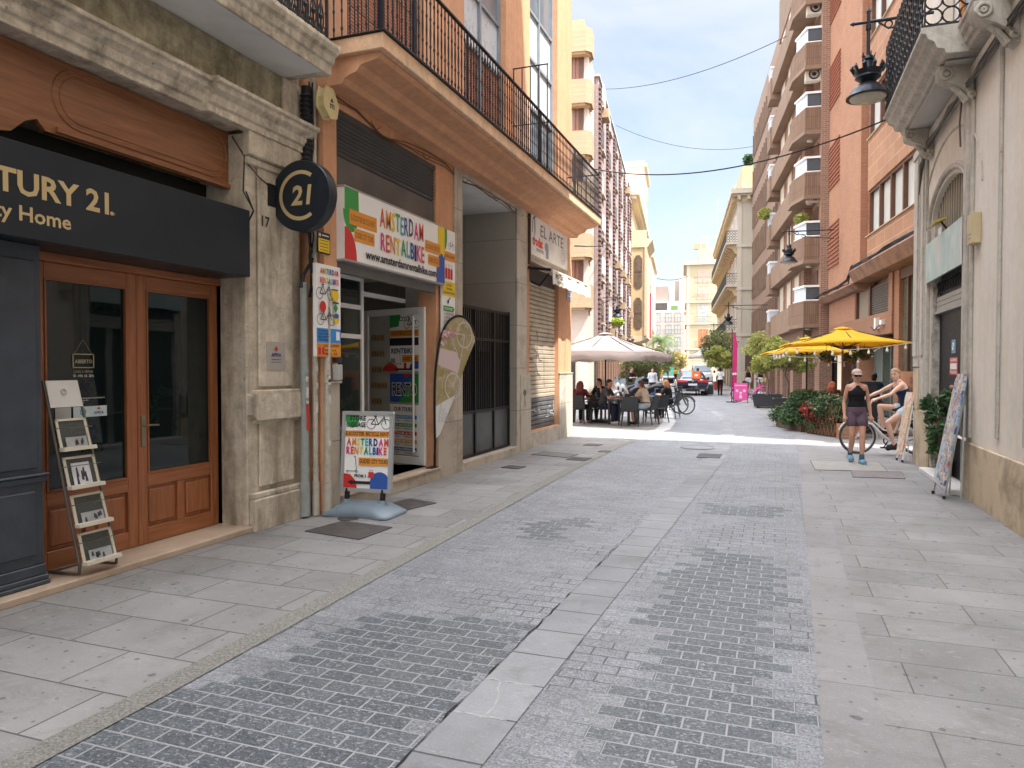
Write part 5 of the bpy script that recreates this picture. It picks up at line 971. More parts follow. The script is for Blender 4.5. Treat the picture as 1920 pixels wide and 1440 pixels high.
s = MB(); s.m(WHITE).fbox(f, 12.0, 12.25, 1.22, 1.34, -.119, -.09); s.m(mt('wood_plate', (.4, .2, .1), .6)); s.ball(f.p(12.28, 1.42, -.10), (.02, .14, .03), 8, 5); s.ball(f.p(12.28, 1.12, -.10), (.02, .12, .03), 8, 5); s.solo('letter_slot', None, 'white letter slot between two brown plates on the dark door', 'letter slot', (2.62, 12.2, 1.2))
# wall lamp
def lamp(name, x, y, zr, label, group=None, ax=1, arm=.85, sc=1.0, rot=0):
    t = thing(name, label, 'street lamp', (x, y, zr), rot=1e-9, group=group); t.rotation_euler = (0, 0, rot)
    LB = mt('lamp_iron', (.018, .022, .03), .42, .2, 4, metal=.4)
    b = MB(); b.m(LB).lathe([(.30, 0), (.335, -.005), (.34, .015), (.30, .04), (.26, .12), (.20, .19), (.13, .235), (.10, .25), (.10, .30)], (0, 0, 0), 24); b.build('lamp_shade', None, t, smooth=35)
    b = MB(); b.m(mt('lamp_lens', (.46, .42, .33), .25, .06)).lathe([(.29, .012), (.26, -.03), (.18, -.06), (.08, -.075), (.001, -.08)], (0, 0, 0), 24); b.build('lens', None, t, smooth=60)
    b = MB(); b.m(LB).lathe([(.11, .25), (.16, .30), (.20, .33), (.19, .36), (.21, .40), (.22, .44), (.17, .44), (.10, .46), (.085, .56), (.075, .60), (.10, .63), (.08, .68)], (0, 0, 0), 18)
    for i in range(10):
        a = i*math.pi/5; c_ = Vector((math.cos(a), math.sin(a), 0)); b.tube([c_*.205+Vector((0, 0, .42)), c_*.25+Vector((0, 0, .50)), c_*.235+Vector((0, 0, .55))], [.03, .035, .012], 5)
        if i % 2 == 0: b.tube([c_*.08+Vector((0, 0, .64)), c_*.11+Vector((0, 0, .74))], [.02, .006], 4)
    b.build('crown', None, t, smooth=40)
    b = MB(); b.m(LB).tube([(0, 0, .6), (0, 0, 1.42)], .03, 8); b.tube([(-.22*ax, 0, 1.25), (arm*ax, 0, 1.25)], .026, 8); b.tube([(-.28*ax, 0, 1.25), (-.22*ax, 0, 1.25)], [.01, .045], 6); b.tube([(0, 0, 1.42), (0, 0, 1.5)], [.045, .008], 6)
    b.tube([(.15*ax, 0, 1.22), (.3*ax, 0, 1.1), (.5*ax, 0, 1.12), (.62*ax, 0, 1.02), (arm*ax, 0, .9)], .016, 5)
    b.torus((.3*ax, 0, 1.17), .055, .012, (0, 1, 0), 12, 4); b.torus((.55*ax, 0, 1.05), .07, .012, (0, 1, 0), 12, 4); b.tube([(0, 0, 1.12), (0, 0, 1.2)], .045, 8); b.build('bracket', None, t, smooth=40)
    for o in [t]: pass
    return t
lamp('street_lamp', 1.40, 13.4, 6.2, 'large black crowned lamp hanging from a bracket over the walking woman', 'street lamps on wall brackets', 1, .95)
# ================================================================ red brick building (street frame)
OBR = brick('orange_brick', (.31, .148, .078), (.375, .182, .10), (.34, .21, .15), .25, .062, .010, .16, .6, .85, stain=(.19, .10, .065), sa=.35, ss=.45)
OBD = brick('orange_brick_dark', (.20, .065, .035), (.50, .20, .10), (.30, .16, .10), .13, .07, .008, .15, .6, .85)
TIL = brick('ceramic_tile', (.32, .165, .09), (.385, .205, .118), (.48, .32, .22), .95, .40, .014, .2, .3, .55, fine=.25, stain=(.21, .115, .075), sa=.35, ss=.6)
TIB = brick('ceramic_brown', (.25, .13, .08), (.30, .16, .10), (.2, .1, .06), 1.5, .55, .006, .15, .2, .6, off=0, fine=.2)
BRN = mt('frame_brown', (.10, .045, .028), .5, .15)
rb = thing('brick_building', 'orange brick apartment building with strip windows behind the yellow parasols', 'building', (6.2, 16.4, 0), B=True)
f = Fr('x', 6.2, -1)
w = MB(); H = 27
w.m(TIL)
for z0, z1 in ((5.0, 6.15), (7.66, 9.4), (10.9, 12.65), (14.15, 15.9), (17.4, 19.15), (20.6, 22.4), (23.9, H)): w.fbox(f, 16.4, 26.6, z0, z1, -.4, 0)
w.m(OBR).box(6.6, 14, 16.4, 27.5, 3.0, H); w.box(7.3, 14, 16.4, 33.1, .01, 3.0); w.fbox(f, 27.6, 33.1, 4.6, H, -.5, .0); w.box(6.7, 14, 27.5, 33.1, 3.0, H)
w.m(OBD).box(6.45, 6.75, 26.6, 27.6, 4.6, H); 
w.build('wall', None, rb, bevel=.01)
# projecting diagonal courses on the tower
for z0 in (5.9, 9.2, 12.6, 16.2, 19.8):
    dg = MB(); dg.m(mt('brick_projecting', (.27, .09, .05), .85, .15, 8))
    for k in range(11): dg.fbox(f, 31.0, 33.05, z0+k*.17, z0+k*.17+.065, 0, .05)
    dg.build('brick_relief', None, rb)
for i, z0 in enumerate((6.15, 9.4, 12.65, 15.9, 19.15)):
    m_ = MB(); m_.m(BRN); z1 = z0+1.5; m_.fbox(f, 16.4, 26.58, z0, z0+.07, -.22, -.05); m_.fbox(f, 16.4, 26.58, z1-.08, z1, -.22, -.05)
    y = 16.5
    while y < 26.6: m_.fbox(f, y-.06, y+.06, z0+.07, z1-.08, -.22, -.04); y += 1.25
    m_.m(mt('sill_stone', (.42, .33, .22), .7)).fbox(f, 16.4, 26.62, z0-.03, z0, -.2, .06)
    wo = m_.build('window', None, rb)
    g_ = MB(); g_.m(mt('blind_pale', (.46, .46, .42), .55, .12, 1.2)).fquad(f, 16.4, 26.58, z0+.07, z1-.08, -.16); g_.build('pane', None, wo)
lg = MB(); lg.m(mt('ledge_concrete', (.26, .15, .10), .8, .2, 3, stain=(.09, .06, .05), sa=.6)); lg.prism([f.p(16.4, 4.62, -.3), f.p(16.4, 4.62, .35), f.p(16.4, 4.98, .55), f.p(16.4, 5.05, .5), f.p(16.4, 5.05, -.3)], (0, 10.4, 0)); lg.prism([f.p(26.8, 4.40, -.3), f.p(26.8, 4.42, .2), f.p(26.8, 4.6, .42), f.p(26.8, 4.64, -.3)], (0, 6.4, 0)); lg.build('ledge', None, rb, bevel=.01)
mz = MB(); mz.m(TIB).fbox(f, 23.7, 33.0, 2.75, 3.45, -.3, -.02); mz.fbox(f, 23.7, 24.1, 3.45, 4.6, -.3, -.03); mz.m(brick('brick_mid', (.33, .15, .09), (.38, .18, .11), (.3, .2, .14), .25, .065, .01)).fbox(f, 28.4, 33.0, 3.45, 4.42, -.3, -.03); mz.build('mezzanine', None, rb, bevel=.008)
for a0, a1 in ((16.4, 16.9), (23.2, 23.7)): mz = MB(); mz.m(OBR).fbox(f, a0, a1, 0, 4.6, -.3, -.09); mz.build('pier', None, rb)
mz = MB(); mz.m(TIB)
mz = MB(); mz.m(mt('louvre_grey', (.11, .10, .09), .6)); z = 3.5
while z < 4.4: mz.fbox(f, 24.1, 26.3, z, z+.05, -.15, -.1); z += .075
mz.m(BRN).fbox(f, 24.1, 26.3, 3.45, 4.45, -.2, -.16); mz.fbox(f, 26.3, 26.5, 3.45, 4.45, -.25, -.04); mz.fbox(f, 28.2, 28.4, 3.45, 4.45, -.25, -.04); mz.m(mt('blind_beige', (.23, .19, .14), .6)).fbox(f, 26.5, 28.2, 3.45, 4.45, -.2, -.14)
mz.build('window', None, rb)
sf = MB(); sf.m(mt('green_glass_wall', (.10, .12, .09), .12, .3, .8)).fbox(f, 16.9, 23.2, 1.5, 4.3, -.28, -.2); sf.m(BRN).fbox(f, 16.9, 23.2, 4.3, 4.6, -.3, -.12)
for y in (19.0, 21.3, 22.5): sf.fbox(f, y-.05, y+.05, 1.5, 4.3, -.2, -.12)
sf.m(wood('shop_wood', (.50, .22, .10), (.33, .13, .06), 1, .5, axis=1)).fbox(f, 16.9, 23.2, .85, 1.6, -.2, -.04); sf.m(mt('dark_grille', (.02, .022, .022), .6)).fbox(f, 16.9, 23.2, .2, .85, -.25, -.1)
sf.m(mt('wood_carved', (.2, .07, .03), .6)); sf.text('CAMINO', f.p(21.9, 1.28, -.035), (0, -1, 0), (0, 0, 1), .24, width=.7, bold=.02); sf.text('NATURAL', f.p(21.9, 1.0, -.035), (0, -1, 0), (0, 0, 1), .24, width=.8, bold=.02)
sf.build('shop_front', None, rb)
cf = MB(); cf.m(mt('cafe_dark', (.035, .04, .032), .25, .3, 2)).fbox(f, 23.7, 33.0, 0, 2.75, -.9, -.7); cf.m(mt('cafe_green', (.02, .05, .035), .3)).fbox(f, 24.8, 26.9, .1, 2.4, -.7, -.64); cf.m(GREYM)
for y in (24.7, 25.9, 26.9, 28.0, 29.3, 30.6): cf.fbox(f, y, y+.06, 0, 2.7, -.7, -.6)
cf.m(glass('cafe_glass', (.12, .16, .14), .06)).fbox(f, 27.0, 29.2, .1, 2.5, -.7, -.65); cf.m(BRN).fbox(f, 23.7, 23.85, 0, 2.74, -.65, -.3); cf.m(OBR); cf.fbox(f, 28.0, 28.3, 0, 2.74, -.6, -.1); cf.m(BRN).fbox(f, 31.5, 31.7, 0, 2.74, -.6, -.3); pass
cf.build('cafe_front', None, rb)
cb = MB(); cb.m(IRON); random.seed(9)
for k in range(8): cb.tube([f.p(y, (5.1 if y < 26.7 else 4.72)+random.uniform(-.07, .1), .45+random.uniform(-.05, .08)) for y in (17, 19, 21, 22.5, 24, 25.5, 26.6, 27.4, 29, 31, 33)], .02, 5)
cb.solo('cable_bundle', None, 'thick black cable bundle along the ledge of the orange brick building', 'cables', (5.7, 25, 5), B=True)
s = MB(); s.m(WHITE).fbox(f, 25.0, 25.2, 2.95, 3.3, -.02, .1); s.fbox(f, 24.4, 24.65, 3.05, 3.2, -.02, .08); s.m(IRON).tube([f.p(24.5, 3.1, .05), f.p(25.1, 2.9, .12), f.p(25.6, 3.05, .1)], .015, 5); s.solo('junction_box', None, 'two small white boxes on the brown stone above the yellow parasol', 'box', (6.1, 25, 3), B=True)
# ================================================================ brown brick building with balconies
BB = brick('brown_brick', (.20, .105, .07), (.26, .14, .095), (.32, .235, .18), .26, .085, .012, .15, .6, .85)
BBV = brick('brown_brick_v', (.18, .112, .075), (.235, .147, .10), (.13, .085, .06), .5, .085, .012, .12, .6, .85, vert=True, off=0)
BRC = mt('brown_concrete', (.225, .148, .10), .8, .1, 1.5, .2, 40, stain=(.12, .08, .06), sa=.3)
BRP = mt('brown_pink', (.27, .185, .135), .8, .08, 1.5)
bb = thing('brown_building', 'brown brick apartment block with stacked white topped balconies', 'building', (6, 33.1, 0), B=True)
w = MB(); w.m(BB); w.box(5.9, 14, 33.12, 60.5, 2.9, 21.5); w.box(5.55, 5.9, 35.2, 43.5, 2.9, 21.0); w.m(BRC).box(5.5, 14, 33.12, 44.0, 20.2, 22.6)
w.m(BRP).box(5.7, 5.9, 44.2, 60.5, 2.9, 21.4)
w.build('wall', None, bb)
fl_ = 2.77
for k in range(6):
    z0 = 3.45+fl_*k
    b_ = MB(); b_.m(BBV).prism([(5.9, 33.3, z0+.16), (5.25, 33.3, z0+.16), (4.95, 34.6, z0+.16), (4.95, 35.6, z0+.16), (5.9, 35.6, z0+.16)], (0, 0, .98))
    b_.m(BRC).prism([(5.9, 33.26, z0), (5.22, 33.26, z0), (4.9, 34.6, z0), (4.9, 35.7, z0), (5.9, 35.7, z0)], (0, 0, .158))
    b_.m(mt('ceiling_lamp', (.6, .58, .52), .4)).lathe([(.12, -.06), (.12, 0), (.001, 0)], (5.6, 34.2, z0-.002), 10)
    bo = b_.build('balcony', None, bb)
    t_ = MB(); t_.m(WHITE)
    if k < 5:
        t_.prism([(5.9, 33.34, z0+1.75), (5.28, 33.34, z0+1.75), (5.0, 34.6, z0+1.75), (5.9, 34.6, z0+1.75)], (0, 0, .09)); t_.tube([(5.9, 33.36, z0+1.18), (5.3, 33.36, z0+1.18), (5.03, 34.6, z0+1.18)], .03, 5)
        t_.m(mt('awning_dark', (.06, .07, .08), .5)).prism([(5.88, 33.38, z0+1.25), (5.36, 33.38, z0+1.25), (5.36, 33.42, z0+1.25), (5.88, 33.42, z0+1.25)], (0, 0, .5)); t_.m(mt('awning_pale', (.5, .54, .58), .5)).prism([(5.35, 33.4, z0+1.22), (5.05, 34.5, z0+1.22), (5.1, 34.5, z0+1.22), (5.38, 33.42, z0+1.22)], (0, 0, .53)); t_.build('balcony_screen', None, bo)
    bd_ = MB(); bd_.m(BRC).box(5.1, 5.6, 35.7, 43.6, z0, z0+1.15); bd_.box(5.0, 5.9, 43.6, 45.0, z0-.3, z0+.9); bd_.build('parapet', None, bb, bevel=.01)
    t_ = MB(); t_.m(WHITE).box(5.02, 5.6, 43.7, 44.9, z0+1.5, z0+1.6); t_.m(mt('awning_pale', (0, 0, 0))).box(5.05, 5.55, 43.75, 44.8, z0+.92, z0+1.5); t_.build('balcony_screen', None, bb)
    for j in range(3):
        m_ = MB(); y0 = 36.1+j*2.6; m_.m(mt('frame_tan', (.30, .19, .13), .6)).box(5.5, 5.56, y0, y0+1.5, z0+1.15, z0+2.7); m_.m(mt('blind_cream', (.50, .45, .36), .6, .15, 1)).box(5.49, 5.5, y0+.15, y0+1.35, z0+1.3, z0+2.6); m_.build('window', None, bb)
    m_ = MB(); m_.m(BRN).box(5.86, 5.9, 33.7, 34.9, z0+1.2, z0+2.5); m_.build('window', None, bb)
for j in range(14):
    y0 = 45.4+j*1.07
    for k in range(6):
        m_ = MB(); z0 = 3.6+fl_*k; m_.m(mt('slit_dark', (.07, .045, .038), .5, .2)).box(5.68, 5.7, y0, y0+.55, z0+.75, z0+2.5); m_.m(BRC).box(5.6, 5.7, y0+.6, y0+.75, z0+.75, z0+2.5); m_.build('window', None, bb)
gf = MB(); gf.m(BB)
for y in (33.2, 36.6, 40.5, 44.5, 46.8, 50.5, 54, 58): gf.box(5.9, 6.4, y, y+1.1, 0, 2.95)
gf.m(mt('shop_dark2', (.03, .03, .03), .2, .3)).box(6.5, 6.6, 33.1, 60.5, 0, 2.95); gf.m(mt('shop_teal', (.2, .3, .28), .3)).box(6.46, 6.5, 51.7, 53.6, .3, 2.4); gf.m(WHITE).box(6.44, 6.5, 41.8, 42.5, .9, 2.5); gf.m(mt('slate_pale', (.28, .31, .34), .5)).box(6.3, 6.5, 38.2, 39.3, 0, 2.9); gf.build('shop_fronts', None, bb)
def ac(n, s_, z, label, rot=0):
    t = thing('air_conditioner', label, 'air conditioner', (n, s_, z), B=True, group='air conditioners on the brown balconies')
    b = MB(); b.m(mt('ac_cream', (.50, .46, .38), .6)).box(n, n+.85, s_, s_+.32, z, z+.58); b.build('housing', None, t, bevel=.015)
    b = MB(); b.m(BLACK).torus((n+.35, s_-.004, z+.29), .2, .03, (0, 1, 0), 18, 5); b.ball((n+.35, s_, z+.29), (.08, .02, .08), 10, 5)
    for k in range(4): b.torus((n+.35, s_-.004, z+.29), .05+.035*k, .006, (0, 1, 0), 14, 4)
    b.build('fan_grille', None, t)
ac(5.32, 33.5, 16.95, 'cream air conditioner on the topmost visible brown balcony', 0); ac(5.28, 33.5, 14.1-.0, 'cream air conditioner with dark fan on the second visible brown balcony'); ac(5.38, 33.5, 8.9, 'cream air conditioner above the balcony with the green plant')
lamp('street_lamp', *BW(4.35, 31.2), 6.0, 'smaller black crowned lamp hanging before the brown balconies', 'street lamps on wall brackets', 1, 1.7, rot=ANG)
# ================================================================ cream corner building
CRM = mt('cream_render', (.50, .45, .36), .85, .05, 1); CRL = mt('cream_trim', (.54, .49, .40), .8, .05, 2); CRS = mt('cream_corbel', (.52, .40, .24), .8, .1, 3); YEL = mt('attic_yellow', (.50, .41, .25), .85, .08, 1, stain=(.5, .42, .28), sa=.4)
cr = thing('cream_building', 'cream corner apartment building with long corbelled iron balconies', 'building', (4.7, 62, 0), B=True)
w = MB(); w.m(CRM).box(4.7, 13, 62, 95, 0, 15.3); w.m(YEL).box(5.0, 13, 62.3, 94, 16.3, 18.3); w.box(4.9, 12, 70, 94, 18.3, 18.6); w.build('wall', None, cr)
w = MB(); w.m(CRL)
for z in (4.3, 8.1, 11.6): w.box(4.6, 13, 61.9, 95.05, z, z+.22)
w.box(4.3, 13, 61.6, 95.4, 15.75, 15.9); w.box(4.1, 13, 61.4, 95.6, 15.9, 16.3); w.box(4.62, 13, 61.92, 95, 15.3, 15.75)
for n_ in (4.62, 6.0, 7.3): w.box(n_, n_+.35, 61.93, 62, 0, 15.3)
w.m(CRS)
s_ = 62.2
while s_ < 95: w.box(4.2, 4.62, s_, s_+.28, 15.42, 15.74); s_ += .75
for k in range(6): w.box(4.6+k*.75, 4.85+k*.75, 61.55, 61.95, 15.42, 15.74)
w.build('cornice', None, cr)
for iz, z in enumerate((4.8, 8.6, 12.1)):
    b_ = MB(); b_.m(CRL).box(3.75, 4.7, 62.4, 90, z-.16, z); b_.m(CRS); s_ = 62.6
    while s_ < 89.6: b_.prism([(4.7, s_, z-.95), (4.45, s_, z-.85), (4.3, s_, z-.5), (3.9, s_, z-.35), (3.85, s_, z-.17), (4.7, s_, z-.17)], (0, .5, 0)); s_ += 1.25
    bo = b_.build('balcony', None, cr)
    r_ = MB(); r_.m(mt('rail_far', (.05, .055, .05), .5))
    r_.tube([(4.7, 62.45, z+.95), (3.8, 62.45, z+.95), (3.8, 89.9, z+.95)], .03, 4); r_.tube([(3.8, 62.45, z+.08), (3.8, 89.9, z+.08)], .02, 4); s_ = 62.45
    while s_ < 90: r_.tube([(3.8, s_, z), (3.8, s_, z+.95)], .014, 3); s_ += .22
    for k in range(4):
        for j in range(4): r_.torus((3.95+k*.22, 62.45, z+.14+j*.22), .10, .018, (0, 1, 0), 10, 3)
    r_.build('railing', None, bo)
    b_ = MB(); b_.m(CRL).box(6.3, 7.4, 61.4, 62, z-.2, z); b_.m(CRS).box(6.55, 6.8, 61.5, 61.98, z-.9, z-.2); bo = b_.build('balcony', None, cr)
    r_ = MB(); r_.m(mt('rail_far', (0, 0, 0)))
    for k in range(5):
        for j in range(4): r_.torus((6.42+k*.22, 61.45, z+.12+j*.22), .10, .018, (0, 1, 0), 10, 3)
    for q in (0, .92): r_.tube([(6.3, 61.45, z+q), (7.4, 61.45, z+q)], .03, 4)
    r_.build('railing', None, bo)
    m_ = MB(); m_.m(WHITE).box(6.45, 7.4, 61.95, 62, z, z+2.5); m_.m(mt('curtain_grey', (.4, .42, .45), .5)).box(6.58, 7.25, 61.94, 61.95, z+.1, z+2.3); m_.build('window', None, cr)
    for s_ in (64, 68, 72, 76, 80, 84, 88):
        m_ = MB(); m_.m(WHITE).box(4.66, 4.7, s_, s_+1.3, z, z+2.5); m_.m(mt('curtain_grey', (0, 0, 0))).box(4.65, 4.66, s_+.15, s_+1.15, z+.1, z+2.35); m_.build('window', None, cr)
g_ = MB(); g_.m(mt('shop_dark3', (.10, .06, .045), .4)); 
for s_ in (62.8, 66, 69.5, 73, 77, 81, 85): g_ = MB(); g_.m(mt('shop_dark3', (0, 0, 0))).box(4.66, 4.72, s_, s_+1.6, 0, 3.2); g_.build('door', None, cr)
g_ = MB(); g_.m(mt('shop_dark3', (0, 0, 0))).box(5.3, 6.0, 61.96, 62, 0, 3.2); g_.build('door', None, cr)
tr = thing('roof_trellis', 'leaning metal trellis on the roof terrace of the cream corner building', 'trellis', (6.8, 62.5, 18.3), B=True)
b = MB(); b.m(GREYM)
for k in range(5): b.tube([(6.4+k*.25, 62.5, 18.2), (6.7+k*.25, 62.5, 20.6)], .03, 4)
for j in range(6): b.tube([(6.45+j*.05, 62.5, 18.6+j*.38), (7.5+j*.05, 62.5, 18.6+j*.38)], .025, 4)
b.build('lattice', None, tr)
# ================================================================ buildings at the end of the street
def simple_window(par, f, a0, a1, z0, z1, fm, gm, d=.02, fw=.08, sub=True):
    m_ = MB(); m_.m(fm); m_.fbox(f, a0, a0+fw, z0, z1, 0, d+.03); m_.fbox(f, a1-fw, a1, z0, z1, 0, d+.03); m_.fbox(f, a0+fw, a1-fw, z1-fw, z1, 0, d+.03); m_.fbox(f, (a0+a1)/2-fw*.3, (a0+a1)/2+fw*.3, z0, z1-fw, 0, d+.03)
    m_.m(gm); m_.fbox(f, a0+fw, a1-fw, z0, z1-fw, 0, d); return m_.build('window', None, par)
def rail(par, f, a0, a1, z, d, h=.95, mat=None, step=.2):
    r_ = MB(); r_.m(mat or mt('rail_far', (.05, .055, .05), .5))
    for q in (.06, h): r_.tube([f.p(a0, z+q, 0), f.p(a0, z+q, d), f.p(a1, z+q, d), f.p(a1, z+q, 0)], .022, 4)
    a = a0
    while a <= a1+.01: r_.tube([f.p(a, z, d), f.p(a, z+h, d)], .012, 3); a += step
    return r_.build('railing', None, par)
CURT = mt('curtain_pale', (.33, .34, .33), .6, .2, 3); DKW = mt('window_dark_far', (.07, .06, .055), .35, .3, 2)
yb = thing('yellow_building', 'pale yellow building closing the end of the street behind the white van', 'building', (1.2, 120, 0), B=True)
YW = mt('far_yellow', (.40, .345, .235), .85, .05, .6); f = Fr('y', 120, -1)
w = MB(); w.m(YW).box(1.2, 12, 120, 134, 0, 18.3); w.box(3.0, 12, 121, 134, 18.9, 21.0); w.m(mt('far_trim', (.43, .39, .31), .8)).box(.7, 12.3, 119.5, 134.4, 18.3, 18.9)
for z in (4.6, 8.7, 12.2): w.box(1.0, 12.05, 119.85, 134.1, z, z+.3)
w.box(1.18, 1.7, 119.9, 120, 0, 18.3); w.m(mt('terracotta', (.42, .24, .16), .8)).box(2.2, 4.2, 121, 122, 21.0, 21.9); w.m(WHITE)
for a in (3.4, 4.4): w.box(a, a+.1, 121, 121.1, 21, 23)
w.box(3.4, 6.4, 121, 121.1, 22.9, 23); w.build('wall', None, yb)
for i, z in enumerate((5.0, 9.0, 12.6, 15.3)):
    h = 3.0 if i < 2 else 2.3
    simple_window(yb, f, 2.9, 4.6, z, z+h, mt('far_trim', (0, 0, 0)), [mt('shutter_far', (.40, .16, .07), .6), CURT, mt('blind_pink', (.52, .33, .27), .6), mt('blind_pink', (0, 0, 0))][i])
    if i < 4: rail(yb, f, 2.4, 5.1, z, .5)
    if i == 2: b = MB(); b.m(leafm('leaf_far', (.05, .12, .03), (.12, .2, .05))).box(2.5, 5, 119.45, 119.6, z+.05, z+.35)
    simple_window(yb, f, 8.0, 9.6, z, z+h, mt('far_trim', (0, 0, 0)), CURT)
fe = thing('white_building', 'white apartment block with small balconies far left behind the palm', 'building', (-6, 150, 0), B=True)
f = Fr('y', 150, -1); w = MB(); w.m(mt('far_white', (.36, .33, .30), .8, .06)).box(-7, 1.0, 150, 162, 0, 13.2); w.m(WHITE).box(-6, .6, 150.5, 162, 13.2, 15.3); w.m(mt('far_brown', (.24, .18, .15), .8)).box(-5, -2.2, 152, 160, 15.3, 18.5); w.m(mt('far_green_shop', (.05, .22, .18), .5)).box(-3.4, .4, 149.9, 150, .3, 3.0); w.m(mt('far_rose', (.40, .33, .28), .8)).box(.0, 1.6, 152, 162, 13.2, 22); w.box(-.9, 0, 156, 162, 13, 20); w.build('wall', None, fe)
for z in (3.6, 6.1, 8.6, 11.0):
    for a in (-4.9, -2.7, -.9): simple_window(fe, f, a, a+1.2, z, z+1.9, mt('far_brown', (0, 0, 0)), CURT)
    rail(fe, f, -3.2, 1.0, z, .6, .9, None, .35)
m_ = MB(); m_.m(DKW).box(-4.9, -2.3, 150.44, 150.5, 13.5, 15); m_.m(mt('leaf_flat', (.12, .2, .06), .7)).box(-1.6, -.2, 150.44, 150.5, 13.5, 14.4); m_.build('terrace', None, fe)
bk = thing('rose_building', 'distant stepped rose and grey rooftops above the white apartment block', 'building', (-3, 190, 0), B=True)
w = MB(); w.m(mt('far_rose', (0, 0, 0))).box(-1.5, 3, 190, 200, 0, 24); w.m(mt('far_grey', (.42, .40, .38), .8)).box(-6, -1.5, 196, 204, 0, 19.5); w.m(mt('far_white', (0, 0, 0))).box(-10, -6, 192, 204, 0, 20.5); w.build('wall', None, bk)
m_ = MB(); m_.m(DKW)
for z in (12, 15, 18, 21): m_.box(-.9, -.2, 189.95, 190, z, z+1.6); m_.box(.6, 1.3, 189.95, 190, z, z+1.6)
m_.build('window_column', None, bk)
# ---- left side of the far street
pu = thing('purple_brick_building', 'mauve brick apartment block with sawtooth brick columns on the left side', 'building', (-4.9, 44.7, 0), B=True)
MAU = brick('mauve_brick', (.235, .175, .165), (.29, .22, .21), (.44, .38, .37), .25, .075, .010, .12, .5, .85); MAD = brick('mauve_dark', (.145, .08, .066), (.19, .105, .09), (.25, .18, .16), .25, .075, .012, .12, .5, .85)
f = Fr('x', -4.9, 1); w = MB(); w.m(MAU).box(-14, -4.9, 44.7, 74.6, 3.4, 19.6); w.m(mt('far_grey', (0, 0, 0))).box(-14, -4.8, 44.6, 74.7, 19.6, 19.75); w.build('wall', None, pu)
cols = (44.75, 49.6, 54.8, 60.0, 65.3, 70.5, 74.0)
for s_ in cols:
    c_ = MB(); c_.m(MAD); z = 3.6
    while z < 19.2: c_.box(-4.9, -4.76, s_, s_+.8, z, z+.16); c_.box(-4.9, -4.84, s_+.1, s_+.7, z+.16, z+.3); z += .3
    c_.build('brick_column', None, pu)
random.seed(21)
for i, s_ in enumerate(cols[:-1]):
    for k in range(6):
        z = 4.6+2.75*k; f_ = f; blind = random.random(); a0 = s_+1.5; a1 = s_+3.1
        m_ = MB(); m_.m(mt('frame_dark_far', (.06, .045, .04), .6)).fbox(f, a0, a1, z, z+1.5, 0, .05); m_.m(CURT if blind > .35 else DKW).fbox(f, a0+.1, a1-.1, z+(.1 if blind > .35 else .5), z+1.4, .05, .06); m_.m(mt('sill_pale', (.5, .42, .36), .8)).fbox(f, a0-.1, a1+.1, z-.1, z, 0, .2); 
        if blind > .5: m_.m(WHITE).fbox(f, a0+.1, a1-.1, z+.4, z+1.45, .061, .16)
        if blind > .7: m_.m(mt('box_tan', (.40, .29, .18), .8)).fbox(f, a0+.2, a1-.2, z-.65, z-.1, 0, .45)
        m_.build('window', None, pu)
g_ = MB(); g_.m(mt('shopfront_cream', (.50, .42, .32), .7)).fbox(f, 44.7, 74.6, 0, 3.4, -.5, -.25); random.seed(2)
for k in range(14):
    a = 45+k*2.1; g_.m([mt('shop_dark2', (0, 0, 0)), mt('shop_orange', (.45, .25, .07), .5), mt('pipe_beige', (0, 0, 0)), BRN][k % 4]).fbox(f, a, a+1.2, 0, 2.8, -.25, -.15); g_.m(BB).fbox(f, a+1.3, a+1.7, 0, 3.4, -.25, 0)
g_.build('shop_fronts', None, pu)
ab = thing('tan_bay_building', 'apartment block with tan brick bay balconies just beyond the orange building corner', 'building', (-6, 41.8, 0), B=True)
TAN = brick('tan_ribbed', (.36, .26, .165), (.42, .31, .20), (.38, .25, .15), 2.5, .085, .012, .12, .8, .85); PNK = mt('pale_pink_render', (.54, .44, .37), .85, .05); f = Fr('y', 42, -1)
w = MB(); w.m(PNK).box(-15, -5.15, 42, 44.6, 0, 19.9); w.m(TAN).box(-15, -5.4, 41.8, 44.6, 19.9, 21.8); w.build('wall', None, ab)
for k in range(7):
    z = 2.25+2.93*k
    if k: b_ = MB(); b_.m(TAN).prism([(-7.6, 41.4, z), (-5.25, 41.4, z), (-4.95, 41.7, z), (-4.95, 42.8, z), (-7.6, 42.8, z)], (0, 0, 1.35)); b_.m(mt('tan_soffit', (.45, .30, .17), .8)).prism([(-7.6, 41.5, z-.12), (-5.3, 41.5, z-.12), (-5.05, 41.8, z-.12), (-5.05, 42.7, z-.12), (-7.6, 42.7, z-.12)], (0, 0, .12)); b_.build('balcony', None, ab)
    if 0 < k < 6: 
        m_ = MB(); m_.m(wood('window_wood', (.30, .12, .06), (.15, .06, .03), 1, .5)).fbox(f, -6.6, -5.95, z+1.35, z+2.81, -.1, .1); m_.fbox(f, -5.95, -5.75, z+1.35, z+2.81, -.1, .02); m_.m(CURT if k in (1, 4) else DKW).fbox(f, -6.45, -6.1, z+1.5, z+2.7, .1, .11); m_.m(BRN).fbox(f, -5.75, -5.45, z+1.35, z+2.81, -.1, .03); m_.build('window', None, ab)
g_ = MB(); g_.m(mt('shop_dark2', (0, 0, 0))).box(-6.5, -5.9, 41.9, 42, 0, 3.0); g_.m(mt('poster_blue', (.25, .3, .36), .6, .5, 12)).box(-7.6, -7.0, 41.88, 41.99, 1.0, 3.2); g_.build('shop_fronts', None, ab)
oy = thing('oriel_building', 'yellow ornate building with tall glazed oriel and heavy cornices on the left', 'building', (-4.9, 75, 0), B=True)
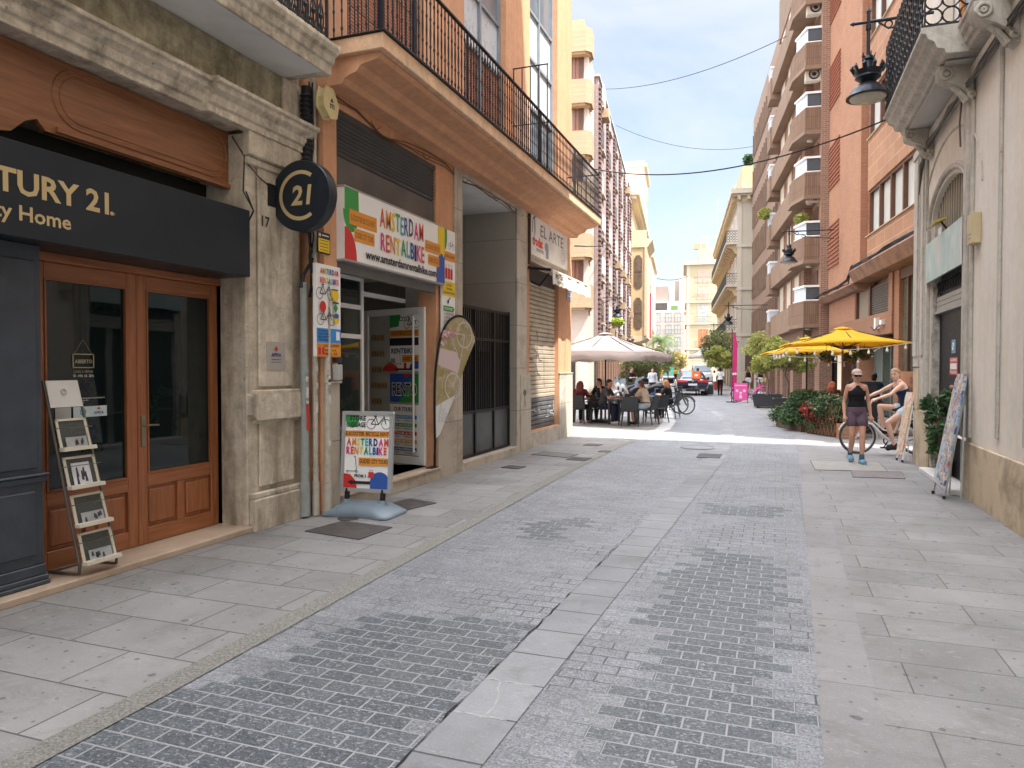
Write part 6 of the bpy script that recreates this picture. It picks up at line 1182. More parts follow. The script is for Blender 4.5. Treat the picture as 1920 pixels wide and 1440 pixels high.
OY = mt('oriel_yellow', (.48, .36, .21), .8, .07, 1); OT = mt('oriel_trim', (.54, .44, .30), .8, .06)
w = MB(); w.m(OY).box(-14, -4.9, 75, 100, 0, 19); w.m(OT).box(-14, -4.3, 74.9, 100.3, 19, 19.4); w.box(-14, -4.0, 74.8, 100.5, 19.4, 19.9); w.box(-14, -4.5, 74.9, 100.3, 4.7, 5.0); w.m(mt('far_peach', (.50, .39, .29), .8)).box(-14, -4.9, 104, 116, 0, 31); w.box(-14, -4.4, 118, 140, 0, 20); w.box(-14, -5.4, 76, 100, 19.9, 22.6); w.box(-14, -6.0, 100, 104, 0, 27); w.m(OT).box(-14, -4.5, 103.9, 116.2, 30.2, 30.6); w.box(-14, -4.0, 117.9, 140.2, 19.5, 20); w.build('wall', None, oy)
o_ = MB(); o_.m(OY).box(-4.9, -3.3, 76, 83, 5.05, 14.2); o_.m(OT).prism([(-4.9, 75.9, 14.2), (-3.2, 75.9, 14.2), (-3.0, 75.9, 14.5), (-2.7, 75.9, 14.9), (-4.9, 75.9, 14.9)], (0, 7.3, 0)); o_.prism([(-4.9, 76, 4.3), (-3.8, 76, 4.5), (-3.2, 76, 4.85), (-3.2, 76, 5.05), (-4.9, 76, 5.05)], (0, 7.1, 0)); o_.box(-3.5, -3.24, 75.9, 83.05, 5.05, 14.2); o_.box(-4.9, -3.3, 76.1, 76.2, 14.9, 16.0); oo = o_.build('oriel', None, oy)
m_ = MB(); f = Fr('y', 76, -1)
for z0, z1 in ((5.7, 9.0), (9.9, 13.4)):
    P = [(-4.6, z0+.3), (-4.35, z0), (-4.0, z0), (-3.75, z0+.3), (-3.75, z1-.4), (-4.0, z1), (-4.35, z1), (-4.6, z1-.4)]; m_.m(mt('oriel_glass', (.12, .085, .06), .3, .3, 3)).fprism(f, P, 0, .04); m_.m(BRN).fbox(f, -4.6, -3.75, (z0+z1)/2, (z0+z1)/2+.08, .04, .06)
m_.build('window', None, oo)
f = Fr('x', -4.9, 1)
for s_ in (85, 88.5, 92, 95.5):
    for z in (5.6, 9.6, 13.8): simple_window(oy, f, s_, s_+1.6, z, z+2.6, WHITE, DKW)
f = Fr('x', -4.9, 1)
for s_ in (105, 108, 111, 114):
    for z in (5, 8.5, 12, 15.5, 19, 22.5, 26): m_ = MB(); m_.m(DKW).fbox(f, s_, s_+1, z, z+1.8, 0, .03); m_.build('window', None, oy)
rail(oy, f, 84, 99, 5.0, .6, .95, None, .3)
bn = None
for i, (s_, z0, z1) in enumerate(((83.4, 5.6, 11.0), (86.3, 5.2, 10.4))):
    b = MB(); b.m(mt('banner_crimson', (.50, .03, .10), .7, .1, 2)).box(-4.2, -3.2, s_, s_+.03, z0, z1); b.m(PW).box(-3.75, -3.4, s_-.012, s_-.002, z0+.4, z0+1.7)
    b.m(IRON).tube([(-4.9, s_, z1), (-3.1, s_, z1)], .03, 5)
    b.solo('hanging_banner', None, ['crimson banner hanging nearer the yellow oriel', 'crimson banner with white lettering hanging farther from the oriel'][i], 'banner', (-3.7, s_, z0), B=True, group='crimson banners')
# wires across the street
def wire(p0, p1, sag, label, r=.018, n=24, group='cables strung across the street'):
    b = MB(); P = [Vector(p0).lerp(Vector(p1), i/n) - Vector((0, 0, 4*sag*(i/n)*(1-i/n))) for i in range(n+1)]; b.m(IRON).tube(P, r, 5); b.solo('overhead_cable', None, label, 'cable', tuple(P[0]), group=group)
def unp(u, v, Y=None, n=None, s=None):
    F = Vector((-math.sin(YAW)*math.cos(PIT), math.cos(YAW)*math.cos(PIT), -math.sin(PIT))); Rt = Vector((math.cos(YAW), math.sin(YAW), 0)); U_ = Rt.cross(F)
    d = F + Rt*((u-960)/1350) + U_*((720-v)/1350)
    if Y is not None: t = Y/d.y
    elif n is not None: t = n/(d.x*math.cos(ANG)+d.y*math.sin(ANG))
    else: t = s/(-d.x*math.sin(ANG)+d.y*math.cos(ANG))
    return Vector((0, 0, 1.7)) + d*t
wire(unp(1135, 167, n=-4.9), unp(1475, 68, n=4.9), .6, 'topmost cable rising to the right across the sky')
wire(unp(1155, 235, n=-4.9), unp(1415, 274, s=61), .9, 'thin cable descending towards the cream corner building')
wire(unp(1110, 316, Y=17.2), unp(1660, 225, Y=13.6), .45, 'long lower cable running from the orange balcony to the right balcony', .014)
wire(unp(1078, 461, Y=17.6), unp(1140, 459, n=-4.9), .05, 'short cable leaving the corner of the art shop', .02)
wire(unp(1232, 522, s=110), unp(1290, 518, s=119), .4, 'distant cable between far rooftops', .05)
an = MB(); an.m(GREYM); p = unp(1345, 475, s=95); an.tube([p, p+Vector((0, 0, 7))], .05, 4); an.tube([p+Vector((-.5, 0, 6.3)), p+Vector((.5, 0, 6.6))], .03, 4); an.tube([p+Vector((-.4, 0, 5.4)), p+Vector((.4, 0, 5.6))], .03, 4); an.solo('roof_antenna', None, 'tall thin roof antenna above the cream building', 'antenna', tuple(p))
# ================================================================ people
SKIN = mt('skin', (.50, .27, .18), .5, .06, 4, spec=.35); SKIND = mt('skin_dark', (.16, .075, .04), .5, .06, 4); SKINP = mt('skin_pale', (.60, .37, .27), .5, .06, 4)
def remesh(mb, vox, smooth=2):
    ob = mb.build('tmp', SKIN); m_ = ob.modifiers.new('r', 'REMESH'); m_.mode = 'VOXEL'; m_.voxel_size = vox; m_.use_smooth_shade = True
    s_ = ob.modifiers.new('s', 'SMOOTH'); s_.iterations = smooth; s_.factor = .5
    dg = bpy.context.evaluated_depsgraph_get(); dg.update(); me = bpy.data.meshes.new_from_object(ob.evaluated_get(dg)); old = ob.data; bpy.data.objects.remove(ob); bpy.data.meshes.remove(old)
    return me
def rpart(name, mb, mat, parent, vox, smooth=2, top=False):
    me = remesh(mb, vox, smooth); me.name = name; me.materials.clear(); me.materials.append(mat); me.polygons.foreach_set('use_smooth', [True]*len(me.polygons)); o = bpy.data.objects.new(name, me); C.objects.link(o)
    if parent: o.parent = parent
    return o
V3 = Vector
def frame(z, x):
    z = z.normalized(); x = (x - z*x.dot(z)).normalized(); y = z.cross(x); return Matrix((x, y, z)).transposed()
def torso(mb, J, k0, k1, g=0, gm=1, n=16):
    """lofted torso between parameters 0 (crotch) and 1 (neck base)"""
    P = [(-.13, .13, .10), (0, .165, .115), (.16, .155, .105), (.38, .128, .09), (.55, .135, .098), (.75, .158, .112), (.88, .168, .098), (.97, .12, .075), (1.04, .06, .06)]
    if J.get('f'): P = [(t, a*(.97 if t > .3 else 1.0), b) for t, a, b in P]
    a, b, c = J['pel'], J['chest'], J['neck']; R_ = []
    for t, rx, ry in P:
        if t < k0-.001 or t > k1+.001: continue
        q = a.lerp(b, t/.62) if t < .62 else b.lerp(c, (t-.62)/.38); hx = (J['hipR']-J['hipL']).normalized().lerp((J['shR']-J['shL']).normalized(), min(1, max(0, t)))
        M3 = frame((b-a) if t < .5 else (c-a), hx); R_.append(mb.ering(q, rx*gm+g, ry*gm+g, n, M3))
    mb.loft(R_)
def limb(mb, a, b, r0, r1, mid=None, k=5, n=12):
    a = V3(a); b = V3(b); P = []; rr = []
    for i in range(k+1):
        t = i/k; P.append(a.lerp(b, t)); r = r0+(r1-r0)*t
        if mid: r += mid*math.sin(math.pi*min(1, t*1.25)) if t < .8 else 0
        rr.append(r)
    mb.tube(P, rr, n); mb.ball(a, r0*.98, 10, 6); mb.ball(b, r1*.98, 10, 6)
def hand(mb, el, ha, side, curl=.5, fine=True):
    d = (ha-el).normalized(); x = d.cross(V3((0, 0, 1))); x = x.normalized() if x.length > .1 else V3((side, 0, 0)); y = d.cross(x)
    p = ha + d*.045; mb.tube([ha-d*.02, ha+d*.02, p+d*.02, p+d*.04], [.026, .03, .034, .026], 8)
    for i in range(4):
        o = x*(i-1.5)*.018; L = (.055, .065, .06, .045)[i]; q0 = p+d*.03+o; q1 = q0+d*L*.5+y*.012*curl; q2 = q1+d*L*.35+y*.03*curl; mb.tube([q0, q1, q2], [.0095, .009, .0075], 6)
    t0 = ha+d*.02-x*.025; mb.tube([t0, t0+d*.03-x*.022, t0+d*.055-x*.02+y*.01], [.012, .010, .008], 6)
def foot(mb, an, to, g=0, heel=.045):
    d = (to-an); d.z = 0; d = d.normalized(); z0 = min(an.z, to.z)
    h = an-d*.045; h.z = max(an.z-.055, .02)
    mb.tube([h, (h+to)/2+V3((0, 0, .012)), to-d*.03, to], [.036+g, .042+g, .040+g, .022+g], 10); mb.tube([an, h+V3((0, 0, .01))], [.036+g, .036+g], 8); mb.ball(h, .038+g, 8, 5)
def headm(mb, c, up, fwd):
    up = up.normalized(); fwd = (fwd-up*fwd.dot(up)).normalized(); x = fwd.cross(up); M3 = Matrix((x, fwd, up)).transposed()
    mb.loft([mb.ering(c+M3 @ V3((0, y, z)), rx, ry, 16, M3) for y, z, rx, ry in ((.02, -.118, .022, .022), (.022, -.105, .042, .045), (.012, -.075, .058, .068), (.006, -.03, .067, .084), (.0, .02, .073, .092), (-.004, .06, .070, .088), (-.006, .09, .054, .068), (-.006, .11, .025, .03))])
    mb.tube([c+M3 @ V3((0, .083, .015)), c+M3 @ V3((0, .108, -.022)), c+M3 @ V3((0, .088, -.032))], [.008, .013, .010], 6)
    mb.ball(c+M3 @ V3((0, .080, -.058)), (.022, .013, .010), 8, 5)
    for s_ in (-1, 1): mb.ball(c+M3 @ V3((s_*.073, -.004, -.005)), (.012, .018, .028), 6, 5)
    return M3
def human(label, J, loc, rot, sc=1, skin=None, group=None, vox=.011, hair=None, clothes=(), eyes=True, extra=None):
    J = {k: (V3(v) if isinstance(v, tuple) else v) for k, v in J.items()}
    t = thing('person', label, 'person', (0, 0, 0), rot=1e-9, group=group); t.location = loc; t.rotation_euler = (0, 0, rot); t.scale = (sc, sc, sc); skin = skin or SKIN
    b = MB(); torso(b, J, -.2, 1.1); fwd = J.get('look', V3((0, 1, 0))); up = J['head']-J['neck']+V3((0, 0, .25))
    M3 = headm(b, J['head'], up, fwd); b.tube([J['neck']-V3((0, 0, .05)), J['neck'].lerp(J['head'], .4), J['head']-up.normalized()*.04], [.062, .05, .05], 10)
    for s_ in 'LR':
        sh, el, ha, hp, kn, an, to = [J[k+s_] for k in ('sh', 'el', 'ha', 'hip', 'kn', 'an', 'to')]
        q_ = .86 if J.get('f') else 1
        limb(b, sh, el, .047*q_, .037*q_, .004); limb(b, el, ha, .038*q_, .024, .005); hand(b, el, ha, 1 if s_ == 'R' else -1, J.get('curl', .6))
        limb(b, hp, kn, .088, .055*(q_+.04 if q_ < 1 else 1), .004); limb(b, kn, an, .054*q_, .035*q_, .011); foot(b, an, to); b.ball(J['neck'].lerp(sh, .62)-V3((0, 0, .012)), (.075, .058*q_, .048*q_), 10, 6)
    body = rpart('body', b, skin, t, vox)
    if eyes:
        e = MB(); H = J['head']
        for s_ in (-1, 1):
            e.m(mt('eye_dark', (.03, .02, .018), .3)).ball(H+M3 @ V3((s_*.030, .082, .012)), (.013, .009, .007), 8, 5); e.m(mt('brow', (.10, .06, .04), .8)).tube([H+M3 @ V3((s_*.016, .088, .030)), H+M3 @ V3((s_*.045, .078, .032))], .004, 4)
        e.m(mt('lips', (.35, .10, .08), .5)).ball(H+M3 @ V3((0, .090, -.060)), (.020, .007, .006), 8, 5); e.build('face', None, t)
    if hair:
        hm, kind = hair; h = MB(); H = J['head']
        if kind == 'cap':
            h.ball(H+M3 @ V3((0, -.02, .0)), (.080, .082, .098), 14, 8); h.tube([H+M3 @ V3((0, -.08, .04)), H+M3 @ V3((0, -.12, -.02)), H+M3 @ V3((0, -.10, -.14))], [.03, .035, .015], 8)
        else:
            c_ = M3 @ V3((0, -.018, .022)); h.loft([h.ering(H+M3 @ V3((0, y, z)), rx, ry, 14, M3) for y, z, rx, ry in ((-.045, -.10, .05, .045), (-.038, -.04, .074, .066), (-.022, .02, .084, .086), (-.012, .07, .082, .094), (-.01, .105, .060, .070), (-.01, .125, .02, .02))])
        if kind == 'long': 
            for s_ in (-.05, 0, .05): h.tube([H+M3 @ V3((s_, -.05, .05)), H+M3 @ V3((s_*1.2, -.085, -.08)), H+M3 @ V3((s_*1.3, -.085, -.22)), H+M3 @ V3((s_*1.0, -.07, -.33))], [.05, .055, .045, .02], 8)
            for s_ in (-1, 1): h.tube([H+M3 @ V3((s_*.06, .01, .06)), H+M3 @ V3((s_*.085, .0, -.06)), H+M3 @ V3((s_*.08, .01, -.2))], [.03, .028, .015], 6)
        if kind == 'bun': h.ball(H+M3 @ V3((0, -.10, .04)), (.04, .04, .04), 8, 6)
        rpart('hair', h, hm, t, max(vox, .009), 1)
    for c in clothes:
        k = c[0]; mat = c[1]; g = MB()
        if k == 'tank':
            torso(g, J, .16, .75 if len(c) < 3 else c[2], .009)
            for s_ in (-1, 1):
                M4 = frame(J['neck']-J['chest'], J['shR']-J['shL']); g.tube([J['chest']+M4 @ V3((s_*.085, .095, .05)), J['neck'].lerp(J['sh'+('R' if s_ > 0 else 'L')], .55)+V3((0, 0, .045)), J['chest']+M4 @ V3((s_*.085, -.10, .07))], .017, 6)
        if k == 'halter':
            torso(g, J, .10, .76, .009); q_ = J['chest'].lerp(J['neck'], .3); M4 = frame(J['neck']-J['pel'], J['shR']-J['shL']); g.loft([g.ering(q_+M4 @ V3((0, .012, z)), rx, ry, 16, M4) for z, rx, ry in ((-.07, .160, .118), (-.01, .145, .122), (.05, .105, .108), (.09, .07, .085), (.11, .05, .07))])
            for s_ in (-1, 1): g.tube([J['chest']+V3((s_*.06, .085, .06)), J['neck']+V3((s_*.055, .03, -.02)), J['neck']+V3((s_*.05, -.05, 0))], .008, 6)
        if k in ('tee', 'shirt'):
            torso(g, J, 0, .97, .014)
            for s_ in 'LR':
                e_ = J['sh'+s_].lerp(J['el'+s_], .7 if k == 'tee' else 1); limb(g, J['sh'+s_], e_, .066, .06); g.ball(J['neck'].lerp(J['sh'+s_], .62)-V3((0, 0, .01)), (.088, .072, .064), 10, 6)
                if k == 'shirt': limb(g, J['el'+s_], J['el'+s_].lerp(J['ha'+s_], .85), .052, .036)
        if k in ('shorts', 'pants', 'mini'):
            torso(g, J, -.2, .17, .013); f_ = {'shorts': .42, 'mini': .3, 'pants': .97}[k]
            for s_ in 'LR':
                hp, kn, an = J['hip'+s_], J['kn'+s_], J['an'+s_]
                if k == 'pants': limb(g, hp, kn, .102, .068); limb(g, kn, kn.lerp(an, .93), .068, .05)
                else: limb(g, hp, hp.lerp(kn, f_), .104, .108)
        if k == 'skirt': g.loft([g.ering(J['pel']+V3((0, 0, z)), r_, r_*.75, 14) for z, r_ in ((.1, .15), (0, .19), (-.28, .22), (-.34, .22))])
        if k == 'shoes':
            for s_ in 'LR': foot(g, J['an'+s_]-V3((0, 0, .01)), J['to'+s_], .012)
        if k == 'socks':
            for s_ in 'LR': limb(g, J['an'+s_]+V3((0, 0, .07)), J['an'+s_], .047, .044)
        if k == 'hat':
            H = J['head']; g.loft([g.ering(H+M3 @ V3((0, y, z)), rx, ry, 16, M3) for y, z, rx, ry in ((-.008, .035, .088, .105), (-.008, .07, .088, .104), (-.008, .105, .074, .086), (-.008, .128, .04, .045), (-.008, .135, .01, .01))]); g.loft([g.ering(H+M3 @ V3((0, y, z)), rx, ry, 14, M3) for y, z, rx, ry in ((.10, .028, .07, .065), (.10, .042, .068, .062))])
        if k == 'glasses':
            H = J['head']
            for s_ in (-1, 1): g.ball(H+M3 @ V3((s_*.034, .093, .010)), (.030, .010, .020), 10, 6)
            g.tube([H+M3 @ V3((-.075, .01, .015)), H+M3 @ V3((-.06, .085, .014)), H+M3 @ V3((.06, .085, .014)), H+M3 @ V3((.075, .01, .015))], .005, 5); o_ = g.build('sunglasses', mat, None); o_.parent = t; continue
        rpart({'tank': 'top', 'halter': 'top', 'tee': 'shirt', 'shirt': 'shirt', 'mini': 'shorts'}.get(k, k), g, mat, t, vox*1.0 if k != 'hat' else .007, 2)
    return t
def PW_(st=.0, lean=0, aL=0, aR=0, lift=.0, el=.2):
    """walking or standing pose, facing +y"""
    a = st
    return dict(pel=(0, 0, .94), hipL=(-.085, 0, .90), hipR=(.085, 0, .90), chest=(0, .01+lean*.3, 1.24), neck=(0, lean*.5, 1.44), shL=(-.158, lean*.45, 1.385), shR=(.158, lean*.45, 1.385), head=(0, lean*.6+.015, 1.575),
        elL=(-.215, aL*.5-.02+lean*.4, 1.11), elR=(.215, aR*.5-.02+lean*.4, 1.11), haL=(-.225, aL+.03+lean*.3, .87), haR=(.225, aR+.03+lean*.3, .87),
        knL=(-.085, .06+a*.55, .50), anL=(-.08, a, .075), toL=(-.09, a+.16, .03), knR=(.085, .06-a*.25, .50), anR=(.08, -a-.02, .075+lift), toR=(.09, -a+.12, .03))
def PS_(hL=(-.12, .38, .80), hR=(.12, .38, .80), lean=.08, look=(0, 1, 0), feet=.38):
    return dict(pel=(0, 0, .55), hipL=(-.09, .03, .52), hipR=(.09, .03, .52), chest=(0, lean*.5, .86), neck=(0, lean, 1.05), shL=(-.17, lean, 1.0), shR=(.17, lean, 1.0), head=(0, lean*1.3+.02, 1.185),
        elL=(-.23, lean+.14, .78), elR=(.23, lean+.14, .78), haL=hL, haR=hR, knL=(-.12, .42, .52), knR=(.12, .42, .52), anL=(-.12, feet, .08), anR=(.12, feet, .08), toL=(-.13, feet+.16, .03), toR=(.13, feet+.16, .03), look=V3(look))
def cl(n, c, r=.8): return mt('cloth_'+n, c, r, .08, 14, .25, 90, spec=.2)
HB = mt('hair_black', (.015, .012, .01), .45, .3, 20); HBr = mt('hair_brown', (.10, .05, .025), .5, .3, 20); HR = mt('hair_red', (.14, .03, .02), .45, .35, 18); HG = mt('hair_ginger', (.36, .15, .06), .5, .35, 18); HBl = mt('hair_blond', (.30, .19, .10), .5, .3, 18)
J = PW_(.13, 0, -.04, .05, .06); J['anR'] = (.075, -.10, .15); J['toR'] = (.08, .04, .05); J['anL'] = (-.06, .16, .075); J['toL'] = (-.065, .32, .03); J['knL'] = (-.075, .14, .50); J['knR'] = (.08, .07, .51)
J['haL'] = (-.225, .06, .86); J['elL'] = (-.215, -.03, 1.10); J['haR'] = (.215, .07, .86); J['elR'] = (.205, -.03, 1.1); J['f'] = 1; J['shL'] = (-.145, 0, 1.385); J['shR'] = (.145, 0, 1.385)
human('woman in pink cap, black halter top and plum shorts walking towards the viewer', J, (1.35, 14.15, .012), R(188), .98, SKIN, vox=.0085, hair=(HBr, 'cap'),
      clothes=(('halter', cl('black', (.012, .012, .014))), ('shorts', cl('plum', (.115, .075, .10))), ('hat', cl('cap_pink', (.50, .36, .31))), ('glasses', BLACK), ('socks', cl('sock_blue', (.05, .10, .14))), ('shoes', cl('shoe_blue', (.16, .28, .38)))))
# ================================================================ bicycles
def bicycle(label, loc, rot, frame_c, group=None, step=True, basket=False, sc=1, name='bicycle'):
    t = thing(name, label, 'bicycle', (0, 0, 0), rot=1e-9, group=group); t.location = loc; t.rotation_euler = (0, 0, rot); t.scale = (sc, sc, sc)
    TY = mt('tyre', (.05, .048, .045), .8, .2, 20); RM = mt('rim', (.35, .35, .34), .4, metal=.6); fm = mt('bike_'+frame_c[0], frame_c[1], .35, .05, coat=.4); r = .335
    for y in (-.47, .60):
        w_ = MB(); w_.m(TY).torus((0, y, r+.01), r-.018, .019, (1, 0, 0), 36, 7); tw = w_.build('wheel', None, t, smooth=60)
        w_ = MB(); w_.m(RM).torus((0, y, r+.01), r-.045, .012, (1, 0, 0), 32, 5); w_.tube([(-.045, y, r+.01), (.045, y, r+.01)], .022, 8)
        for k in range(20): a = k*math.pi/10; w_.tube([(.02*(-1)**k, y, r+.01), (0, y+(r-.05)*math.cos(a), r+.01+(r-.05)*math.sin(a))], .0022, 3, False)
        w_.build('rim', None, tw, smooth=50)
    b = MB(); b.m(fm); BBk = (0, .02, .27); HT = (0, .43, .80); HBt = (0, .465, .62); ST = (0, -.16, .72); RA = (0, -.47, .345); FA = (0, .60, .345)
    b.tube([BBk, (0, -.10, .52), ST], .019, 8); b.tube([HT, HBt], .024, 8)
    if step: b.tube([BBk, (0, .16, .38), (0, .34, .58), HBt], [.028, .03, .03, .026], 8); b.tube([(0, -.06, .44), (0, .14, .48), (0, .34, .66), (0, .44, .74)], .017, 8)
    else: b.tube([BBk, HBt], .022, 8); b.tube([ST, HT], .018, 8)
    for s_ in (-.045, .045): b.tube([BBk, (s_, -.2, .30), (s_, RA[1], RA[2])], .012, 6); b.tube([ST, (s_, -.3, .55), (s_, RA[1], RA[2])], .010, 6); b.tube([HBt, (s_, .50, .56), (s_, FA[1], FA[2])], .014, 6)
    for y in (-.47, .60):
        P = [(0, y+(r+.02)*math.cos(a), r+.01+(r+.02)*math.sin(a)) for a in [R(q) for q in range(20, 190, 15)]]; b.tube(P, .016, 5)
    b.build('frame', None, t, smooth=50)
    b = MB(); b.m(BLACK); b.tube([HT, (0, .40, .98)], .016, 6); b.tube([(-.29, .24, 1.02), (-.26, .33, 1.03), (-.08, .41, 1.0), (.08, .41, 1.0), (.26, .33, 1.03), (.29, .24, 1.02)], .013, 6); b.tube([(-.29, .24, 1.02), (-.27, .31, 1.03)], .019, 6); b.tube([(.29, .24, 1.02), (.27, .31, 1.03)], .019, 6); b.build('handlebar', None, t, smooth=50)
    b = MB(); b.m(BLACK); b.tube([ST, (0, -.185, .84)], .013, 6); b.tube([(0, -.32, .87), (0, -.22, .875), (0, -.1, .865), (0, -.02, .86)], [.085, .09, .04, .02], 8); b.build('saddle', None, t, smooth=50)
    b = MB(); b.m(BLACK); b.torus((.05, .02, .27), .09, .012, (1, 0, 0), 18, 5); b.tube([(.06, .02, .27), (.08, .10, .13)], .012, 5); b.tube([(-.06, .02, .27), (-.08, -.06, .41)], .012, 5); b.box(.07, .17, .06, .14, .115, .14); b.box(-.17, -.07, -.10, -.02, .40, .425); b.tube([(.05, .02, .35), (.05, -.47, .385)], .008, 4); b.tube([(.05, .02, .18), (.05, -.47, .31)], .008, 4); b.build('crankset', None, t, smooth=50)
    return t
hx, hy = -1.06, -.22; br = math.atan2(-hx, hy); L = V3((2.10, 15.62, .012))
bicycle('white step through bicycle ridden by the woman in denim shorts', L, br, ('white', (.62, .60, .58)), sc=1.02)
J = dict(pel=(0, -.30, .88), hipL=(-.09, -.27, .86), hipR=(.09, -.27, .86), chest=(0, -.22, 1.17), neck=(0, -.11, 1.40), shL=(-.155, -.13, 1.34), shR=(.155, -.10, 1.34), head=(-.02, -.06, 1.53), elL=(-.24, .10, 1.16), elR=(.24, .14, 1.19), haL=(-.27, .36, 1.07), haR=(.27, .34, 1.09),
    knL=(-.10, .10, .62), anL=(-.11, -.02, .22), toL=(-.12, .13, .14), knR=(.10, .17, .92), anR=(.11, .10, .50), toR=(.12, .24, .44), look=V3((-.75, .75, -.05)), curl=1.4, f=1)
human('woman with tied hair in navy tank top and pale denim shorts riding a white bicycle', J, L, br, 1.02, SKINP, vox=.0085, hair=(HBl, 'bun'), clothes=(('tank', cl('navy', (.015, .025, .07))), ('mini', cl('denim', (.48, .56, .60))), ('shoes', cl('sandal', (.03, .02, .02)))))
# ================================================================ cafe terrace on the left
CH = mt('chair_anthracite', (.030, .034, .038), .5, .15, 6)
def chair_proto():
    t = thing('terrace_chair', 'x', 'chair', (0, 0, 0), rot=1e-9); b = MB(); b.m(CH).box(-.23, .23, -.22, .23, .43, .455); b.build('seat', None, t, bevel=.012)
    b = MB(); b.m(CH).prism([(-.22, -.22, .48), (.22, -.22, .48), (.20, -.31, .86), (-.20, -.31, .86)], (0, -.02, 0)); b.build('backrest', None, t, bevel=.01)
    for s_ in (-1, 1):
        b = MB(); b.m(CH).tube([(s_*.23, -.21, .44), (s_*.24, -.25, .66), (s_*.245, -.1, .67), (s_*.245, .17, .66), (s_*.235, .20, .63), (s_*.23, .21, .44)], .017, 6); b.build('armrest', None, t, smooth=40)
        for q in (-1, 1): b = MB(); b.m(CH).tube([(s_*.21, q*.20, .44), (s_*.245, q*.26-.02, .01)], [.022, .016], 6); b.build('leg', None, t, smooth=40)
    return t
ch0 = chair_proto(); used = [0]
def chair(x, y, rot, label):
    if not used[0]: used[0] = 1; ch0.location = (x, y, .01); ch0.rotation_euler = (0, 0, rot); ch0['label'] = label; ch0['group'] = 'terrace chairs'; return ch0
    return copy_tree(ch0, (x, y, .01), rot, label, 'terrace chairs')
def table(x, y, rot, label):
    t = thing('terrace_table', label, 'table', (0, 0, 0), rot=1e-9, group='terrace tables'); t.location = (x, y, .01); t.rotation_euler = (0, 0, rot); b = MB(); b.m(CH).box(-.37, .37, -.37, .37, .71, .74); b.build('table_top', None, t, bevel=.008)
    for sx in (-1, 1):
        for sy in (-1, 1): b = MB(); b.m(CH).box(sx*.32-.03, sx*.32+.03, sy*.32-.03, sy*.32+.03, 0, .71); b.build('leg', None, t)
    return t
table(-4.30, 21.5, R(-15), 'dark square terrace table between the grey shirted and beige shirted diners')
table(-5.55, 22.0, R(-15), 'dark terrace table half hidden behind the orange building corner'); table(-4.0, 24.6, R(-15), 'dark terrace table farthest back under the beige parasol')
chair(-4.98, 21.55, R(-100), 'dark armchair under the diner in the grey shirt'); chair(-4.02, 20.78, R(20), 'empty dark armchair with its back to the viewer at the front table'); chair(-3.62, 21.6, R(75), 'dark armchair under the diner in the beige shirt'); chair(-5.60, 21.25, R(-5), 'dark armchair under the red haired diner by the corner'); chair(-5.6, 22.75, R(170), 'dark armchair under the diner in the black shirt'); chair(-3.35, 24.6, R(80), 'dark armchair under the ginger haired diner'); chair(-3.45, 22.4, R(60), 'empty dark armchair beside the parked bicycle'); chair(-4.7, 24.5, R(-90), 'empty dark armchair at the farthest terrace table'); chair(-4.35, 22.35, R(175), 'empty dark armchair on the far side of the front table')
human('seated diner in grey shirt leaning over the front table with dark hair', PS_((-.06, .5, .80), (.20, .52, .82), .16), (-4.98, 21.55, 0), R(-100), 1.04, SKIN, 'seated diners', .013, (HB, 'short'), (('tee', cl('greyshirt', (.075, .078, .085))), ('pants', cl('navy2', (.02, .025, .05))), ('shoes', cl('shoe_white', (.5, .46, .42)))))
human('seated woman in beige shirt and pale shorts with sunglasses on her dark hair', PS_((-.10, .40, .80), (.18, .3, .78), .14), (-3.62, 21.6, 0), R(75), 1.02, SKIN, 'seated diners', .013, (HBr, 'bun'), (('tee', cl('beige', (.50, .40, .30))), ('shorts', cl('paleblue', (.36, .46, .52))), ('shoes', cl('dark', (.02, .02, .02)))))
human('seated woman with long red hair seen from behind at the building corner', PS_(lean=.04), (-5.60, 21.25, 0), R(-5), 1.0, SKIN, 'seated diners', .014, (HR, 'long'), (('tee', cl('maroon', (.10, .02, .02))), ('pants', cl('dark', (0, 0, 0)))), False)
human('seated man in black shirt raising his hand to his face', PS_((-.1, .2, 1.08), (.15, .35, .8), .1), (-5.25, 22.75, 0), R(150), 1.05, SKIN, 'seated diners', .014, (HB, 'short'), (('tee', cl('black', (0, 0, 0))), ('pants', cl('dark', (0, 0, 0)))))
human('seated woman with long ginger hair behind the beige shirted diner', PS_(lean=.1), (-3.35, 24.6, 0), R(80), 1.0, SKINP, 'seated diners', .014, (HG, 'long'), (('tee', cl('dark', (0, 0, 0))), ('pants', cl('dark', (0, 0, 0)))))
g = MB(); g.m(mt('wine_glass', (.55, .45, .42), .1, .1)).lathe([(.035, 0), (.035, .004), (.005, .01), (.005, .08), (.03, .11), (.038, .15), (.033, .19)], (-4.28, 21.4, .752), 10); g.solo('wine_glass', None, 'stemmed glass standing on the front terrace table', 'glass', (-4.28, 21.4, .752), smooth=50)
g = MB(); g.m(WHITE).lathe([(.06, 0), (.10, .012), (.10, .015), (.001, .012)], (-4.25, 21.6, .752), 14); g.solo('plate', None, 'white plate on the front terrace table', 'plate', (-4.25, 21.6, .75)); g = MB(); g.m(WHITE).box(-4.06, -4.0, 21.3, 21.42, .752, .85); g.solo('napkin_holder', None, 'white napkin holder on the front terrace table', 'holder', (-4.03, 21.36, .75))
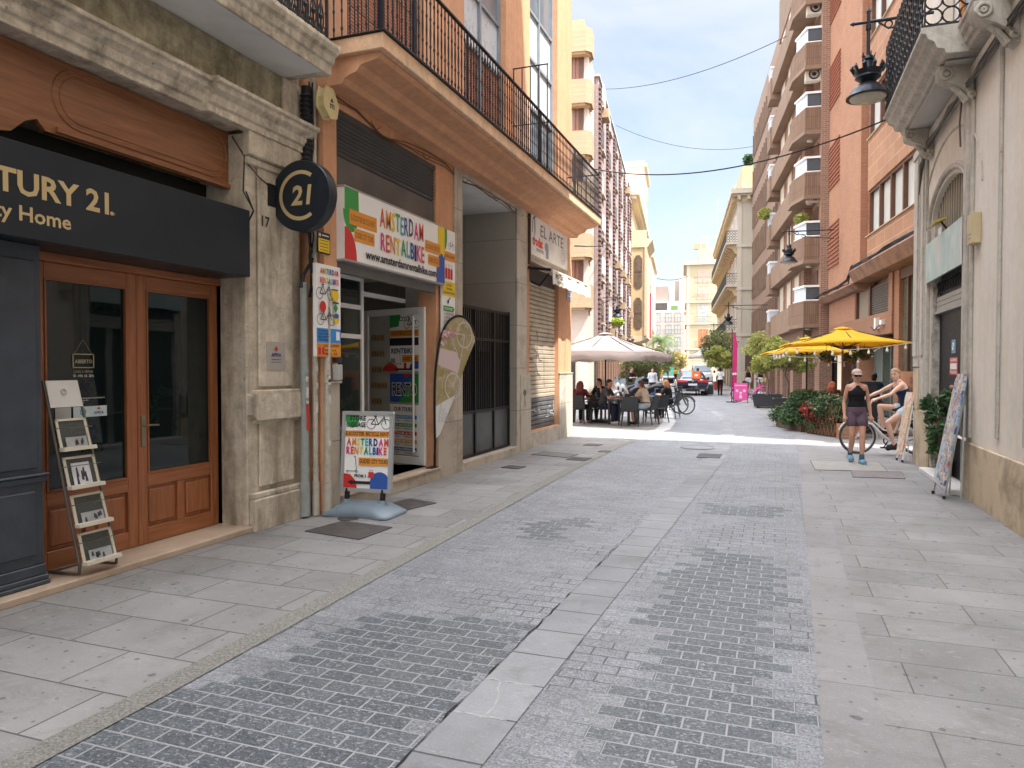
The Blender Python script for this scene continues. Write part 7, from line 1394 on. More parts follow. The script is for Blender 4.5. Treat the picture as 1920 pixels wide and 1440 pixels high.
def parasol(name, label, loc, rot, half, ze, za, mat, under, val=.25, scallop=True, pole_m=None, group=None, half2=None):
    t = thing(name, label, 'parasol', (0, 0, 0), rot=1e-9, group=group); t.location = loc; t.rotation_euler = (0, 0, rot); h2 = half2 or half; n_ = 8; b = MB(); b.m(mat)
    pts = []
    for sx, sy, dx, dy in ((-1, -1, 1, 0), (1, -1, 0, 1), (1, 1, -1, 0), (-1, 1, 0, -1)):
        for i in range(n_): pts.append((sx*half+dx*2*half*i/n_, sy*h2+dy*2*h2*i/n_, i/n_))
    N_ = len(pts); V = []; rr = (0.06, .25, .5, .75, 1)
    for k, q in enumerate(rr):
        for (x, y, tt) in pts:
            sag = math.sin(math.pi*tt); z = za+(ze-za)*(q**.92) - .05*math.sin(math.pi*q) + (.05*sag*q if q < 1 else .05*sag); V.append((x*q*(1-.025*sag*q), y*q*(1-.025*sag*q), z))
    b.add(V, [(k*N_+i, k*N_+(i+1) % N_, (k+1)*N_+(i+1) % N_, (k+1)*N_+i) for k in range(4) for i in range(N_)])
    if val:
        W2 = V[4*N_:]; V2 = []
        for i, (x, y, z) in enumerate(W2): V2 += [(x, y, z), (x*1.004, y*1.004, z-val*(.75+.25*abs(math.sin(math.pi*i/2))) if scallop else z-val)]
        b.add(V2, [(2*i, (2*i+2) % (2*N_), (2*i+3) % (2*N_), 2*i+1) for i in range(N_)])
    cp = b.build('canopy', None, t, smooth=30); m_ = cp.modifiers.new('s', 'SOLIDIFY'); m_.thickness = .008
    b = MB(); b.m(mat).lathe([(.24, za-.05), (.20, za-.028), (.03, za+.012), (.001, za+.012)], (0, 0, 0), 8); b.build('vent', None, t)
    b = MB(); b.m(pole_m or BLACK).tube([(0, 0, .1), (0, 0, za)], .028, 8); b.build('pole', None, t, smooth=40); b = MB(); b.m(IRON).box(-.35, .35, -.35, .35, .01, .09); b.build('base', None, t, bevel=.01)
    for sx, sy in ((-1, -1), (1, -1), (1, 1), (-1, 1), (0, -1), (0, 1), (1, 0), (-1, 0)): b = MB(); b.m(under).tube([(0, 0, za-.04), (sx*half*.97, sy*h2*.97, ze+.0)], .012, 4); b.tube([(0, 0, za-.6), (sx*half*.5, sy*h2*.5, (ze+za)/2-.02)], .01, 4); b.build('rib', None, t)
    return t
def canvas(name, c, tr=.35):
    if name in MC: return MC[name]
    m, n, l, p = nt(name); tc = n.new('ShaderNodeTexCoord').outputs['Object']; q = mixc(n, l, noise(n, l, tc, 1.5, 4), [x*.9 for x in c], [min(1, x*1.08) for x in c]); l.new(q, p.inputs['Base Color']); p.inputs['Roughness'].default_value = .8; p.inputs['Specular IOR Level'].default_value = .2
    t = n.new('ShaderNodeBsdfTranslucent'); l.new(q, t.inputs[0]); ms = n.new('ShaderNodeMixShader'); ms.inputs[0].default_value = tr; l.new(p.outputs[0], ms.inputs[1]); l.new(t.outputs[0], ms.inputs[2]); l.new(ms.outputs[0], n['Material Output'].inputs[0]); MC[name] = m; return m
parasol('parasol', 'large beige square parasol over the terrace diners', (-5.0, 22.1, 0), R(-9), 1.62, 2.12, 2.80, canvas('canvas_beige', (.68, .60, .56), .3), IRON, .26)
parasol('parasol', 'yellow square parasol nearest the right wall', (1.68, 21.3, 0), R(8), 1.42, 2.32, 2.80, canvas('canvas_yellow', (.85, .55, .05), .45), IRON, .03, False, wood('pole_wood', (.25, .1, .04), (.12, .05, .02)), 'yellow parasols')
parasol('parasol', 'second yellow parasol behind the first one towards the trees', (.92, 24.9, 0), R(8), 1.25, 2.16, 2.68, canvas('canvas_yellow', (0, 0, 0)), IRON, .03, False, None, 'yellow parasols')
parasol('parasol', 'small white parasol far down the street above the white van', BW(3.0, 88)+(0,), ANG, 1.9, 3.0, 4.3, canvas('canvas_white', (.75, .75, .73)), IRON, .2)
# ================================================================ plants
def foliage(mb, c, r, n, size, seed, flat=1, shell=.55):
    rnd = random.Random(seed)
    for i in range(n):
        while True:
            p = V3((rnd.uniform(-1, 1), rnd.uniform(-1, 1), rnd.uniform(-1, 1)))
            if shell*rnd.random() < p.length < 1: break
        q = V3(c)+V3((p.x*r[0], p.y*r[1], p.z*r[2])); a = V3((rnd.gauss(0, 1), rnd.gauss(0, 1), rnd.gauss(0, .6))).normalized(); b_ = a.cross(V3((rnd.gauss(0, 1), rnd.gauss(0, 1), rnd.gauss(0, 1)))).normalized(); s = size*rnd.uniform(.6, 1.3)
        mb.add([q-a*s, q+b_*s*.45*flat, q+a*s, q-b_*s*.45*flat], [(0, 1, 2, 3)])
def tree(name, label, loc, cr, trunk_h, clumps, n, size, mat, seed, pot=None, group=None, trunk_r=.05, potsize=(.42, .42, .5)):
    t = thing(name, label, 'tree', loc, group=group); rnd = random.Random(seed); b = MB(); b.m(mt('bark_grey', (.20, .16, .12), .9, .25, 12, .6, 40)); x, y, z = loc
    P = [(x+rnd.uniform(-.04, .04)*i, y+rnd.uniform(-.03, .03)*i, z+trunk_h*i/4) for i in range(5)]; b.tube(P, [trunk_r*(1.2-.12*i) for i in range(5)], 7)
    C_ = []
    for k in range(clumps):
        while True:
            p = V3((rnd.uniform(-1, 1), rnd.uniform(-1, 1), rnd.uniform(-.9, 1)))
            if p.length < 1: break
        q = V3((x+p.x*cr[0], y+p.y*cr[1], z+trunk_h+cr[2]*.75+p.z*cr[2])); C_.append(q); m_ = V3(P[-1]).lerp(q, .5)+V3((0, 0, -.05)); b.tube([P[-1], m_, q], [trunk_r*.5, trunk_r*.3, trunk_r*.12], 5)
    b.build('trunk', None, t, smooth=50); b = MB(); b.m(mat)
    for k, q in enumerate(C_): s = rnd.uniform(.28, .48); foliage(b, q, (cr[0]*s, cr[1]*s, cr[2]*s), n//clumps, size, seed*97+k, 1)
    b.build('crown', None, t)
    if pot:
        b = MB(); w, d, h = potsize; b.m(pot).prism([(x-w*.85, y-d*.85, z-h+.08), (x+w*.85, y-d*.85, z-h+.08), (x+w*.85, y+d*.85, z-h+.08), (x-w*.85, y+d*.85, z-h+.08)], (0, 0, .01)); b.loft([[(x+sx*w*k, y+sy*d*k, zz) for sx, sy in ((-1, -1), (1, -1), (1, 1), (-1, 1))] for k, zz in ((.85, z-h+.07), (1, z), (1.04, z), (1.04, z+.03), (.9, z+.03), (.9, z-.03))])
        for sx in (-1, 1): b.box(x+sx*w*.6-.06, x+sx*w*.6+.06, y-d*.7, y+d*.7, z-h, z-h+.07)
        b.build('planter', None, t, bevel=.008)
LF1 = leafm('leaf_citrus', (.20, .23, .06), (.46, .46, .14), .4); LF2 = leafm('leaf_dark', (.025, .075, .03), (.11, .18, .075), .2); LF3 = leafm('leaf_olive', (.12, .15, .06), (.28, .30, .13), .3); LFR = leafm('leaf_red', (.20, .015, .015), (.42, .05, .03), .2); LFP = leafm('leaf_palm', (.07, .13, .05), (.20, .26, .10), .2); LFW = leafm('leaf_pale_pink', (.45, .28, .26), (.6, .42, .36), .2)
PG2 = mt('planter_anthracite', (.045, .048, .052), .6, .1, 5)
tree('potted_tree', 'bushy citrus tree in the dark planter nearer the yellow parasols', (.42, 28.4, .55), (.85, .85, .62), 1.15, 34, 9000, .055, LF1, 3, PG2, 'trees in dark planters', .045, (.52, .52, .55))
tree('potted_tree', 'bushy citrus tree in the farther dark planter beside the pink bicycle', (-.35, 32.6, .55), (1.0, 1.0, .75), 1.25, 34, 9000, .06, LF1, 5, PG2, 'trees in dark planters', .05, (.60, .55, .55))
tree('tree', 'pale olive tree in a red pot before the cream corner building', BW(3.0, 58)+(.6,), (1.3, 1.3, 1.3), 1.6, 30, 5000, .10, LF3, 8, mt('pot_red', (.4, .06, .04), .6), None, .05, (.35, .35, .6))
tree('tree', 'rounded light green tree behind the parked motorcycles', BW(-2.6, 50)+(.0,), (1.3, 1.3, 1.0), .9, 26, 6000, .09, LF3, 11, None, None, .07)
tree('tree', 'small orange tinged tree at the foot of the yellow end building', BW(-.2, 112)+(.0,), (1.5, 1.5, 1.4), 2.0, 24, 2000, .2, leafm('leaf_rust', (.30, .24, .09), (.45, .38, .16)), 12, None, None, .12)
tree('tree', 'sunlit green tree behind the pink flag', BW(2.6, 47)+(.0,), (.9, .9, .6), 1.9, 20, 3000, .09, LF1, 14, None, None, .05)
tree('tree', 'low green shrub tree left of the far crowd', BW(-2.6, 96)+(.0,), (2.2, 2.2, 1.6), 1.6, 22, 2500, .2, LF3, 15, None, None, .1)
pl = thing('palm_tree', 'palm tree with drooping fronds standing before the white apartment block', 'tree', BW(-2.8, 112)+(0,)); px, py = BW(-2.8, 112); b = MB(); b.m(mt('palm_bark', (.22, .15, .09), .9, .3, 5)).tube([(px, py, 0), (px+.1, py, 3), (px, py, 5.8)], [.35, .26, .3], 10); b.build('trunk', None, pl, smooth=50); b = MB(); b.m(LFP); rnd = random.Random(4)
for k in range(46):
    a = rnd.uniform(0, 6.28); e = rnd.uniform(-.1, 1.3); L_ = rnd.uniform(2.6, 3.6); P = []
    for i in range(8): t_ = i/7; P.append(V3((px+math.cos(a)*L_*t_*math.cos(e*.6), py+math.sin(a)*L_*t_*math.cos(e*.6), 5.9+L_*(math.sin(e)*t_-.75*t_*t_))))
    for i in range(1, 8):
        d_ = (P[i]-P[i-1]).normalized(); s_ = d_.cross(V3((0, 0, 1))).normalized()
        for sg_ in (-1, 1):
            for u_ in (0, .5): q = P[i-1].lerp(P[i], u_); e_ = q+s_*sg_*.55+d_*.3-V3((0, 0, .35)); b.add([q, q+d_*.09, e_], [(0, 1, 2)])
b.build('crown', None, pl)
def hedge(label, pts, h, w, n, mats, seed, trellis=False):
    x0, y0 = pts[0]; t = thing('hedge', label, 'hedge', (x0, y0, 0)); b = MB(); rnd = random.Random(seed)
    (xa, ya), (xb, yb_) = pts
    for k in range(26):
        u_ = rnd.random(); c_ = (xa+(xb-xa)*u_+rnd.uniform(-w, w)*.5, ya+(yb_-ya)*u_+rnd.uniform(-w, w)*.5, rnd.uniform(.22, h-.18)); b.m(mats[0] if rnd.random() < .8 or len(mats) < 2 else mats[1]); foliage(b, c_, (.30, .30, .24), n//26, .05, seed*31+k)
        for m_ in mats[1:]: b.m(m_); foliage(b, c_, (.33, .33, .25), n//26//7, .045, seed*57+k)
    b.build('foliage', None, t); b = MB(); b.m(mt('hedge_box', (.10, .06, .035), .8)); d = (V3((xb, yb_, 0))-V3((xa, ya, 0))); nn = d.cross(V3((0, 0, 1))).normalized()*w*.5; P = [V3((xa, ya, .012))+nn, V3((xb, yb_, .012))+nn, V3((xb, yb_, .012))-nn, V3((xa, ya, .012))-nn]; b.prism(P, (0, 0, .26)); b.build('planter', None, t)
    if trellis:
        b = MB(); b.m(wood('lattice_wood', (.3, .14, .07), (.18, .08, .04))); e = nn*1.15 if nn.y < 0 else -nn*1.15
        for k in range(9): u_ = k/8; p = V3((xa, ya, .05)).lerp(V3((xb, yb_, .05)), u_)+e; b.tube([p, p+d*.22+V3((0, 0, .75))], .009, 4); b.tube([p+d*.1, p-d*.12+V3((0, 0, .75))], .009, 4)
        b.build('lattice', None, t)
hedge('dark green leafy hedge at the left end of the parasol terrace', [(.35, 22.2), (.95, 20.6)], 1.08, .7, 12000, [LF2], 5)
hedge('dark hedge with red and pink flowers behind the wooden lattice', [(1.02, 20.3), (1.62, 19.3)], 1.05, .6, 9000, [LF2, LFR, LFW], 9, True)
CRT = wood('crate_wood', (.45, .22, .10), (.30, .13, .06), 1, .6, axis=0)
def crate(x, y, w, h, d, label, rot=0, txt=None):
    t = thing('wooden_crate', label, 'crate', (0, 0, 0), rot=1e-9, group='wooden crates by the hedge'); t.location = (x, y, .012); t.rotation_euler = (0, 0, rot); b = MB(); b.m(CRT)
    for k in range(3): z = k*h/3; b.box(-w/2, w/2, -d/2, -d/2+.015, z+.005, z+h/3-.006); b.box(-w/2, w/2, d/2-.015, d/2, z+.005, z+h/3-.006); b.box(-w/2, -w/2+.015, -d/2+.016, d/2-.016, z+.005, z+h/3-.006); b.box(w/2-.015, w/2, -d/2+.016, d/2-.016, z+.005, z+h/3-.006)
    for sx in (-1, 1): b.box(sx*(w/2-.03)-.02, sx*(w/2-.03)+.02, -d/2-.012, -d/2-.001, 0, h)
    b.box(-w/2+.016, w/2-.016, -d/2+.016, d/2-.016, .01, .03); b.build('slats', None, t)
    if txt: b = MB(); b.m(mt('crate_ink', (.08, .04, .02), .8)).text(txt, (0, -d/2-.004, h*.35), (1, 0, 0), (0, 0, 1), .1, bold=.03, align='C'); b.build('lettering', None, t)
crate(1.66, 18.95, .52, .36, .34, 'orange brown wooden crate standing left of the bicycle front wheel', R(8), None); crate(2.75, 20.1, .5, .38, .34, 'wooden crate seen through the frame of the white bicycle', R(8), None)
# menu stand
t = thing('menu_stand', 'black menu stand at the terrace entrance behind the walking woman', 'stand', (2.0, 19.4, 0)); b = MB(); b.m(BLACK).box(1.72, 2.32, 19.4, 19.46, .1, 1.32); b.build('board', None, t, bevel=.01); b = MB(); b.m(BLACK).box(1.66, 2.38, 19.36, 19.5, 1.33, 1.37); b.m(BLACK).box(1.75, 1.8, 19.3, 19.56, .012, .1); b.box(2.24, 2.29, 19.3, 19.56, .012, .1); b.build('stand_frame', None, t)
for i, (x, y, z) in enumerate(((1.35, 22.4, 1.98), (1.95, 22.2, 1.95), (2.35, 22.6, 2.05))):
    t = thing('hanging_basket', ['leftmost wicker basket hanging under the yellow parasol', 'middle wicker basket with trailing leaves under the yellow parasol', 'rightmost wicker basket under the yellow parasol'][i], 'basket', (x, y, z), group='hanging baskets'); b = MB(); b.m(mt('wicker', (.30, .13, .06), .8, .3, 30, .8, 60)).lathe([(.06, -.14), (.12, -.06), (.14, 0), (.13, .01), (.10, -.04), (.001, -.1)], (x, y, z), 12); b.build('bowl', None, t, smooth=40); b = MB(); b.m(LF2); foliage(b, (x, y, z+.05), (.22, .22, .16), 260, .05, 70+i); b.build('leaves', None, t); b = MB(); b.m(IRON).tube([(x, y, z), (x, y, z+.6)], .006, 4); b.build('cord', None, t)
# bulb strings
BG = mt('bulb_glass', (.70, .66, .55), .15, .05)
def bulbs(label, p0, p1, sag, n_):
    p0 = V3(p0); p1 = V3(p1); t = thing('string_lights', label, 'string lights', tuple(p0), group='bulb strings on the parasols'); P = [p0.lerp(p1, i/16)-V3((0, 0, 4*sag*(i/16)*(1-i/16))) for i in range(17)]; b = MB(); b.m(mt('cable_cream', (.5, .45, .36), .7)).tube(P, .009, 5); b.build('cable', None, t, smooth=50)
    for k in range(n_): u_ = (k+.5)/n_; q = p0.lerp(p1, u_)-V3((0, 0, 4*sag*u_*(1-u_))); b = MB(); b.m(BG).lathe([(.012, -.02), (.016, -.05), (.036, -.09), (.036, -.115), (.02, -.14), (.001, -.145)], q, 10); b.m(mt('bulb_cap', (.55, .5, .42), .5)).tube([q, q-V3((0, 0, .035))], .016, 6); b.build('bulb', None, t, smooth=60)
bulbs('bulb string along the front edge of the nearest yellow parasol', (.3, 19.75, 2.22), (3.2, 20.0, 2.34), .12, 7); bulbs('bulb string along the left side of the nearest yellow parasol', (.3, 19.75, 2.22), (-.1, 22.8, 2.16), .1, 5); bulbs('bulb string under the second yellow parasol', (-.25, 23.0, 2.12), (2.3, 23.6, 2.16), .12, 6); bulbs('bulb string hanging between the two yellow parasols', (.8, 22.0, 2.05), (2.9, 24.0, 2.3), .3, 5)
human('person in blue top with dark hair sitting with back turned at the parasol bar', PS_(lean=.02), (2.6, 22.6, .25), R(-10), 1.0, SKIN, None, .014, (HB, 'short'), (('tee', cl('blue', (.02, .08, .16))), ('pants', cl('dark', (0, 0, 0)))), False)
human('person with copper hair seated behind the hedge', PS_(lean=.05), (1.55, 23.3, .0), R(-20), 1.0, SKIN, None, .014, (mt('hair_copper', (.28, .07, .025), .5, .3, 18), 'long'), (('tee', cl('maroon', (0, 0, 0))), ('pants', cl('dark', (0, 0, 0)))), False)
# art boards by the arched door
def artmat(name, cols, sc):
    if name in MC: return MC[name]
    m, n, l, p = nt(name); tc = n.new('ShaderNodeTexCoord').outputs['Object']; c = c4(cols[0]); f0 = noise(n, l, tc, sc, 3, .6, 1.5); cur = mixc(n, l, ramp(n, l, f0, .4, .5), cols[0], cols[1])
    for i, q in enumerate(cols[2:]):
        mp_ = n.new('ShaderNodeMapping'); mp_.inputs['Location'].default_value = (i*3.1, i*1.7, i*5.3); l.new(tc, mp_.inputs[0]); cur = mixc(n, l, ramp(n, l, noise(n, l, mp_.outputs[0], sc*1.3, 3, .6, 2), .54, .58), cur, q)
    l.new(cur, p.inputs['Base Color']); p.inputs['Roughness'].default_value = .4; MC[name] = m; return m
def artboard(label, a, b_, c_, d_, mat, leg, th=.03, curve=0):
    """a,b feet; c,d top; board plane"""
    t = thing('art_board', label, 'art board', tuple(a), group=None); A, B_, C_, D_ = V3(a), V3(b_), V3(c_), V3(d_); nn = (B_-A).cross(D_-A).normalized()*th; b = MB(); b.m(mat); P = []; n_ = 14
    for i in range(n_+1): u_ = .10+.9*i/n_; w_ = (.03*math.sin(i*1.4) if curve else 0); q = A.lerp(D_, u_); P.append(q+(B_-A)*(w_+(.12 if i == n_ else 0)))
    for i in range(n_, -1, -1): u_ = .10+.9*i/n_; w_ = (.03*math.cos(i*1.3) if curve else 0); q = B_.lerp(C_, u_); P.append(q-(B_-A)*(w_+(.12 if i == n_ else 0)))
    b.prism(P, nn); b.build('board', None, t); b = MB(); b.m(leg)
    for p, q in ((A, D_), (B_, C_)): b.tube([p-nn*.2, p.lerp(q, .82)-nn*.2], .014, 4); 
    bk = (A+B_)/2; off = -nn.normalized()*.0
    for p, q in ((A, D_), (B_, C_)): w_ = V3((.22, .02, 0)); b.tube([p.lerp(q, .75)-nn, p+w_*.9+V3((0, 0, 0))], .013, 4)
    b.m(BLACK)
    for p in (A, B_): b.tube([p-nn*.2-V3((0, 0, .0)), p-nn*.2+V3((0, 0, .04))], .02, 6)
    b.build('stand_legs', None, t)
artboard('tall colourful art board leaning at the arched door nearest the viewer', (1.98, 10.95, .02), (2.03, 10.55, .02), (2.30, 10.62, 1.62), (2.27, 10.98, 1.62), artmat('art_one', [(.10, .22, .38), (.40, .32, .24), (.42, .12, .06), (.05, .08, .22), (.55, .50, .42), (.28, .45, .55)], 3.6), mt('leg_alu', (.4, .41, .42), .35, metal=.7))
artboard('white framed art board with red figures beside the cyclist', (2.08, 14.76, .02), (2.12, 14.42, .02), (2.33, 14.52, 1.26), (2.27, 14.88, 1.26), artmat('art_two', [(.60, .56, .48), (.50, .38, .24), (.60, .20, .13), (.62, .60, .55)], 4), WHITE, .03, 1)
t = thing('potted_plant', 'leafy green plant in the doorway behind the tall art board', 'plant', (2.38, 12.2, .09)); b = MB(); b.m(LF2)
for k, (x, y, z) in enumerate(((2.28, 12.3, 1.05), (2.22, 12.6, .95), (2.3, 12.0, .85), (2.2, 12.4, .7), (2.32, 12.2, 1.25), (2.2, 12.8, 1.15), (2.25, 12.5, .5))): foliage(b, (x+.03, y, z), (.10, .17, .13), 75, .055, 300+k, 1.3, 0)
b.build('leaves', None, t); b = MB(); b.m(mt('stem_brown', (.14, .09, .05), .8))
for k in range(5): b.tube([(2.36, 12.3, .2), (2.3, 12.1+k*.13, .6), (2.27, 12.0+k*.18, 1.0)], .008, 4)
b.m(mt('pot_dark', (.05, .045, .04), .6)).lathe([(.10, .09), (.14, .34), (.12, .34), (.001, .30)], (2.38, 12.3, 0), 12); b.build('pot', None, t, smooth=40)
# ================================================================ vehicles and people down the street
CARP = mt('car_navy', (.010, .014, .032), .25, .05, 1, coat=1.0, metal=.3)
def car():
    x, y = -5.15, 47.5; t = thing('parked_car', 'dark blue fastback car with wide red tail lights driving away', 'car', (x, y, 0), rot=1e-9); t.location = (x, y, .01); t.rotation_euler = (0, 0, R(9))
    prof = [(-2.35, .32), (-2.42, .55), (-2.40, .86), (-2.28, 1.02), (-1.55, 1.28), (-.7, 1.50), (.2, 1.55), (.9, 1.42), (1.5, 1.02), (2.2, .88), (2.35, .6), (2.3, .32)]
    b = MB(); b.m(CARP); 
    rings = []
    for s, wx in ((-1, .82), (-.97, .90), (-.85, .955), (0, .97), (.85, .955), (.97, .90), (1, .82)): pass
    def ring(y_, z0, z1, wb, wt):
        return [V3((sx*w, y_, z)) for sx, w, z in ((-1, wb*.93, z0), (-1, wb, z0+.22), (-1, wb, (z0*.4+min(z1, .95)*.6)), (-1, wb*.95, min(z1, .98)), (-1, wt, z1-.04), (-1, wt*.85, z1), (1, wt*.85, z1), (1, wt, z1-.04), (1, wb*.95, min(z1, .98)), (1, wb, (z0*.4+min(z1, .95)*.6)), (1, wb, z0+.22), (1, wb*.93, z0))]
    b.loft([ring(-2.36, .36, .80, .86, .74), ring(-2.40, .34, .92, .93, .78), ring(-2.22, .28, 1.03, .95, .80), ring(-1.5, .24, 1.28, .96, .66), ring(-.7, .24, 1.47, .96, .62), ring(.2, .24, 1.50, .96, .62), ring(.9, .24, 1.40, .95, .64), ring(1.5, .24, 1.02, .94, .78), ring(2.2, .28, .86, .90, .70), ring(2.36, .36, .62, .82, .62)]); bo = b.build('body', None, t, smooth=38, bevel=.02, seg=2)
    b = MB(); b.m(mt('rear_glass', (.28, .33, .38), .08, .1)).prism([(-.62, -2.12, 1.08), (.62, -2.12, 1.08), (.52, -.95, 1.42), (-.52, -.95, 1.42)], (0, -.02, .03)); b.m(DGLASS)
    for s_ in (-1, 1): b.prism([(s_*.90, -1.3, 1.02), (s_*.90, .9, 1.02), (s_*.66, .5, 1.42), (s_*.66, -.6, 1.44)], (s_*.02, 0, 0))
    b.build('window', None, t)
    for s_ in (-1, 1):
        b = MB(); b.m(mt('tail_red', (.55, .02, .02), .2)).prism([(s_*.30, -2.435, .84), (s_*.90, -2.38, .82), (s_*.92, -2.35, .97), (s_*.30, -2.42, .93)], (0, -.015, 0)); b.build('tail_light', None, t)
        for y_ in (-1.45, 1.45):
            b = MB(); b.m(mt('tyre', (0, 0, 0))).lathe([(.2, -.12), (.34, -.12), (.36, -.09), (.36, .09), (.34, .12), (.2, .12)], (s_*.84, y_, .36), 24, Matrix.Rotation(R(90), 3, 'Y')); w_ = b.build('wheel', None, t, smooth=40); b = MB(); b.m(mt('rim', (0, 0, 0))).lathe([(.2, -.1), (.2, .1), (.001, .08)], (s_*.86, y_, .36), 12, Matrix.Rotation(R(90), 3, 'Y')); b.build('rim', None, w_)
        b = MB(); b.m(CARP).ball((s_*1.04, .62, 1.02), (.12, .07, .08), 8, 6); b.build('wing_mirror', None, t, smooth=60)
    b = MB(); b.m(mt('plate_white', (.6, .62, .65), .4)).box(-.26, .26, -2.44, -2.42, .62, .74); b.build('number_plate', None, t)
    b = MB(); b.m(mt('bumper_black', (.015, .015, .017), .5)).box(-.88, .88, -2.45, -2.3, .26, .44); b.m(GREYM).box(-.7, -.4, -2.47, -2.44, .3, .36); b.box(.4, .7, -2.47, -2.44, .3, .36); b.build('bumper', None, t, bevel=.02)
    b = MB(); b.m(mt('plate_white', (0, 0, 0))).torus((0, -2.43, .90), .05, .01, (0, 1, 0), 14, 4); b.build('badge', None, t)
car()
# white pickup van
x, y = BW(2.1, 70); t = thing('white_van', 'white van facing the viewer beyond the scooter', 'van', (x, y, 0), rot=1e-9); t.location = (x, y, .01); t.rotation_euler = (0, 0, ANG)
b = MB(); b.m(mt('van_white', (.62, .63, .64), .3, coat=.5)); sec = lambda y_, z0, z1, w0, w1: [V3((sx*w, y_, z)) for sx, w, z in ((-1, w0, z0), (-1, w0, z0+.5), (-1, w1, z1-.1), (-1, w1*.85, z1), (1, w1*.85, z1), (1, w1, z1-.1), (1, w0, z0+.5), (1, w0, z0))]
b.loft([sec(-2.3, .4, .95, .86, .78), sec(-2.2, .35, 1.15, .95, .86), sec(-1.3, .35, 1.32, .98, .9), sec(-.7, .35, 2.0, .98, .78), sec(2.4, .35, 2.05, .98, .80), sec(2.5, .5, 1.9, .95, .78)]); b.build('body', None, t, smooth=35)
b = MB(); b.m(mt('windscreen', (.10, .14, .17), .08)).prism([(-.80, -1.27, 1.36), (.80, -1.27, 1.36), (.68, -.78, 1.92), (-.68, -.78, 1.92)], (0, -.03, .02)); b.build('windscreen', None, t)
b = MB(); b.m(BLACK).box(-.6, .6, -2.36, -2.28, .62, .86); b.box(-.9, .9, -2.34, -2.2, .36, .52); b.build('grille', None, t)
for s_ in (-1, 1):
    b = MB(); b.m(mt('headlight', (.6, .6, .58), .15)).box(s_*.78-.13, s_*.78+.13, -2.33, -2.22, .78, .96); b.build('headlight', None, t, bevel=.02); b = MB(); b.m(BLACK).ball((s_*1.1, -1.1, 1.35), (.1, .06, .13), 8, 6); b.build('wing_mirror', None, t)
    for y_ in (-1.5, 1.6): b = MB(); b.m(mt('tyre', (0, 0, 0))).lathe([(.15, -.1), (.34, -.1), (.34, .1), (.15, .1)], (s_*.85, y_, .34), 20, Matrix.Rotation(R(90), 3, 'Y')); b.build('wheel', None, t, smooth=40)
# motorcycles
def moto_proto(name, body, label, group, case=True, wind=True):
    t = thing(name, label, 'motorcycle', (0, 0, 0), rot=1e-9, group=group); TY = mt('tyre', (0, 0, 0)); bm = mt('moto_'+body[0], body[1], .25, .08, 3, coat=.7, metal=.2)
    for y_, r_ in ((-.62, .29), (.68, .29)):
        b = MB(); b.m(TY).torus((0, y_, r_), r_-.06, .06, (1, 0, 0), 26, 8); w_ = b.build('wheel', None, t, smooth=60); b = MB(); b.m(GREYM).lathe([(.17, -.03), (.17, .03), (.05, .05), (.001, .05)], (0, y_, r_), 14, Matrix.Rotation(R(90), 3, 'Y')); b.build('rim', None, w_)
    b = MB(); b.m(bm); b.loft([b.ering((0, y_, z), a, c, 12, Matrix.Rotation(R(90), 3, 'X')) for y_, z, a, c in ((-.95, .72, .03, .04), (-.85, .70, .13, .12), (-.5, .62, .17, .17), (-.1, .48, .17, .17), (.15, .42, .19, .14))]); b.loft([b.ering((0, y_, z), a, c, 12, Matrix.Rotation(R(60), 3, 'X')) for y_, z, a, c in ((.22, .36, .20, .06), (.36, .55, .23, .09), (.44, .75, .24, .10), (.50, .95, .17, .09), (.48, 1.05, .08, .05))]); b.tube([(0, .52, .62), (0, .70, .58), (0, .92, .50)], [.12, .12, .05], 10); b.build('body', None, t, smooth=50)
    b = MB(); b.m(BLACK); b.tube([(0, -.8, .82), (0, -.45, .82), (0, -.1, .76), (0, .08, .70)], [.12, .15, .14, .08], 10); b.build('seat', None, t, smooth=50)
    b = MB(); b.m(BLACK); b.tube([(0, .68, .29), (0, .50, .80), (0, .44, 1.02)], .035, 6); b.tube([(-.34, .30, 1.04), (-.1, .44, 1.05), (.1, .44, 1.05), (.34, .30, 1.04)], .018, 6); b.box(-.15, .15, -.4, .2, .22, .38); b.tube([(.14, -.3, .28), (.16, -.9, .36)], .05, 8); b.build('handlebar', None, t, smooth=40)
    for s_ in (-1, 1): b = MB(); b.m(BLACK).tube([(s_*.28, .36, 1.06), (s_*.30, .38, 1.22)], .008, 4); b.ball((s_*.31, .38, 1.25), (.06, .02, .04), 8, 5); b.build('mirror', None, t)
    if wind: b = MB(); b.m(mt('screen_clear', (.10, .12, .13), .1)).prism([(-.17, .52, 1.02), (.17, .52, 1.02), (.11, .44, 1.27), (-.11, .44, 1.27)], (0, .015, 0)); b.build('windscreen', None, t)
    if case: b = MB(); b.m(BLACK).box(-.22, .22, -1.12, -.72, .92, 1.2); b.build('top_case', None, t, bevel=.05, seg=3)
    b = MB(); b.m(mt('tail_red', (0, 0, 0))).box(-.09, .09, -.985, -.95, .66, .72); b.m(mt('plate_white', (0, 0, 0))).box(-.1, .1, -.99, -.98, .46, .60); b.build('tail_light', None, t)
    return t
g_ = 'motorcycles parked beyond the terrace'
def putm(t, x, y, r): t.location = (x, y, .012); t.rotation_euler = (0, 0, r); return t
m0 = putm(moto_proto('motorcycle', ('silver', (.42, .42, .41)), 'silver scooter with tall windscreen nearest the terrace tables', g_, False), -5.5, 29.0, R(150))
m1 = putm(moto_proto('motorcycle', ('blue', (.05, .10, .22)), 'blue motorcycle next to the silver scooter', g_, False), -5.15, 30.6, R(140))
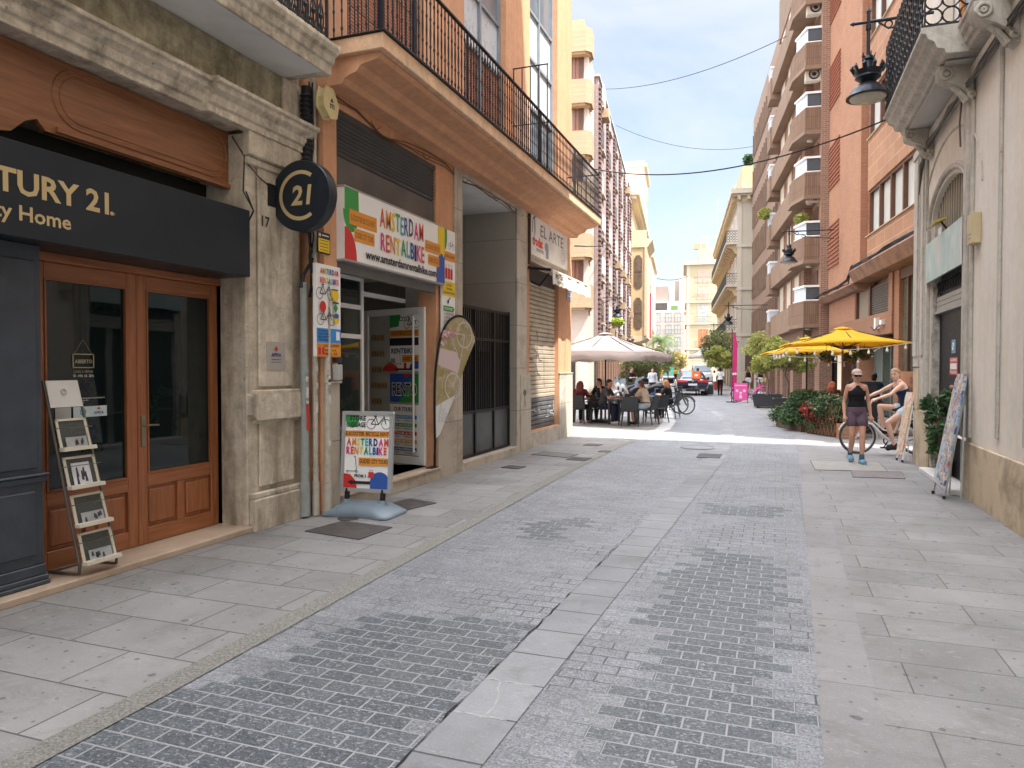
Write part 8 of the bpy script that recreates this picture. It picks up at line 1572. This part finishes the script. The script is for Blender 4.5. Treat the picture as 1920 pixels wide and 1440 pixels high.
copy_tree(m1, (-5.35, 32.4, .012), R(135), 'blue motorcycle second in the row of parked motorcycles', g_); m2 = putm(moto_proto('motorcycle', ('grey', (.09, .09, .10)), 'dark motorcycle with large black top case at the end of the row', g_), -5.75, 35.6, R(125)); copy_tree(m2, (-6.6, 33.4, .012), R(130), 'dark motorcycle with top case behind the blue ones', g_); copy_tree(m0, (-6.2, 31.6, .012), R(145), 'silver scooter deeper in the row by the shop wall', g_)
m3 = copy_tree(m2, BW(1.25, 57)+(.012,), ANG+R(4), 'black scooter standing in the road beside the delivery courier'); 
bicycle('dark bicycle parked behind the ginger haired diner', (-3.55, 26.2, .012), R(-62), ('dark', (.03, .04, .035)), 'parked bicycles', False)
bicycle('second dark bicycle leaning beside the first one by the terrace', (-3.85, 26.6, .012), R(-66), ('dark', (0, 0, 0)), 'parked bicycles', False)
bicycle('bright pink rental bicycle parked behind the pink sign', (-1.22, 37.6, .012), R(-84), ('pink', (.65, .06, .30)), None, True, sc=1.12)
t = thing('pavement_sign', 'bright pink pavement sign board standing before the pink bicycle', 'sign', (-1.9, 37.0, 0), rot=1e-9); t.location = (-1.62, 36.9, .01); t.rotation_euler = (0, 0, R(12)); t.scale = (.78, .78, .86); b = MB(); b.m(mt('pink_board', (.72, .10, .34), .5)).box(-.42, .42, -.02, .02, .12, 1.12); b.m(BLACK); b.box(-.45, -.42, -.025, .025, 0, 1.14); b.box(.42, .45, -.025, .025, 0, 1.14); b.m(IRON).box(-.44, -.40, -.2, .2, 0, .04); b.box(.40, .44, -.2, .2, 0, .04); b.build('board', None, t)
d = Bd((-.42, -.022, .12), (1, 0, 0), (0, -1, 0)); PP2 = pc('pale_pink2', (.75, .55, .62))
for a, b_ in ((.2, .55), (.42, .42), (.64, .55)): d.ell(PP2, a, b_, .09, .08)
d.rect(PP2, .08, .76, .82, .88).rect(PP2, .34, .50, .12, .3); d.done('print', t)
t = thing('feather_flag', 'tall narrow crimson flag with white lettering beside the pink sign', 'flag', (-2.05, 37.2, 0)); b = MB(); b.m(BLACK).tube([(-2.05, 37.2, 0), (-2.05, 37.2, 3.6)], .02, 6); b.box(-2.3, -1.8, 36.95, 37.45, .012, .04); b.build('pole', None, t); b = MB(); b.m(mt('flag_crimson', (.50, .02, .14), .6, .1, 4)); b.prism([(-2.03, 37.2, .7), (-1.82, 37.24, .9), (-1.80, 37.24, 2.9), (-1.88, 37.22, 3.3), (-2.0, 37.2, 3.5)], (0, .02, 0)); b.m(PW).text('S', (-1.84, 37.19, 1.35), (0, 0, 1), (-1, 0, 0), .26, bold=.03); b.build('fabric', None, t)
W_ = cl('white', (.62, .61, .60)); BK = cl('black', (0, 0, 0)); DK = cl('dark', (0, 0, 0))
c0 = human('delivery courier seen from behind in pale shorts walking up the road', PW_(.12, 0, .05, -.05), (-4.55, 45.8, .01), R(10), 1.0, SKIND, None, .015, (HB, 'short'), (('tee', cl('orange', (.5, .12, .04))), ('shorts', cl('palegrey', (.5, .47, .45))), ('shoes', cl('maroon', (0, 0, 0)))), False)
b = MB(); b.m(mt('courier_orange', (.72, .16, .04), .6, .05)).box(-4.86, -4.34, 45.36, 45.70, 1.02, 1.50); b.m(PW).box(-4.68, -4.5, 45.355, 45.36, 1.2, 1.32); b.solo('delivery_backpack', None, 'boxy orange delivery backpack on the courier', 'backpack', (-4.6, 45.5, 1.05), bevel=.03)
human('man in white shirt and black trousers pulling a dark suitcase', PW_(.14, 0, -.08, -.1), (-3.25, 46.4, .01), R(5), 1.02, SKIND, None, .015, (HB, 'short'), (('tee', W_), ('pants', BK), ('shoes', BK)), False)
t = thing('suitcase', 'dark grey suitcase with a white bag on top pulled by the man', 'suitcase', (-3.85, 46.3, 0)); b = MB(); b.m(cl('case_grey', (.05, .05, .055))).box(-4.15, -3.65, 46.1, 46.45, .06, .62); b.build('shell', None, t, bevel=.04, seg=2); b = MB(); b.m(GREYM).tube([(-3.72, 46.3, .6), (-3.55, 46.3, .92)], .012, 5); b.build('handle', None, t); b = MB(); b.m(W_); b.ball((-3.85, 46.25, .72), (.18, .15, .12), 10, 6); b.build('bag', None, t)
human('woman with long dark hair, black top and white shorts walking away', PW_(.08, 0, .03, -.03), (-1.75, 51.0, .01), R(-5), 1.02, SKIN, 'two women walking away', .015, (HBr, 'long'), (('tank', BK, .88), ('shorts', W_), ('shoes', W_)), False)
human('woman in black strappy top and white shorts carrying a yellow bag', PW_(-.1, 0, .03, -.03), (-.95, 50.2, .01), R(-5), 1.04, SKIN, 'two women walking away', .015, (HB, 'bun'), (('halter', BK), ('mini', W_), ('shoes', W_)), False)
b = MB(); b.m(mt('bag_yellow', (.62, .42, .08), .6)).box(-.72, -.6, 50.1, 50.4, .78, 1.05); b.solo('handbag', None, 'small yellow handbag hanging at the side of the woman in the strappy top', 'bag', (-.66, 50.2, .8), bevel=.02)
human('man in dark jacket sitting astride the parked motorcycles', PS_(lean=.1), (-6.5, 33.8, .45), R(-120), 1.0, SKIN, 'riders by the motorcycles', .016, (HB, 'short'), (('tee', DK), ('pants', DK)))
human('man in pale blue shirt standing among the parked motorcycles', PW_(), (-6.0, 37.5, .01), R(200), 1.0, SKIN, 'riders by the motorcycles', .016, (HB, 'short'), (('shirt', cl('paleshirt', (.50, .53, .58))), ('pants', DK)))
fc = [('red', (.45, .05, .05)), ('yellow', (.70, .45, .03)), ('white', (.6, .6, .6)), ('teal', (.05, .25, .25)), ('grey', (.2, .2, .22)), ('yellow', (0, 0, 0)), ('red', (0, 0, 0)), ('black', (0, 0, 0))]
protos = []
lb = ['pedestrian in red top at the left of the far crowd', 'pedestrian in yellow top left of centre in the far crowd', 'pedestrian in white top in the far crowd', 'pedestrian in teal top in the far crowd', 'pedestrian in grey top in the far crowd', 'second pedestrian in yellow, right side of the far crowd', 'second pedestrian in red at the right of the far crowd', 'pedestrian in black by the white van']
for i, (nm, c_) in enumerate(fc):
    n_ = [-3.2, -2.0, -2.6, -4.0, -1.4, -.4, .2, 1.2][i]; s_ = [88, 90, 97, 92, 96, 91, 95, 66][i]
    if i < 3: o = human(lb[i], PW_(.1 if i else -.08), BW(n_, s_)+(.01,), R(i*140), 1.0, SKIN, 'far crowd', .03, (HB, 'short'), (('tee', cl('far_'+nm, c_)), ('pants', cl(['dark', 'paleblue', 'dark'][i], (0, 0, 0)))), False); protos.append(o)
    else:
        o = copy_tree(protos[i % 3], BW(n_, s_)+(.01,), R(i*77), lb[i], 'far crowd')
        for ch in S.objects:
            if ch.parent == o and ch.name.startswith('shirt'): ch.data = ch.data.copy(); ch.data.materials.clear(); ch.data.materials.append(cl('far_'+nm if nm != 'black' else 'black', c_))
# lamps farther down the street
lamp('street_lamp', *BW(3.2, 50), 4.6, 'crowned lamp hanging before the cream balconies near the pink flag', 'street lamps on wall brackets', 1, 2.6, rot=ANG)
lamp('street_lamp', *BW(-3.9, 47), 5.0, 'crowned lamp on the mauve brick building above the beige parasol', 'street lamps on wall brackets', -1, .95, rot=ANG)
lamp('street_lamp', *BW(3.0, 66), 4.3, 'distant lamp under the cream corner balconies', 'street lamps on wall brackets', 1, 1.4, rot=ANG)
b = MB(); b.m(leafm('leaf_lime', (.3, .4, .05), (.5, .55, .1))); foliage(b, BW(-4.3, 52)+(5.0,), (.5, .5, .35), 700, .1, 77); b.solo('balcony_plant', None, 'lime green plant spilling from a window of the mauve brick building', 'plant', BW(-4.3, 52)+(5.0,))
b = MB(); b.m(LF1); foliage(b, BW(5.3, 34.2)+(8.3,), (.35, .4, .28), 500, .08, 78); b.solo('balcony_plant', None, 'spiky green plant on a white topped brown balcony', 'plant', BW(5.3, 34.2)+(8.3,))
b = MB(); b.m(LF1); foliage(b, BW(4.8, 44)+(10.6,), (.4, .5, .35), 400, .1, 79); b.solo('balcony_plant', None, 'plant on the farther brown balcony', 'plant', BW(4.8, 44)+(10.6,))
b = MB(); b.m(LF2); foliage(b, BW(5.6, 62.8)+(18.9,), (.5, .4, .5), 400, .18, 80); b.solo('roof_plant', None, 'spiky plant on the roof edge of the cream corner building', 'plant', BW(5.6, 62.8)+(18.4,))
